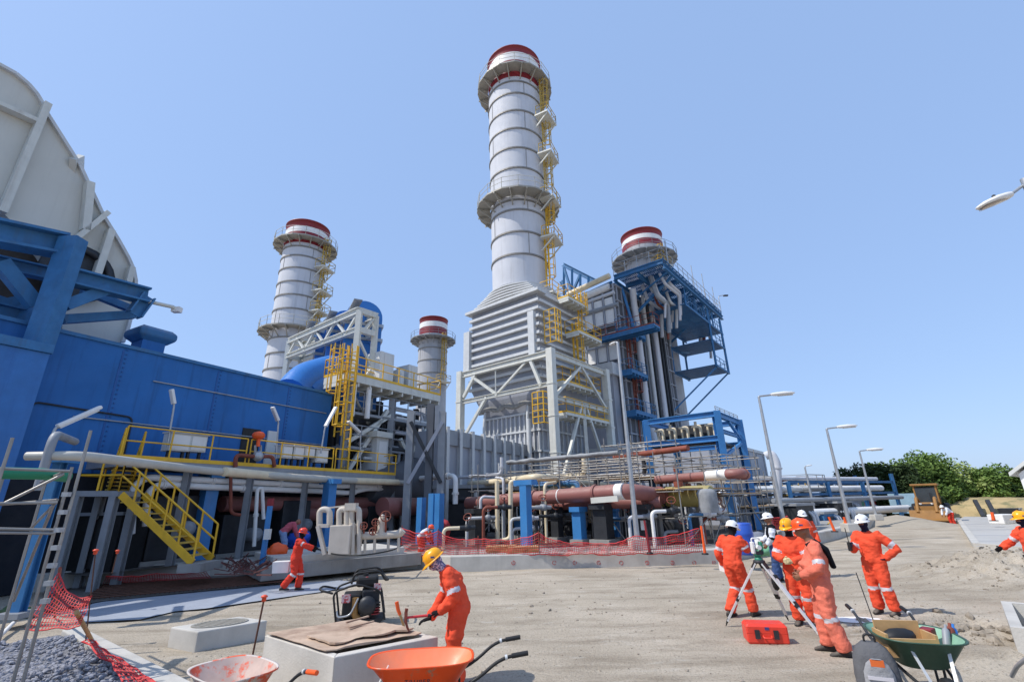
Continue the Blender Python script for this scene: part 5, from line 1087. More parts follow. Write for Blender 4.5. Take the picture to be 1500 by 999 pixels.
def person(label, pos, face, scale=1.0, pose=None, top=None, legs=None, head='mask', hat=None, gloves=None, look=None, hands=None, belly=0, bands=True, vest=None, group='workers in orange coveralls on the site', voxel=.017, extra=None):
    J = {k: V(v) for k, v in STAND.items()}
    for k, v in (pose or {}).items(): J[k] = V(v)
    top = top or C_orange; legs = legs or top
    root = thing('person', label, 'person', pos, group)
    f = V((face[0], face[1], 0)).normalized(); root.rotation_euler = (0, 0, math.atan2(f.y, f.x) - PI / 2); root.scale = (scale,) * 3
    hdir = V(look or (0, 1, -.1)).normalized()                      # where the face points
    b = MB()
    # trunk
    rt = (J['sr'] - J['sl']).normalized(); rp = (J['hr'] - J['hl']).normalized()
    def ring(c, ax, r, rx, ry, n=16):
        r = (r - ax * r.dot(ax)).normalized(); fw = ax.cross(r); return [c + r * math.cos(2 * PI * i / n) * rx + fw * math.sin(2 * PI * i / n) * ry for i in range(n)]
    pel, ch, nk = J['pelvis'], J['chest'], J['neck']
    a1 = (ch - pel).normalized(); a2 = (nk - ch).normalized(); fwd = a1.cross(rp) * -1
    if fwd.y < 0: fwd = -fwd
    sp = [(pel - a1 * .11, a1, rp, .13, .10, 0), (pel - a1 * .03, a1, rp, .195, .15, 0), (pel + a1 * .08, a1, rp, .19, .145, .5), (pel.lerp(ch, .55), a1, rp.lerp(rt, .5), .188, .142, 1), (ch, (a1 + a2).normalized(), rt, .208, .146, .35), (ch.lerp(nk, .5), a2, rt, .204, .126, 0), (ch.lerp(nk, .8), a2, rt, .15, .095, 0), (nk, a2, rt, .075, .075, 0)]
    b.loft([ring(c + fwd * belly * k, ax, r, rx, ry + belly * k * .8) for c, ax, r, rx, ry, k in sp])
    b.tube([nk - a2 * .04, nk + (J['head'] - nk) * .7], [.066, .06], 12)
    segs = []
    for s in 'lr':
        S_, E_, W_ = J['s' + s], J['e' + s], J['w' + s]; H_, K_, A_ = J['h' + s], J['k' + s], J['a' + s]
        b.tube([S_.lerp(ch, .25), S_, S_.lerp(E_, .35), E_.lerp(S_, .1), E_, E_.lerp(W_, .3), W_.lerp(E_, .12), W_], [.075, .092, .085, .076, .074, .072, .066, .058], 12)
        b.ball(S_, .083, 10); b.ball(E_, .062, 8)
        b.tube([H_ + V((0, 0, .06)), H_.lerp(K_, .1), H_.lerp(K_, .5), K_.lerp(H_, .08), K_, K_.lerp(A_, .35), A_.lerp(K_, .12), A_ + (A_ - K_).normalized() * .0], [.115, .126, .115, .1, .097, .102, .104, .1], 12)
        segs += [('arm', S_, E_, 's' + s), ('arm', E_, W_, 'e' + s), ('leg', H_, K_, 'h' + s), ('leg', K_, A_, 'k' + s)]
    # head with brow, nose, chin, ears
    hc = J['head']; hr_ = hdir.cross(V((0, 0, 1))).normalized(); hu = hr_.cross(hdir).normalized()
    L = lambda x, y, z: hc + hr_ * x + hdir * y + hu * z
    vs = []; fs = []; n, k = 16, 11
    for i in range(k + 1):
        t = PI * i / k
        for j in range(n):
            a = 2 * PI * j / n; x, y, z = math.sin(t) * math.cos(a) * .078, math.sin(t) * math.sin(a) * .096, -math.cos(t) * .115
            if z < 0: x *= 1 - .28 * (-z / .115); y = y * (1 - .1 * (-z / .115)) + .012 * (-z / .115)
            vs.append(L(x, y, z))
    fs = [(i * n + j, i * n + (j + 1) % n, (i + 1) * n + (j + 1) % n, (i + 1) * n + j) for i in range(k) for j in range(n)]
    b.add(vs, fs, 0, True)
    b.tube([L(0, .088, .015), L(0, .112, -.028), L(0, .09, -.036)], [.012, .019, .012], 8)
    for s in (-1, 1): b.ball(L(s * .078, -.005, -.012), .03, 8, sc=(.5, 1, 1))
    b.tube([L(-.03, .09, -.06), L(.03, .09, -.06)], .012, 6); b.tube([L(-.045, .082, .022), L(.045, .082, .022)], .013, 6)
    me = bpy.data.meshes.new('tmp'); me.from_pydata(b.v, [], b.f); me.update(); tmp = bpy.data.objects.new('tmp', me); COL.objects.link(tmp)
    m = tmp.modifiers.new('r', 'REMESH'); m.mode = 'VOXEL'; m.voxel_size = voxel
    m2 = tmp.modifiers.new('s', 'SMOOTH'); m2.factor = .5; m2.iterations = 3
    ev = tmp.evaluated_get(bpy.context.evaluated_depsgraph_get()); me2 = bpy.data.meshes.new_from_object(ev)
    P = [v.co.copy() for v in me2.vertices]; Nn = [v.normal.copy() for v in me2.vertices]; F = [list(p.vertices) for p in me2.polygons]; FC = [p.center.copy() for p in me2.polygons]
    bpy.data.objects.remove(tmp); bpy.data.meshes.remove(me); bpy.data.meshes.remove(me2)
    sd_ = hash(label) % 97 if False else sum(map(ord, label)) % 97
    for i, p in enumerate(P):                                         # folds of loose cloth
        if (p - hc).length < .17: continue
        q = V((p.x * 7, p.y * 7, p.z * 13)); amp = .017
        P[i] = p + Nn[i] * (amp * noise.noise(q + V((sd_, 0, 0))) + .010 * noise.noise(q * 2.3 + V((0, sd_, 0))))
    mats = [top, legs, C_skin, {'mask': C_navy, 'black': C_black, 'scarf': C_scarf, 'bare': C_skin}[head], C_band, vest or top]
    def classify(c):
        l = c - hc; y, z, x = l.dot(hdir), l.dot(hu), l.dot(hr_)
        if l.length < .155 and c.z > nk.z - .02 or (c - nk.lerp(hc, .5)).length < .085:
            if head == 'bare': return 2
            return 2 if (y > .05 and -.022 < z < .036 and abs(x) < .052) else 3
        best = min(((c - (a + (q - a) * max(0, min(1, (c - a).dot(q - a) / (q - a).length_squared)))).length, kd, (c - a).dot(q - a) / (q - a).length_squared, nm) for kd, a, q, nm in segs)
        dt = (c - (pel + (ch - pel) * max(-.2, min(1.3, (c - pel).dot(ch - pel) / (ch - pel).length_squared)))).length
        if best[1] == 'leg' and best[0] < .14 and (c.z < pel.z + .02 or best[2] > .1):
            if bands and best[3][0] == 'k' and .02 < best[2] < .15: return 4
            return 1
        if best[1] == 'arm' and best[0] < .1 and best[2] > .15:
            if bands and best[3][0] == 's' and .62 < best[2] < .82: return 4
            return 0
        if vest: return 5 if c.z > pel.z + .03 else 1
        return 0 if (c - pel).dot(a1) > -.02 else 1
    body = MB(); body.v = P; body.f = F; body.m = [classify(c) for c in FC]; body.sm = [True] * len(F)
    # hands: palm, four unequal curled fingers and a thumb
    gm = len(mats); mats.append(gloves or C_skin)
    for s, sg in (('l', -1), ('r', 1)):
        Wp, d = J['w' + s], (J['w' + s] - J['e' + s]).normalized(); hd_ = (hands or {}).get(s, {})
        if 'dir' in hd_: d = V(hd_['dir']).normalized()
        pn_ = V(hd_.get('palm', (-sg, 0.2, 0))); pn_ = (pn_ - d * pn_.dot(d)).normalized(); sd2 = d.cross(pn_).normalized(); curl = hd_.get('curl', .5)
        tsd = sd2 if hd_.get('thumb', sd2.y) * 1 > 0 and sd2.y > 0 or sd2.z > .5 else -sd2
        body.loft([[Wp + d * t + sd2 * math.cos(a) * w + pn_ * math.sin(a) * th for a in [2 * PI * i / 10 for i in range(10)]] for t, w, th in ((-.03, .034, .03), (.0, .03, .024), (.035, .038, .02), (.075, .043, .018), (.092, .038, .013))], gm)
        for fi, ln in enumerate((.068, .078, .074, .058)):
            q = Wp + d * .085 + tsd * (.031 - .0205 * fi); dr_ = d; pts = [q - d * .02, q]
            for jn, fr in enumerate((.45, .3, .25)):
                ang = curl * (.5 + .5 * jn); dr_ = (dr_ * math.cos(ang) + pn_ * math.sin(ang)).normalized(); q = q + dr_ * ln * fr; pts.append(q)
            body.tube(pts, [.0105, .0105, .0098, .009, .007], 7, gm)
        q = Wp + d * .03 + tsd * .034; t1 = (tsd * .75 + d * .65 + pn_ * .25).normalized(); t2 = (d * .8 + pn_ * .5 + tsd * .1).normalized()
        body.tube([q - tsd * .012, q, q + t1 * .032, q + t1 * .032 + t2 * .028], [.0125, .0125, .011, .0085], 7, gm)
    em = len(mats); mats.append(C_eye)
    for s in (-1, 1): body.ball(L(s * .031, .083, .006), .0125, 8, em)
    body.build('body', mats, None, loc=(0, 0, 0)).parent = root
    # boots
    for s in 'lr':
        A_, K_ = J['a' + s], J['k' + s]; fd = V((0, 1, 0)); sh = A_ - K_
        if (pose or {}).get('toe_' + s): fd = V(pose['toe_' + s]).normalized()
        sidev = fd.cross(V((0, 0, 1))).normalized(); upv = sidev.cross(fd).normalized()
        bo = MB(); rows = []
        for t, w, h in ((-.085, .032, .075), (-.06, .042, .11), (0, .046, .13), (.06, .046, .10), (.12, .05, .07), (.165, .044, .055), (.19, .024, .04)):
            c = A_ + fd * t - upv * .09; rows.append([c + sidev * math.cos(a) * w + upv * (max(0, h * .5 + math.sin(a) * h * .5)) for a in [2 * PI * i / 10 for i in range(10)]])
        bo.loft(rows, 0)
        bo.build('boot', C_boot, None, loc=(0, 0, 0)).parent = root
    if hat:
        h = MB(); n = 22; rows = []
        for r, z in ((1.0, 0), (1.0, .03), (.96, .06), (.86, .09), (.68, .112), (.42, .128), (.12, .134)):
            rows.append([L(math.cos(2 * PI * j / n) * .108 * r, math.sin(2 * PI * j / n) * .132 * r - .006, .042 + z) for j in range(n)])
        h.loft(rows, 0, True, True)
        brim = []
        for k_, (e, dz) in enumerate(((1.0, .004), (1.16, -.006), (1.16, -.012), (1.0, -.004))):
            brim.append([L(math.cos(a) * .108 * e, (math.sin(a) * .132 * e + (max(0, math.sin(a)) ** 2) * .048 * (e > 1.05)) - .006, .046 + dz - .012 * max(0, math.sin(a)) * (e > 1.05)) for a in [2 * PI * j / n for j in range(n)]])
        h.loft(brim, 0, False, True)
        h.tube([L(0, -.1, .1), L(0, -.05, .155), L(0, .02, .178), L(0, .09, .15), L(0, .12, .10)], .014, 6)
        h.ball(L(0, .128, .085), .02, 8, 1, sc=(1, .4, .7)) if head != 'scarf' else None
        for s in (-1, 1): h.box(L(s * .104, 0, .085), (.012, .05, .02), m=1)
        ho = h.build('hard_hat', [hat, H_logo], None, loc=(0, 0, 0)); ho.parent = root
    if extra: extra(root, J, L)
    return root, J
def to_world(root, p):
    M = Matrix.Translation(root.location) @ root.rotation_euler.to_matrix().to_4x4() @ Matrix.Diagonal((*root.scale, 1)); return M @ V(p)

# bending worker with a hammer
bw, J1 = person('worker in yellow helmet and patterned face scarf bending over the concrete box with a hammer', V((-.80, 6.95, gz(-.8, 6.95))), (-1, -.12), 1.0,
    dict(pelvis=(0, -.03, .88), chest=(0, .06, 1.17), neck=(0, .19, 1.345), head=(.0, .30, 1.43), sl=(-.18, .12, 1.29), sr=(.18, .16, 1.29), el=(-.25, .03, 1.03), er=(.25, .16, 1.0), wl=(-.16, .22, .86), wr=(.12, .36, .74), hl=(-.1, -.02, .86), hr=(.1, -.02, .86), kl=(-.12, .04, .47), kr=(.12, .05, .47), al=(-.13, -.02, .09), ar=(.13, 0, .09)),
    C_orange, None, 'scarf', H_yellow, C_glove, look=(-.1, .8, -.62), hands=dict(l=dict(curl=1.15, palm=(.3, 0, -1), dir=(.1, 1, -.1)), r=dict(curl=.45, palm=(0, .3, -1), dir=(-.1, 1, -.25))))
hw_ = to_world(bw, J1['wl'] + V((.01, .075, -.03)))
hm = thing('claw_hammer', 'red handled hammer held over the concrete box by the bending worker', 'hammer', hw_)
he = V((-1.22, 6.62, .80)); hdv = (he - hw_); 
hdv = V((-.33, -.12, .0)); he = hw_ + hdv
MB().tube([hw_ - hdv * .35, hw_ + hdv * .3, he], [.017, .016, .014], 8).build('handle', M_red if False else mat('hammer_red', (206, 56, 60), .5), hm)
MB().tube([hw_ + hdv * .12, hw_ + hdv * .22], .018, 8).build('grip_ring', M_dark, hm)
hh = MB(); hh.beam(he + V((0, 0, .07)), he - V((0, 0, .05)), .034, .034); hh.tube([he + V((0, 0, .07)), he + V((.005, 0, .1))], [.02, .022], 8); hh.tube([he - V((0, 0, .05)), he - V((-.03, 0, .12)), he - V((-.05, 0, .15))], [.017, .014, .006], 6); hh.build('hammer_head', M_rust, hm)
# worker walking along the membrane
person('worker in red helmet walking by the rebar mat with one arm stretched out', G(428, 866, .02), (1, .12), .9,
    dict(kl=(-.1, .16, .5), al=(-.1, .12, .09), kr=(.1, .02, .5), ar=(.1, -.26, .14), er=(.24, .28, 1.28), wr=(.16, .52, 1.2), el=(-.25, .2, 1.2), wl=(-.16, .42, 1.12), chest=(0, .05, 1.25), neck=(0, .08, 1.46), head=(0, .11, 1.6), sl=(-.185, .06, 1.4), sr=(.185, .06, 1.4)),
    C_red, None, 'black', H_red, C_glove, look=(.1, 1, -.15))
# surveyor's group
def sheet(root, J, L):
    o = MB().hexa([V((-.36, .02, .78)), V((-.20, .06, .74)), V((-.20, .062, .92)), V((-.36, .022, .94)), V((-.36, .03, .78)), V((-.20, .07, .74)), V((-.20, .072, .92)), V((-.36, .032, .94))]).build('paper_sheet', M_white, None, loc=(0, 0, 0)); o.parent = root
person('worker in white helmet seen from behind stepping up to the survey tripod', G(1086, 903), (.86, .5), .98,
    dict(kl=(-.1, .1, .5), al=(-.12, -.16, .09), kr=(.1, .2, .5), ar=(.12, .24, .09), er=(.25, .16, 1.2), wr=(.1, .34, 1.32), el=(-.28, -.06, 1.12), wl=(-.3, .08, .9), chest=(0, .05, 1.25), neck=(0, .09, 1.45), head=(0, .15, 1.58), sl=(-.185, .04, 1.4), sr=(.185, .08, 1.4)),
    C_orange, None, 'black', H_white, C_skin, look=(.15, 1, -.3), extra=sheet)
person('man in white shirt, black vest and blue jeans with white helmet beyond the tripod', G(1144, 852), (-.9, .3), .98, dict(kl=(-.1, .06, .5), al=(-.11, .1, .09), er=(.25, .1, 1.13), wr=(.16, .26, 1.0), el=(-.25, .06, 1.13), wl=(-.2, .2, .95)),
    C_shirt, C_jeans, 'bare', H_white, C_skin, vest=C_black, bands=False, group='people round the survey tripod')
person('worker in yellow helmet and dark mask clasping pale gloves beside the survey tripod', G(1183, 917), (-.72, -.68), 1.0, dict(er=(.27, .1, 1.12), wr=(.06, .3, 1.08), el=(-.27, .1, 1.12), wl=(-.06, .3, 1.06), kl=(-.12, .06, .5)),
    C_orange, None, 'black', H_yellow, C_lglove, look=(.1, 1, -.3), hands=dict(l=dict(curl=.8, palm=(1, .1, 0), dir=(.6, .8, 0)), r=dict(curl=.8, palm=(-1, .1, 0), dir=(-.6, .8, 0))))
def strap(root, J, L):
    o = MB().tube([V((-.12, .1, 1.40)), V((-.13, -.02, 1.47)), V((-.1, -.13, 1.36)), V((-.02, -.19, 1.12))], [.05, .055, .075, .06], 10, flat=.6).build('shoulder_bag', C_black, None, loc=(0, 0, 0)); o.parent = root
person('stout worker in faded coverall and orange helmet with a dark bag over the shoulder', G(1226, 960), (-.86, .42), 1.03, dict(pelvis=(0, .02, .95), chest=(0, -.02, 1.25), neck=(0, .02, 1.46), head=(0, .1, 1.6), el=(-.29, .0, 1.12), wl=(-.14, .24, 1.0), er=(.29, .02, 1.12), wr=(.12, .24, 1.02), kl=(-.12, .0, .5), al=(-.12, -.1, .09), ar=(.14, .06, .09), kr=(.13, .08, .5)),
    C_faded, None, 'bare', H_orange, C_skin, look=(.05, 1, -.12), belly=.06, extra=strap)
def radio(root, J, L):
    p = J['wr'] + V((-.02, .08, .0)); o = MB(); o.box(p, (.06, .04, .16)); o.tube([p + V((0, 0, .08)), p + V((0, .02, .34))], .008, 6); q = o.build('two_way_radio', M_black, None, loc=(0, 0, 0)); q.parent = root
person('worker in white helmet and black mask standing alone with a hand on the hip', G(1299, 900), (-.9, -.44), 1.0, dict(el=(-.42, -.1, 1.16), wl=(-.22, .0, .98), er=(.24, .16, 1.12), wr=(.16, .33, 1.2), kl=(-.13, .03, .5), al=(-.16, -.03, .09), kr=(.1, .04, .5), neck=(0, .0, 1.47), head=(0, .05, 1.61)),
    C_orange, None, 'mask', H_white, C_navy, look=(0, 1, -.05), extra=radio, hands=dict(r=dict(curl=1.0)))
person('worker in orange coverall and white helmet mostly hidden behind the orange helmet', G(1194, 846), (-.3, -.9), 1.0, None, C_orange, None, 'black', H_white, C_glove, voxel=.024)
STOOP = dict(pelvis=(0, -.1, .88), chest=(0, .12, 1.1), neck=(0, .3, 1.2), head=(0, .42, 1.24), sl=(-.18, .24, 1.18), sr=(.18, .24, 1.18), el=(-.22, .34, .92), er=(.22, .34, .92), wl=(-.16, .44, .7), wr=(.16, .44, .7), hl=(-.1, -.1, .86), hr=(.1, -.1, .86), kl=(-.12, .02, .48), kr=(.12, .02, .48), al=(-.12, -.08, .09), ar=(.12, -.08, .09))
person('distant worker in white shirt and red trousers stooping by the loader', G(1396, 769), (-1, 0), .95, STOOP, C_shirt, C_red, 'bare', H_white, C_skin, voxel=.03, bands=False)
person('worker in yellow helmet at the far edge of the white slab walking in', G(1546, 892), (-1, .25), 1.0, dict(er=(.3, .18, 1.16), wr=(.3, .36, 1.06), el=(-.3, .1, 1.14), wl=(-.36, .3, 1.02)), C_orange, None, 'mask', H_yellow, C_glove)
person('worker in red coverall with yellow harness behind the leaning tube scaffold', G(6, 868, ZP0 * 0), (1, .3), 1.0, STOOP, C_red, None, 'black', H_red, C_glove, voxel=.024)
person('worker in orange helmet and grey vest crouching behind the kerb by the twin columns', G(617, 818, ZP0 - .25), (1, -.2), .86, STOOP, C_orange, None, 'scarf', H_orange, C_glove, vest=C_shirt, voxel=.024)
person('person in pink top and pale jeans bending down under the walkway', G(414, 815, ZP0 + .1), (.8, .5), .9, STOOP, cloth('pink_top', (186, 92, 104)), cloth('pale_jeans', (128, 150, 188)), 'bare', None, C_skin, voxel=.024, bands=False, group='people under the walkway')
# ------------------------------------------------------------------ foreground: concrete pieces
def gp_(x, y, z=0): p = G(x, y, z); return p
BA, BB, BC = G(388, 930, .55), G(490, 962, .55), G(642, 932, .55); BDp = BA + BC - BB
cx_ = thing('concrete_chamber', 'square concrete chamber box covered with warped plywood beside the hammering worker', 'concrete box', ((BA + BC) / 2).to_2d().to_3d())
dn = V((0, 0, -.57))
cm = MB(); cen = (BA + BC) / 2
inn = [cen + (p - cen) * .84 for p in (BA, BB, BC, BDp)]; out_ = [BA, BB, BC, BDp]
for i in range(4):
    j = (i + 1) % 4
    cm.hexa([out_[i] + dn, out_[j] + dn, inn[j] + dn, inn[i] + dn, out_[i], out_[j], inn[j], inn[i]])
cm.build('walls', mat('chamber_concrete', (196, 190, 180), .85, var=.12, vs=2, bump=.3, bs=40, streak=.3, sc=(140, 130, 122)), cx_, bev=.012)
pl_ = MB(); e1, e2 = (BC - BB), (BA - BB)
M_ply2 = M_ply
def warp(s, t, z0): 
    p = BB + e1 * s + e2 * t; return p + V((0, 0, z0 + .018 * noise.noise(V((s * 3, t * 3, z0 * 40))) + .02 * (s - .5) ** 2))
def sheet_(s0, s1, t0, t1, z0, nn=10, jag=.0, th=.014):
    vs = []; 
    for k in (0, 1):
        for i in range(nn + 1):
            for j in range(nn + 1):
                s, t = s0 + (s1 - s0) * i / nn, t0 + (t1 - t0) * j / nn
                if jag and j == 0: t += jag * noise.noise(V((i * 1.7, z0 * 9, 0)))
                if jag and i in (0, nn): s += jag * .6 * noise.noise(V((j * 1.3, z0 * 7, 3)))
                vs.append(warp(s, t, z0 + th * k))
    m = (nn + 1) ** 2; fs = []
    for i in range(nn):
        for j in range(nn):
            a = i * (nn + 1) + j; fs += [(a, a + 1, a + nn + 2, a + nn + 1), (m + a + nn + 1, m + a + nn + 2, m + a + 1, m + a)]
    for i in range(nn):
        for a, c in ((i, i + 1), (nn * (nn + 1) + i + 1, nn * (nn + 1) + i)): fs.append((c, a, a + m, c + m))
        for a, c in ((i * (nn + 1), (i + 1) * (nn + 1)), ((i + 1) * (nn + 1) + nn, i * (nn + 1) + nn)): fs.append((a, c, c + m, a + m))
    return MB().add(vs, fs, 0, False)
o = sheet_(.0, .93, .12, .98, .02, jag=.05).build('plywood_cover', M_ply2); tag(o, 'dusty split plywood sheet lying on the concrete chamber', 'plywood sheet')
o = sheet_(.12, .9, .2, .56, .05, jag=.08).build('plywood_offcut', M_ply2); tag(o, 'upper broken plywood sheet lying across the larger one', 'plywood sheet')
for k, (a, c) in enumerate((((.62, .72), (.92, .8)), ((.5, .52), (.82, .6)))):
    o = MB().beam(warp(*a, .09), warp(*c, .09), .03, .018).build('timber_strip', M_wood if False else M_ply2); tag(o, ['short timber strip lying on the far half of the plywood', 'longer timber strip lying on the plywood middle'][k], 'timber strip')
# inlet slab with round grate
SA, SB, SD = G(250, 918, .3), G(290, 925, .3), G(392, 908, .3); SE = SA + SD - SB
gs = thing('drain_slab', 'thick concrete slab with a round iron grate set in its top', 'drain slab', ((SA + SD) / 2).to_2d().to_3d())
dn3 = V((0, 0, -.31)); k8 = lambda q: q.to_2d().to_3d()
MB().hexa([p + dn3 for p in (SA, SB, SD, SE)] + [SA, SB, SD, SE]).build('block', M_conc, gs, bev=.02)
gc = (SA + SD) / 2 + V((0, 0, .004)); g = MB(); R_ = min((SB - SA).length, (SD - SB).length) * .43
R_x, R_y = (SD - SB) * .36, (SA - SB) * .36
g.loft([[gc + R_x * math.cos(a) * s + R_y * math.sin(a) * s + V((0, 0, z)) for a in [2 * PI * i / 28 for i in range(28)]] for s, z in ((1.08, 0), (1.08, .012), (.97, .012), (.97, 0))], 0, False, False)
for i in range(-5, 6):
    f_ = i / 5.6; h_ = math.sqrt(1 - f_ * f_); g.beam(gc + R_x * f_ + R_y * -h_ + V((0, 0, .006)), gc + R_x * f_ + R_y * h_ + V((0, 0, .006)), .028, .012)
g.build('round_grate', M_plat, gs)
MB().add([gc - V((0, 0, .003))] + [gc - V((0, 0, .003)) + R_x * math.cos(2 * PI * i / 28) + R_y * math.sin(2 * PI * i / 28) for i in range(28)], [(0, 1 + i, 1 + (i + 1) % 28) for i in range(28)]).build('pit', M_black, gs)  # flat black disc painting the dark of the hole
# membrane sheet and reinforcement mat beside the kerb
ms = MB(); mpx = [(105, 900), (147, 880), (300, 867), (416, 857), (500, 851), (535, 856), (480, 867), (300, 893), (256, 897), (205, 909), (110, 914)]
mp_ = [G(*p) + V((0, 0, .03)) for p in mpx]; cen_ = sum(mp_, V()) / len(mp_)
ms.add([V((cen_.x, cen_.y, .035))] + mp_, [(0, 1 + i, 1 + (i + 1) % len(mp_)) for i in range(len(mp_))][::1])
o = ms.build('membrane_sheet', mat('pale_membrane', (152, 158, 168), .7, var=.08, vs=3, bump=.3, bs=8)); tag(o, 'pale bluish membrane sheet spread along the foot of the kerb', 'membrane sheet')
rb = MB(); q = [G(120, 884), G(150, 862), G(420, 847), G(414, 858)]
ds = MB(); dq = [G(60, 900), G(64, 868), G(153, 858), G(307, 846), G(430, 843), G(425, 856), G(300, 868), G(150, 883)]; ds.add([p + V((0, 0, .022 + .03)) for p in dq], [tuple(reversed(range(8)))]); ds.build('damp_soil', mat('damp_soil', (96, 90, 84), .95, var=.3, vs=3, bump=.4, bs=20), kind='structure')  # darker soil strip between kerb and membrane
for i in range(44):
    f = i / 43; a = q[0].lerp(q[3], f) + V((0, 0, .09)); c = q[1].lerp(q[2], f) + V((0, 0, .09)); rb.tube([a, c], .017, 4)
for i in range(9):
    f = i / 8; rb.tube([q[0].lerp(q[1], f) + V((0, 0, .11)), q[3].lerp(q[2], f) + V((0, 0, .12))], .017, 4)
o = rb.build('rebar_mat', M_rebar); tag(o, 'long reinforcement bar mat lying on the pale membrane', 'rebar mat')
# gravel bed and its pale border strip
gb_ = [G(105, 928), G(240, 1003)]
st_ = MB(); d_ = (gb_[1] - gb_[0]).normalized(); n_ = V((-d_.y, d_.x, 0)); 
if n_.x < 0: n_ = -n_
a, c = gb_[0], gb_[0] + d_ * 6
st_.hexa([a - n_ * .16 - V((0, 0, .1)), c - n_ * .16 - V((0, 0, .1)), c + n_ * .12 - V((0, 0, .1)), a + n_ * .12 - V((0, 0, .1)), a - n_ * .16 + V((0, 0, .1)), c - n_ * .16 + V((0, 0, .1)), c + n_ * .12 + V((0, 0, .1)), a + n_ * .12 + V((0, 0, .1))])
st_.build('border_kerb', M_conc, bev=.02, kind='structure')
gv = MB(); R3_ = random.Random(5)
ico = [(0, 0, 1), (.9, 0, .4), (.28, .85, .4), (-.72, .53, .4), (-.72, -.53, .4), (.28, -.85, .4), (.72, .53, -.4), (-.28, .85, -.4), (-.9, 0, -.4), (-.28, -.85, -.4), (.72, -.53, -.4), (0, 0, -1)]
icf = [(0, 1, 2), (0, 2, 3), (0, 3, 4), (0, 4, 5), (0, 5, 1), (1, 6, 2), (2, 7, 3), (3, 8, 4), (4, 9, 5), (5, 10, 1), (2, 6, 7), (3, 7, 8), (4, 8, 9), (5, 9, 10), (1, 10, 6), (11, 7, 6), (11, 8, 7), (11, 9, 8), (11, 10, 9), (11, 6, 10)]
def stone(mb, p, r, rg, m=0):
    sx, sy, sz = (r * rg.uniform(.7, 1.3) for _ in range(3)); a = rg.uniform(0, 6.3); ca, sa = math.cos(a), math.sin(a); tz = rg.uniform(-.5, .5)
    vs = []
    for x, y, z in ico:
        j = rg.uniform(.8, 1.2); X, Y_, Z_ = x * sx * j, y * sy * j, z * sz * j * .8; X, Z_ = X * math.cos(tz) - Z_ * math.sin(tz), X * math.sin(tz) + Z_ * math.cos(tz)
        vs.append(p + V((X * ca - Y_ * sa, X * sa + Y_ * ca, Z_)))
    mb.add(vs, icf, m)
cnt = 0
while cnt < 5200:
    x, y = R3_.uniform(-12.5, -4.6), R3_.uniform(5.4, 12.2); p = V((x, y, 0)); s_ = (p - gb_[0]).dot(n_); t_ = (p - gb_[0]).dot(d_)
    if s_ > -.18 or t_ < .1 + .5 * noise.noise(V((x, y, 0))) or s_ < -5: continue
    hgt = .03 + .1 * (noise.noise(V((x * .9, y * .9, 4))) + .3); stone(gv, V((x, y, max(.01, hgt * R3_.random()))), R3_.uniform(.02, .045), R3_); cnt += 1
o = gv.build('gravel', mat('grey_gravel', (140, 140, 146), .9, var=.35, vs=14)); o['kind'] = 'stuff'
gvb = MB(); gvb.add([gb_[0] - n_ * .17 + V((0, 0, .02)), gb_[0] - n_ * .17 + d_ * 7 + V((0, 0, .02)), gb_[0] - n_ * 5.5 + d_ * 7 + V((0, 0, .02)), gb_[0] - n_ * 5.5 + V((0, 0, .02))], [(0, 1, 2, 3)]); gvb.build('gravel_bed', mat('gravel_fines', (112, 112, 116), .95, var=.3, vs=20, bump=.5, bs=50), kind='structure')
# rubble and stones over the yard
rs = MB(); rg = random.Random(9)
def scat(n, x0, x1, y0, y1, r0, r1, dens=None):
    for i in range(n):
        x, y = rg.uniform(x0, x1), rg.uniform(y0, y1)
        if dens and rg.random() > dens(x, y): continue
        stone(rs, V((x, y, gz(x, y) + .3 * r0)), r0 + (r1 - r0) * rg.random() ** 3, rg)
scat(2600, -6, 13, 4.5, 17, .008, .03, lambda x, y: .35 + .8 * noise.noise(V((x * .5, y * .5, 0))))
px_, py_ = G(1430, 930)[:2]
scat(2400, px_ - 1.8, px_ + 1.8, py_ - 1.2, py_ + 1.4, .012, .1, lambda x, y: math.exp(-((x - px_) / 1.1) ** 2 - ((y - py_) / .7) ** 2))
px2, py2 = G(1490, 848)[:2]; scat(1500, px2 - 3, px2 + 3, py2 - 2.4, py2 + 2.4, .015, .06, lambda x, y: math.exp(-((x - px2) / 1.7) ** 2 - ((y - py2) / 1.3) ** 2))
scat(5200, -7, 13, 4.4, 15, .004, .014)
scat(500, -5, 12, 5, 14, .02, .045, lambda x, y: .25 + noise.noise(V((x * .7, y * .7, 6))))
o = rs.build('loose_stones', mat('site_rubble', (144, 134, 120), .95, var=.25, vs=12)); o['kind'] = 'stuff'
ch = MB(); pc = G(1258, 908); ring = [pc + V((math.cos(a) * .42 * (1 + .35 * noise.noise(V((math.cos(a) * 2, math.sin(a) * 2, 0)))), math.sin(a) * .26, 0)) for a in [2 * PI * i / 22 for i in range(22)]]
for p in ring: p.z = gz(p.x, p.y) + .012
ch.add([V((pc.x, pc.y, gz(pc.x, pc.y) + .03))] + ring, [(0, 1 + i, 1 + (i + 1) % 22) for i in range(22)]); o = ch.build('spilled_chalk', mat('chalk_powder', (232, 230, 226), .95, var=.05)); o['kind'] = 'stuff'

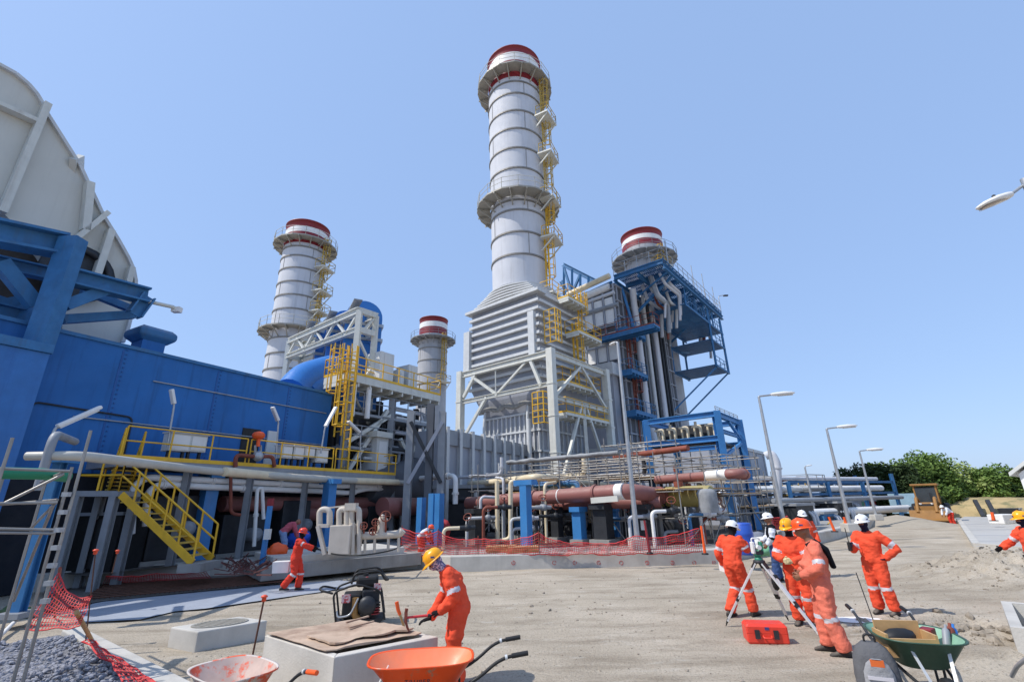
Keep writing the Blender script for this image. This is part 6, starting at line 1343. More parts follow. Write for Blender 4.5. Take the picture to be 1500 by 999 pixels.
# ------------------------------------------------------------------ wheelbarrows
def wheelbarrow(lb, pos, rz, tray_m, rim_m, L=1.0, Wd=.68, zr=.62, hmat=None, depth=.28, letters=None, grips=None):
    t = thing('wheelbarrow', lb, 'wheelbarrow', pos, None)                         # local +x runs to the handles
    hm_ = hmat or M_black
    def rr(l, w, z, n=28, x0=0): 
        o = []
        for i in range(n):
            a = 2 * PI * i / n; c, s = math.cos(a), math.sin(a); e = .62; o.append(V((x0 + math.copysign(abs(c) ** e, c) * l / 2, math.copysign(abs(s) ** e, s) * w / 2, z)))
        return o
    tr = MB()
    tr.loft([rr(L * .52, Wd * .5, zr - depth, x0=.03), rr(L * .62, Wd * .62, zr - depth + .03, x0=.02), rr(L, Wd, zr), rr(L + .035, Wd + .035, zr + .004), rr(L + .035, Wd + .035, zr - .012), rr(L - .0, Wd - .0, zr - .014)], 0, False, True)
    tr.loft([rr(L * .985, Wd * .975, zr - .003), rr(L * .60, Wd * .60, zr - depth + .045, x0=.02), rr(L * .5, Wd * .48, zr - depth + .02, x0=.03)], 1, False, True)
    tr.add(rr(L * .5, Wd * .48, zr - depth + .02, x0=.03), [list(range(28))], 1); tr.add(rr(L * .52, Wd * .5, zr - depth, x0=.03), [list(reversed(range(28)))], 0)
    tr.build('tray', [tray_m, rim_m], None, loc=(0, 0, 0)).parent = t
    for s in (-1, 1):
        h = MB().tube(arcpath([V((-.62, s * .12, .2)), V((-.05, s * .22, zr - depth - .03)), V((.5, s * .28, zr - .2)), V((.82, s * .31, zr + .03)), V((1.08, s * .31, zr + .06))], .2), .017, 8).build('handle', hm_, None, loc=(0, 0, 0)); h.parent = t
        g_ = MB().tube([V((.93, s * .31, zr + .043)), V((1.1, s * .31, zr + .062))], .024, 8).build('grip', grips or M_black, None, loc=(0, 0, 0)); g_.parent = h
        MB().tube([V((.86, s * .31, zr + .032)), V((.885, s * .31, zr + .036))], .026, 8).build('ferrule', M_silver, None, loc=(0, 0, 0)).parent = h
        MB().tube(arcpath([V((.08, s * .23, zr - depth - .02)), V((.22, s * .27, .02)), V((.42, s * .27, .02)), V((.4, s * .26, zr - .26))], .06), .014, 7).build('leg', hm_, None, loc=(0, 0, 0)).parent = t
        MB().beam(V((-.36, s * .16, zr - .1)), V((-.55, s * .08, .2)), .03, .008).build('strut', M_silver, None, loc=(0, 0, 0)).parent = t
    w = MB(); w.lathe([(.12, -.04), (.17, -.045), (.195, -.03), (.2, 0), (.195, .03), (.17, .045), (.12, .04)], (-.6, 0, .2), 26, axis=(0, 1, 0), caps=False)
    wo = w.build('wheel', M_black, None, loc=(0, 0, 0)); wo.parent = t
    r_ = MB().lathe([(.03, -.05), (.03, .05), (.125, .03), (.125, -.03), (.03, -.05)], (-.6, 0, .2), 20, axis=(0, 1, 0), caps=False).build('rim', M_grey, None, loc=(0, 0, 0)); r_.parent = wo
    if letters:
        cu = bpy.data.curves.new('letters', 'FONT'); cu.body = letters; cu.size = .062; cu.extrude = .002; cu.align_x = 'CENTER'; cu.space_character = 1.25
        lo = bpy.data.objects.new('lettering', cu); COL.objects.link(lo); lo.parent = t; cu.materials.append(M_dark)
        sl = math.atan2(Wd * .19, depth - .03); lo.location = (-.02, -(Wd * .31 + .075), zr - depth + .125); lo.rotation_euler = (PI / 2 + sl * -.62, 0, 0)
        me = bpy.data.meshes.new_from_object(lo.evaluated_get(bpy.context.evaluated_depsgraph_get())); bpy.data.objects.remove(lo)
        lm_ = bpy.data.objects.new('lettering', me); COL.objects.link(lm_); lm_.parent = t; lm_.location = (-.02, -(Wd * .31 + .078), zr - depth + .118); lm_.rotation_euler = (PI / 2 - (PI / 2 - math.atan2(depth - .03, Wd * .19)), 0, 0)
        me.materials.clear(); me.materials.append(M_dark)
    t.rotation_euler = (0, 0, rz)
    return t
M_wbo = mat('barrow_orange', (232, 84, 30), .4, var=.08, patch=((168, 128, 104), 5, .6, .66)); M_wboi = mat('barrow_orange_inside', (244, 132, 84), .5, var=.12, dust=.3)
wbp = G(618, 962, .62); wheelbarrow('orange wheelbarrow with black handles standing in front of the bending worker', V((wbp.x, wbp.y, 0)), math.radians(7), M_wbo, M_wboi, L=1.08, Wd=.66, letters='TRUPER')
M_wbw = mat('mortar_caked_tray', (196, 186, 178), .8, var=.12, vs=6, patch=((220, 96, 62), 3.2, .5, .56)); M_wbwi = mat('mortar_caked_inside', (186, 164, 152), .8, var=.15, vs=6, patch=((214, 92, 64), 4.2, .5, .58))
wbp2 = G(342, 978, .55); wheelbarrow('old wheelbarrow with mortar caked pale and orange tray at the concrete chamber', V((wbp2.x, wbp2.y, -.05)), math.radians(-38), M_wbw, M_wbwi, L=.92, Wd=.7, zr=.6, grips=M_orange, hmat=M_dark)
M_wbg = mat('barrow_green', (52, 82, 66), .5, var=.15, streak=.3, sc=(60, 62, 56)); M_wbgi = mat('barrow_green_inside', (128, 178, 150), .6, var=.15, dust=.4)
wbp3 = G(1336, 926, .68); wg = wheelbarrow('dark green wheelbarrow loaded with a timber box of tools', V((wbp3.x, wbp3.y, .02)), math.radians(72), M_wbg, M_wbgi, L=.9, Wd=.8, zr=.66, depth=.3, hmat=M_dark)
def wl(x, y, z): M = Matrix.Translation(wg.location) @ Matrix.Rotation(math.radians(-12), 4, 'Z'); return M @ V((x, y, z))
bxn = thing('timber_box', 'open raw timber box lying in the green wheelbarrow', 'box', wl(-.2, 0, .5))
for x0, x1, y0, y1, z0, z1 in ((-.33, .12, -.2, -.175, .46, .64), (-.33, .12, .08, .105, .5, .76), (-.355, -.33, -.2, .105, .46, .68), (.12, .145, -.2, .105, .46, .68), (-.33, .12, -.175, .08, .46, .48)):
    MB().box(wl((x0 + x1) / 2, (y0 + y1) / 2, (z0 + z1) / 2), (x1 - x0, y1 - y0, z1 - z0), math.radians(-12)).build('board', M_wood, bxn)
tl = [('tool_bag', 'black tool pouch inside the timber box', 'tool pouch', M_black, 'ball', (-.15, -.02, .62), .14), ('spray_can', 'dark cylindrical can leaning in the green wheelbarrow', 'can', M_grey, 'can', (.27, -.05, .5), .035), ('thermos_flask', 'brown flask lying in the green wheelbarrow', 'flask', M_rust, 'can', (.35, .02, .5), .045), ('blue_bottle', 'blue bottle at the end of the green wheelbarrow', 'bottle', M_bluebright, 'can', (.41, .08, .48), .04), ('red_box', 'red box against the timber box end in the green wheelbarrow', 'box', M_red, 'boxx', (.2, .1, .58), .1)]
for nm, lb, ct, mt, kd, p, r in tl:
    f = MB()
    if kd == 'ball': f.ball(wl(*p), r, 12, sc=(1.4, .8, .6), seed=3, amp=.3)
    elif kd == 'can': f.lathe([(r, 0), (r, .2), (r * .8, .22), (r * .35, .235), (r * .35, .27), (0.004, .27)], wl(*p), 14, axis=(.35, .2, .8))
    else: f.box(wl(*p), (.14, .12, .22), .6)
    o = f.build(nm, mt, bev=.008 if kd == 'boxx' else 0); tag(o, lb, ct)
o = MB().tube([wl(-.3, .07, .5), wl(-.37, .13, 1.25)], .006, 6).build('steel_rod', M_dark); tag(o, 'thin steel rod standing up from the green wheelbarrow', 'rod')
# backpack leaning on it
bk0 = G(1301, 1046); bk = thing('backpack', 'grey backpack with orange badge leaning against the green wheelbarrow', 'backpack', (bk0.x, bk0.y, 0))
M_bag = cloth('grey_bag_cloth', (98, 98, 100), .12); M_bag2 = cloth('pale_bag_panel', (150, 150, 152))
FB_ = Fr((bk0.x, bk0.y), 116); 
def bagring(z, w, d): return [FB_(math.copysign(abs(math.cos(a)) ** .6, math.cos(a)) * w / 2, math.copysign(abs(math.sin(a)) ** .6, math.sin(a)) * d / 2 + .1, z) for a in [2 * PI * i / 20 for i in range(20)]]
MB().loft([list(reversed(bagring(z, w, d))) for z, w, d in ((.0, .32, .2), (.04, .4, .26), (.3, .42, .28), (.48, .38, .26), (.58, .28, .2), (.63, .16, .12))], 0, True, True).build('bag_body', M_bag, bk)
MB().loft([list(reversed([FB_(math.copysign(abs(math.cos(a)) ** .6, math.cos(a)) * w / 2, -.05 + math.sin(a) * .035, z) for a in [2 * PI * i / 16 for i in range(16)]])) for z, w in ((.06, .26), (.2, .29), (.38, .27), (.46, .2), (.5, .1))], 0, True, True).build('front_pocket', M_bag2, bk)
MB().fbox(FB_, -.06, .06, -.085, -.06, .44, .5).build('badge', mat('badge_orange', (206, 98, 40), .6), bk)
for z in (.14, .24, .32): MB().fbox(FB_, -.11, .11, -.094, -.07, z, z + .03).build('reflective_strip', C_band, bk)
MB().tube(arcpath([FB_(-.05, .1, .6), FB_(-.05, .1, .7), FB_(.05, .1, .7), FB_(.05, .1, .6)], .04), .012, 6).build('carry_loop', M_black, bk)

# ------------------------------------------------------------------ plate compactor, tools, rods
pc0 = G(527, 913); F = Fr((pc0.x, pc0.y), 75); cp = thing('plate_compactor', 'black petrol driven soil compactor with tube guard frame and red trim behind the concrete chamber', 'compactor', pc0)
MB().loft([[F(u, w, z) for u, w in ((-.38, -.3), (.38, -.3), (.38, .3), (-.38, .3))] for z in (0.0, .05)] + [[F(u, w, .12) for u, w in ((-.45, -.3), (.45, -.3), (.45, .3), (-.45, .3))]], 0, True, False).build('base_plate', M_dark, cp)
MB().fbox(F, -.34, .0, -.25, .25, .15, .55).build('engine_block', M_black, cp, bev=.03); MB().lathe([(.06, 0), (.16, .02), (.17, .1), (.1, .14), (.03, .15)], F(.12, -.27, .36), 18, axis=-F.W).build('recoil_starter', M_dark, cp)
MB().fbox(F, .0, .34, -.24, .24, .2, .62).build('crank_housing', M_dark, cp, bev=.04); MB().fbox(F, -.12, .3, -.22, .2, .66, .84).build('fuel_tank', M_black, cp, bev=.05); MB().lathe([(.05, 0), (.05, .04)], F(.05, -.02, .84), 12).build('fuel_cap', M_black, cp)
MB().lathe([(.04, 0), (.045, .03), (.02, .04)], F(.08, -.16, .8), 10).build('switch_knob', M_red, cp)
MB().fbox(F, -.36, -.2, -.28, -.255, .42, .56).build('maker_plate', mat('plate_white_red', (214, 190, 190), .5, patch=((190, 40, 50), 30, .5, .55)), cp); MB().fbox(F, .22, .36, -.27, -.245, .6, .72).build('warning_label', MATS['plate_white_red'], cp)
MB().tube(arcpath([F(-.1, -.3, .5), F(-.1, -.3, .2), F(-.02, -.3, .14)], .1), .06, 8).build('belt_cover', mat('ochre_cover', (150, 112, 60), .6), cp)
for k in range(5): MB().lathe([(.11, 0), (.11, .018)], F(.26, -.26, .2 + k * .045), 12).build('cooling_fin', M_red if k < 3 else M_dark, cp)
for w in (-.33, .33):
    MB().tube(arcpath([F(-.42, w, .1), F(-.52, w, .62), F(-.1, w, .74), F(.36, w, .6), F(.46, w, .1)], .12), .02, 7).build('guard_tube', M_black, cp)
MB().tube(arcpath([F(-.2, -.3, .74), F(-.16, -.3, .92), F(.32, -.3, .95), F(.42, -.3, .78), F(.5, 0, .74), F(.42, .3, .78), F(.3, .3, .95), F(-.16, .3, .92), F(-.2, .3, .74)], .1), .02, 7).build('lifting_frame', M_black, cp)
MB().tube(arcpath([F(-.42, -.33, .3), F(-.4, -.38, .2), F(-.18, -.38, .22), F(-.05, -.36, .5)], .08), .017, 7).build('front_guard', M_galv, cp)
MB().tube(arcpath([F(-.52, -.3, .6), F(-.75, -.28, .66), F(-.8, 0, .66), F(-.75, .28, .66), F(-.52, .3, .6)], .12), .02, 7).build('steering_handle', M_black, cp)
def rod(x0, y0, x1, y1, lb, r=.011, cap=True, dist=None, mt=M_rebar):
    a = G(x1, y1) if dist is None else D(x1, y1, dist); hd = math.hypot(a.x, a.y); c = D(x0, y0, hd); t = thing('capped_rod', lb, 'rod', a, 'capped reinforcement rods')
    MB().tube([a - V((0, 0, .05)), c], r, 6).build('bar', mt, t)
    if cap: MB().lathe([(.012, -.045), (.03, -.035), (.03, .01), (.045, .015), (.045, .03), (.02, .045)], c, 12).build('safety_cap', mat('cap_orange', (232, 84, 50), .5), t)
rod(140, 808, 125, 948, 'tall thin rod with orange cap standing in the gravel border')
rod(387, 876, 363, 992, 'leaning rod with orange cap in front of the caked wheelbarrow', .014)
rod(172, 808, 165, 836, 'short capped rod standing on the kerb by the stair', dist=15)
pbx = G(592, 921); t = thing('pry_bar', 'orange handled pry bar stuck upright behind the concrete chamber', 'pry bar', pbx)
c0 = D(591, 913, pbx.length * .985); 
MB().tube([pbx - V((0, 0, .05)), D(592, 918, 9.6), D(586, 900, 9.6)], .022, 8).build('shank', M_wood, t); MB().tube([D(586, 900, 9.6), D(583, 892, 9.6), D(581, 881, 9.6)], [.028, .032, .034], 8).build('grip', M_orange, t)
# red survey case
cs0 = G(1123, 940); F = Fr((cs0.x, cs0.y), 102); ca = thing('instrument_case', 'red plastic instrument case lying by the survey tripod', 'case', cs0)
M_case = mat('red_case_plastic', (226, 66, 48), .4, var=.05)
MB().loft([[F(u * s, w * s2, z) for u, w in ((-.3, .16), (-.3, -.16), (.3, -.16), (.3, .16))] for z, s, s2 in ((0, .92, .9), (.03, 1, 1), (.15, 1, 1))], 0, True, False).build('lower_shell', M_case, ca, bev=.02)
MB().loft([[F(u * s, w * s2, z) for u, w in ((-.3, .16), (-.3, -.16), (.3, -.16), (.3, .16))] for z, s, s2 in ((.153, 1, 1), (.24, 1, 1), (.28, .9, .8))], 0, True, False).build('lid', M_case, ca, bev=.02)
for u in (-.15, .12): MB().fbox(F, u - .035, u + .035, -.185, -.162, .08, .2).build('latch', M_dark, ca)
MB().tube(arcpath([F(-.07, -.165, .12), F(-.07, -.215, .1), F(.05, -.215, .1), F(.05, -.165, .12)], .03), .013, 6).build('carry_handle', M_case, ca)
MB().fbox(F, -.03, .03, -.166, -.161, .2, .24).build('emblem', H_logo, ca)
# survey tripod and instrument
feet = [G(1063, 915), G(1155, 908), G(1206, 936)]; ctr = sum(feet, V()) / 3; hx = D(1112, 822, math.hypot(ctr.x, ctr.y)); hz = hx.z; hd_ = hx
tp = thing('survey_tripod', 'aluminium survey tripod with black clamps standing between the workers', 'tripod', ctr)
MB().lathe([(.09, -.03), (.1, -.02), (.1, .015), (.07, .03)], hd_, 18).build('head_plate', M_dark, tp)
for f in feet:
    d = (f - hd_).normalized(); s = d.cross(V((0, 0, 1))).normalized(); o_ = V((f.x - hd_.x, f.y - hd_.y, 0)).normalized(); top = hd_ + o_ * .07 - V((0, 0, .02)); m_ = top.lerp(f, .58)
    lg = MB()
    for k in (-1, 1): lg.beam(top + s * k * .035, m_ + s * k * .026, .036, .024)
    lg.beam(top.lerp(f, .1) + s * .03, top.lerp(f, .1) - s * .03, .02)
    l_ = lg.build('leg', M_silver, tp)
    MB().beam(top.lerp(f, .3), f.lerp(top, .06), .045, .03).build('lower_leg', M_silver, l_); MB().beam(m_ - d * .05, m_ + d * .05, .075, .04).build('clamp', M_black, l_); MB().tube([f.lerp(top, .1), f.lerp(top, .05), f - V((0, 0, .02))], [.024, .018, .004], 8).build('spike_shoe', M_black, l_)
    MB().beam(top, top.lerp(f, .09), .085, .05).build('hinge', M_black, l_)
ti = thing('total_station', 'green and white survey instrument mounted on the tripod', 'survey instrument', hd_ + V((0, 0, .03)))
z_ = hd_ + V((0, 0, .03)); M_gr = mat('instrument_green', (44, 132, 104), .4, var=.05)
MB().lathe([(.07, 0), (.07, .03), (.055, .035), (.055, .06), (.08, .065), (.08, .1)], z_, 16).build('tribrach', M_gr, ti)
for k in (-1, 1): MB().box(z_ + V((k * .075, 0, .2)), (.045, .1, .2)).build('standard', M_gr if k > 0 else M_white, ti, bev=.01)
MB().tube([z_ + V((0, -.11, .21)), z_ + V((0, .1, .21))], [.04, .035], 12).build('telescope', M_white, ti); MB().tube(arcpath([z_ + V((-.075, 0, .3)), z_ + V((-.075, 0, .36)), z_ + V((.075, 0, .36)), z_ + V((.075, 0, .3))], .04), .014, 7).build('carry_handle', M_white, ti); MB().box(z_ + V((0, -.075, .12)), (.13, .02, .06)).build('display', M_dark, ti)
# strap and pouch on the tripod leg
po = MB().ball(hd_.lerp(feet[2], .28) + V((.02, .03, -.02)), .09, 12, sc=(.8, .5, 1.3), seed=8, amp=.3).build('instrument_pouch', M_black); tag(po, 'black pouch hanging from the tripod leg', 'pouch')

# ------------------------------------------------------------------ red mesh fences
def net(pts_top, pts_bot, nu, nv, r=.008, sag=0, jit=.02, seed=0):
    mb = MB(); 
    def at(s, t):
        m = len(pts_top) - 1; i = min(int(s * m), m - 1); f = s * m - i
        p = pts_top[i].lerp(pts_top[i + 1], f).lerp(pts_bot[i].lerp(pts_bot[i + 1], f), t)
        k = math.sin(PI * (f)) * sag * (1 - .4 * t); nn = noise.noise_vector(V((s * nu * .23, t * nv * .3, seed))); return p - V((0, 0, k)) + nn * jit
    for i in range(nu + 1): mb.tube([at(i / nu, j / nv) for j in range(nv + 1)], r, 3, caps=False, smooth=False)
    for j in range(nv + 1): mb.tube([at(i / nu, j / nv) for i in range(nu + 1)], r * (1.8 if j in (0, nv) else 1), 3, caps=False, smooth=False)
    return mb
f1 = thing('mesh_fence', 'sagging red plastic mesh fence at the gravel edge near the leaning scaffold', 'mesh fence', G(90, 925), 'red mesh fences')
tl_, tr_, br_, bl_ = D(87, 838, 10.4), D(136, 872, 10.0), D(118, 916, 9.6), D(34, 922, 9.9)
net([tl_, tl_.lerp(tr_, .5) - V((0, 0, .15)), tr_], [bl_, bl_.lerp(br_, .5), br_], 17, 12, .0065, .04, .03, 2).build('netting', M_mesh, f1)
MB().tube([G(80, 905), D(88, 832, 10.45)], .022, 7).build('stake', M_rust, f1); MB().tube([D(112, 896, 9.5), G(136, 940)], .03, 7).build('fallen_stake', M_wood, f1)
f2 = net([G(122, 938, .16), G(150, 960, .15), G(185, 1000, .14)], [G(140, 940, .1), G(175, 965, .12), G(235, 1004, .12)], 26, 8, .006, 0, .05, 5).build('loose_netting', M_mesh); tag(f2, 'crumpled red mesh lying over the pale border kerb', 'mesh netting')
f3 = net([G(155, 843, .42), G(230, 840, .40), G(300, 836, .42)], [G(150, 856, .05), G(230, 852, .05), G(310, 846, .05)], 40, 7, .008, .05, .03, 9).build('hanging_netting', M_mesh); tag(f3, 'red mesh hung against the shaded kerb near the stair', 'mesh netting')
tpx = [(586, 812), (640, 815), (700, 814), (790, 813), (860, 812), (935, 812), (1030, 809)]; hs = [.85, .75, .5, .62, .32, .5, .7]
bt = [G(x, y, ZP0) + V((0, .1, .04)) for x, y in tpx]; tt = [p + V((0, 0, h)) for p, h in zip(bt, hs)]
f4 = thing('mesh_fence', 'long sagging red mesh fence along the kerb in front of the brown mains', 'mesh fence', bt[3], 'red mesh fences')
net(tt, bt, 190, 8, .009, .12, .05, 12).build('netting', M_mesh, f4)
for p, h in list(zip(bt, hs))[:4]: MB().tube([p, p + V((0, 0, h + .1))], .016, 6).build('stake', M_rust, f4)
pp2 = [G(1142, 792, ZP0), G(1166, 790, ZP0)]; f5 = net([p + V((0, .3, .9)) for p in pp2], [p + V((0, .3, 0)) for p in pp2], 12, 9, .012, .05, .03, 3).build('mesh_netting', M_mesh); tag(f5, 'small red mesh panel behind the man in the vest', 'mesh netting')
def marker(x0, y0, x1, y1, lb, w=.1, mt=None):
    a = G(x1, y1, ZP0); c = D(x0, y0, math.hypot(a.x, a.y)); t = thing('marker_post', lb, 'marker post', a, 'orange marker posts on the pavement')
    MB().tube([a, a.lerp(c, .5), c], [w * .5, w * .42, w * .38], 8).build('post', mt or M_orange, t); MB().lathe([(w * 1.1, 0), (w * 1.1, .04), (w * .6, .05)], a, 10).build('foot', M_black, t)
marker(1027, 770, 1033, 812, 'bright orange marker post at the end of the mesh fence'); marker(944, 762, 952, 811, 'red marker post beside the street lamp foot', mt=M_red)
marker(1214, 757, 1223, 779, 'slanted orange marker post near the far street lamps', .14); marker(1236, 757, 1243, 779, 'upright orange marker post next to the slanted one', .14); marker(1453, 750, 1456, 763, 'small orange marker post on the white slab', .2)
o = MB().fbox(Fr(D(944, 768, 21)[:2], 80), -.16, .16, -.02, .02, Zat(944, 776, D(944, 768, 21)), Zat(944, 762, D(944, 768, 21))).build('notice_plate', M_white); tag(o, 'blank white notice plate on the red marker post', 'notice plate')
# timber pallets, barrel, sacks on the pavement
for i, (x, y, lb) in enumerate(((735, 808, 'stack of raw timber boards beside the cream drop pipes'), (765, 809, 'low pile of timber boards at the T-headed column foot'))):
    p = G(x, y, ZP0); t = thing('timber_stack', lb, 'timber stack', p, None); F = Fr((p.x, p.y), 85)
    for k in range(4):
        for j in range(4): MB().fbox(F, -.6 + .1 * RND.random(), .6 - .1 * RND.random(), -.3 + j * .16, -.17 + j * .16, ZP0 + .02 + k * .05, ZP0 + .06 + k * .05).build('board', M_wood, t)
bp_ = G(1094, 812, ZP0); bd = thing('plastic_drum', 'blue plastic drum on the pavement behind the surveyor', 'drum', bp_)
MB().lathe([(.26, 0), (.29, .04), (.29, .28), (.3, .31), (.29, .34), (.29, .58), (.3, .61), (.29, .64), (.28, .86), (.25, .9)], bp_, 22).build('barrel', mat('drum_blue', (44, 84, 176), .4), bd); MB().lathe([(.27, .88), (.27, .93), (.2, .94)], bp_, 20).build('lid', MATS['drum_blue'], bd)
for i, (x, y, sx, mt, lb) in enumerate(((1112, 806, .4, mat('sack_white', (206, 204, 196), .85), 'white cement sack nearest the blue drum'), (1128, 804, .45, MATS['sack_white'], 'white cement sack behind the survey instrument'), (1106, 796, .5, mat('sheet_grey', (128, 132, 142), .6), 'heap of grey plastic sheeting behind the drum'), (1120, 812, .32, mat('sack_green', (110, 168, 130), .8), 'green sack on the kerb behind the tripod'), (1168, 800, .4, MATS['sack_white'], 'white sack beside the man in the vest'))):
    p = G(x, y, ZP0); o = MB().ball(p + V((0, 0, sx * .4)), sx, 14, sc=(1, .7, .5), seed=i + 1.3, amp=.5).build('sack', mt); tag(o, lb, 'sack')
# hoses lying by the kerb
hs_ = MB().tube(arcpath([G(455, 800, ZP0 + .34), G(490, 812, ZP0 + .36), G(530, 814, ZP0 + .36), G(575, 806, ZP0 + .4), G(590, 798, ZP0 + .4)], .8), .022, 7).build('black_hose', M_black); tag(hs_, 'black hose sagging along the front of the skid plinth', 'hose')
# concrete trough at the right frame edge
tq = G(1604, 990); F = Fr((tq.x, tq.y), 42); tr_ = thing('concrete_trough', 'pale concrete trough standing by the trench', 'trough', tq)
for a in ((-.2, 1.9, -.12, 0), (-.2, 1.9, .5, .62), (-.2, -.08, 0, .5), (1.78, 1.9, 0, .5)): MB().fbox(F, *a, -.1, .48).build('wall', M_conc, tr_)
MB().fbox(F, -.08, 1.78, 0, .5, -.1, .1).build('bottom', M_concdark, tr_)
tb_ = tag(MB().tube(arcpath([G(1482, 990, .25), G(1490, 975, .4), G(1503, 965, .5)], .1), .02, 7).build('bent_tube', M_galv), 'short bent grey tube end in the corner by the trough', 'tube')
# ------------------------------------------------------------------ leaning near scaffold with green pipe at the left edge
s0 = G(60, 892); 
def sp(x, y, d): return D(x, y, d)
sc_ = thing('tube_scaffold', 'near tube scaffold tower with green pipe through it at the photo edge', 'scaffold', G(20, 890), 'tube scaffolds')
for x0, y0, x1, y1, d in ((62, 893, 125, 630, 9.4), (48, 893, 100, 684, 9.6), (14, 886, 66, 690, 11.4), (-60, 900, 4, 690, 11.0), (-70, 915, 0, 640, 9.4)):
    a = sp(x0, y0, d); MB().tube([V((a.x, a.y, 0)), V((a.x, a.y, sp(x1, y1, d).z))], .021, 7).build('standard', M_tubeg, sc_)
for x0, y0, x1, y1, d0, d1 in ((-60, 684, 102, 690, 9.5, 9.5), (-60, 738, 84, 736, 9.5, 9.5), (-60, 773, 80, 776, 9.5, 9.5), (-60, 779, 80, 781, 9.5, 9.5), (0, 739, 84, 732, 11.2, 9.6), (82, 736, 44, 775, 9.5, 11.3), (4, 738, 94, 694, 9.5, 9.5), (60, 706, 96, 690, 11.2, 9.5), (78, 740, 20, 880, 9.5, 11.3)):
    MB().tube([sp(x0, y0, d0), sp(x1, y1, d1)], .02, 7).build('ledger', M_tubeg, sc_)
for k in range(7): p = sp(66 + k * 5.2, 880 - k * 26, 9.35); MB().box(p, (.09, .06, .06)).build('coupler', M_galv, sc_)
gpi = MB().tube([sp(-80, 691, 10.2), sp(60, 694, 10.2), sp(98, 698, 10.6)], .085, 14).build('green_pipe', M_green); tag(gpi, 'green pipe running through the near tube scaffold', 'pipe')
blp = thing('blue_column', 'dark blue column standing behind the near tube scaffold', 'column', sp(50, 850, 12.6)); q = sp(40, 850, 14.6)
MB().ibeam(V((q.x, q.y, .2)), V((q.x, q.y, 3.2)), .18, .18).build('shaft', M_bluesteel, blp); MB().box(V((q.x, q.y, .25)), (.5, .5, .1)).build('base_plate', M_grey, blp); MB().box(V((q.x, q.y, 3.25)), (.4, .5, .1)).build('head_plate', M_bluepost, blp)  # shaft takes a darker blue, its shade put into the colour
o = MB().ball(G(20, 905) + V((0, 0, .1)), .28, 14, sc=(1.6, .6, .5), seed=2, amp=.5).build('bundle', mat('olive_bundle', (84, 104, 64), .8)); tag(o, 'rolled olive green bundle beside the gravel', 'bundle')
o = MB().ball(G(42, 900) + V((0, 0, .08)), .18, 12, sc=(1.4, .7, .6), seed=6, amp=.5).build('bundle', mat('pink_bundle', (220, 160, 146), .8)); tag(o, 'pale pink bundle beside the olive roll', 'bundle')
o = MB().tube([G(-20, 955) + V((0, 0, .05)), G(31, 912) + V((0, 0, .2))], .035, 8).build('white_tube', M_white); tag(o, 'white tube lying on the gravel under the red mesh', 'tube')

# ------------------------------------------------------------------ street lamps
def street_lamp(base, top, lb, arm=1.6, zb=ZP0, adir=(1, 0, 0), head=1.0, r=.075):
    a = G(*base, zb); tz = Zat(*top, a); t = thing('street_lamp', lb, 'street lamp', a, 'street lamps along the road'); ad = V(adir).normalized()
    MB().box(a + V((0, 0, .2)), (.6, .6, .4)).build('concrete_foot', M_conc, t, bev=.03)
    MB().tube([a + V((0, 0, .4)), V((a.x, a.y, tz))], [r * 1.35, r * .7], 10).build('pole', M_galv, t)
    MB().tube(arcpath([V((a.x, a.y, tz - .1)), V((a.x, a.y, tz + .02)), V((a.x, a.y, tz + .08)) + ad * arm * .4], .1), r * .55, 8).build('arm', M_galv, t)
    p = V((a.x, a.y, tz + .09)) + ad * arm * .35; sd_ = V((-ad.y, ad.x, 0))
    h = MB().loft([[p + ad * u * head + sd_ * math.cos(q) * w * head + V((0, 0, math.sin(q) * th * head + u * .06)) for q in [2 * PI * i / 12 for i in range(12)]] for u, w, th in ((0, .07, .05), (.15, .1, .07), (.5, .16, .09), (.85, .14, .06), (.98, .05, .02))])
    ho = h.build('lamp_head', M_white, t)
    MB().loft([[p + ad * u * head + sd_ * math.cos(q) * w * head + V((0, 0, -.06 * head - .03 * head * max(0, math.sin(q + PI)) + u * .06)) for q in [2 * PI * i / 12 for i in range(12)]] for u, w in ((.3, .08), (.5, .13), (.8, .11), (.9, .04))]).build('lens', M_silver, ho)
    return t
street_lamp((935, 805), (905, 502), 'tallest street lamp pole crossing in front of the dark boiler', arm=.5, adir=(-.2, 1, 0), head=.6)
street_lamp((1153, 792), (1113, 581), 'street lamp nearest to the group of workers', head=1.1)
street_lamp((1247, 779), (1214, 628), 'street lamp at the pavement corner between the marker posts', head=1.1)
street_lamp((1285, 762), (1258, 661), 'street lamp rising in front of the dark trees', head=1.25)
street_lamp((1196, 762), (1181, 684), 'distant thin mast above the far pipe racks', arm=.3, head=.5)
# lamp whose pole stands just outside the frame
lp = D(1499, 262, 9.6); t = thing('street_lamp', 'street lamp head reaching into the sky from beyond the frame edge', 'street lamp', (lp.x + .02, lp.y, 0), 'street lamps along the road')
MB().tube([V((lp.x + .02, lp.y, 0)), V((lp.x + .02, lp.y, lp.z))], [.1, .055], 10).build('pole', M_galv, t)
aa, bb = D(1497, 273, 9.6), D(1481, 285, 9.4); ee = D(1431, 305, 9.1); dv = (ee - bb)
MB().tube([aa, bb], .022, 8).build('arm', M_galv, t); sd_ = dv.cross(V((0, 0, 1))).normalized(); un = sd_.cross(dv.normalized())
hh_ = MB().loft([[bb + dv * u + sd_ * math.cos(q) * w + un * (math.sin(q) * th) for q in [2 * PI * i / 14 for i in range(14)]] for u, w, th in ((0, .045, .04), (.12, .07, .055), (.45, .12, .06), (.8, .115, .045), (.97, .05, .02), (1, .01, .01))]).build('lamp_head', M_white, t)
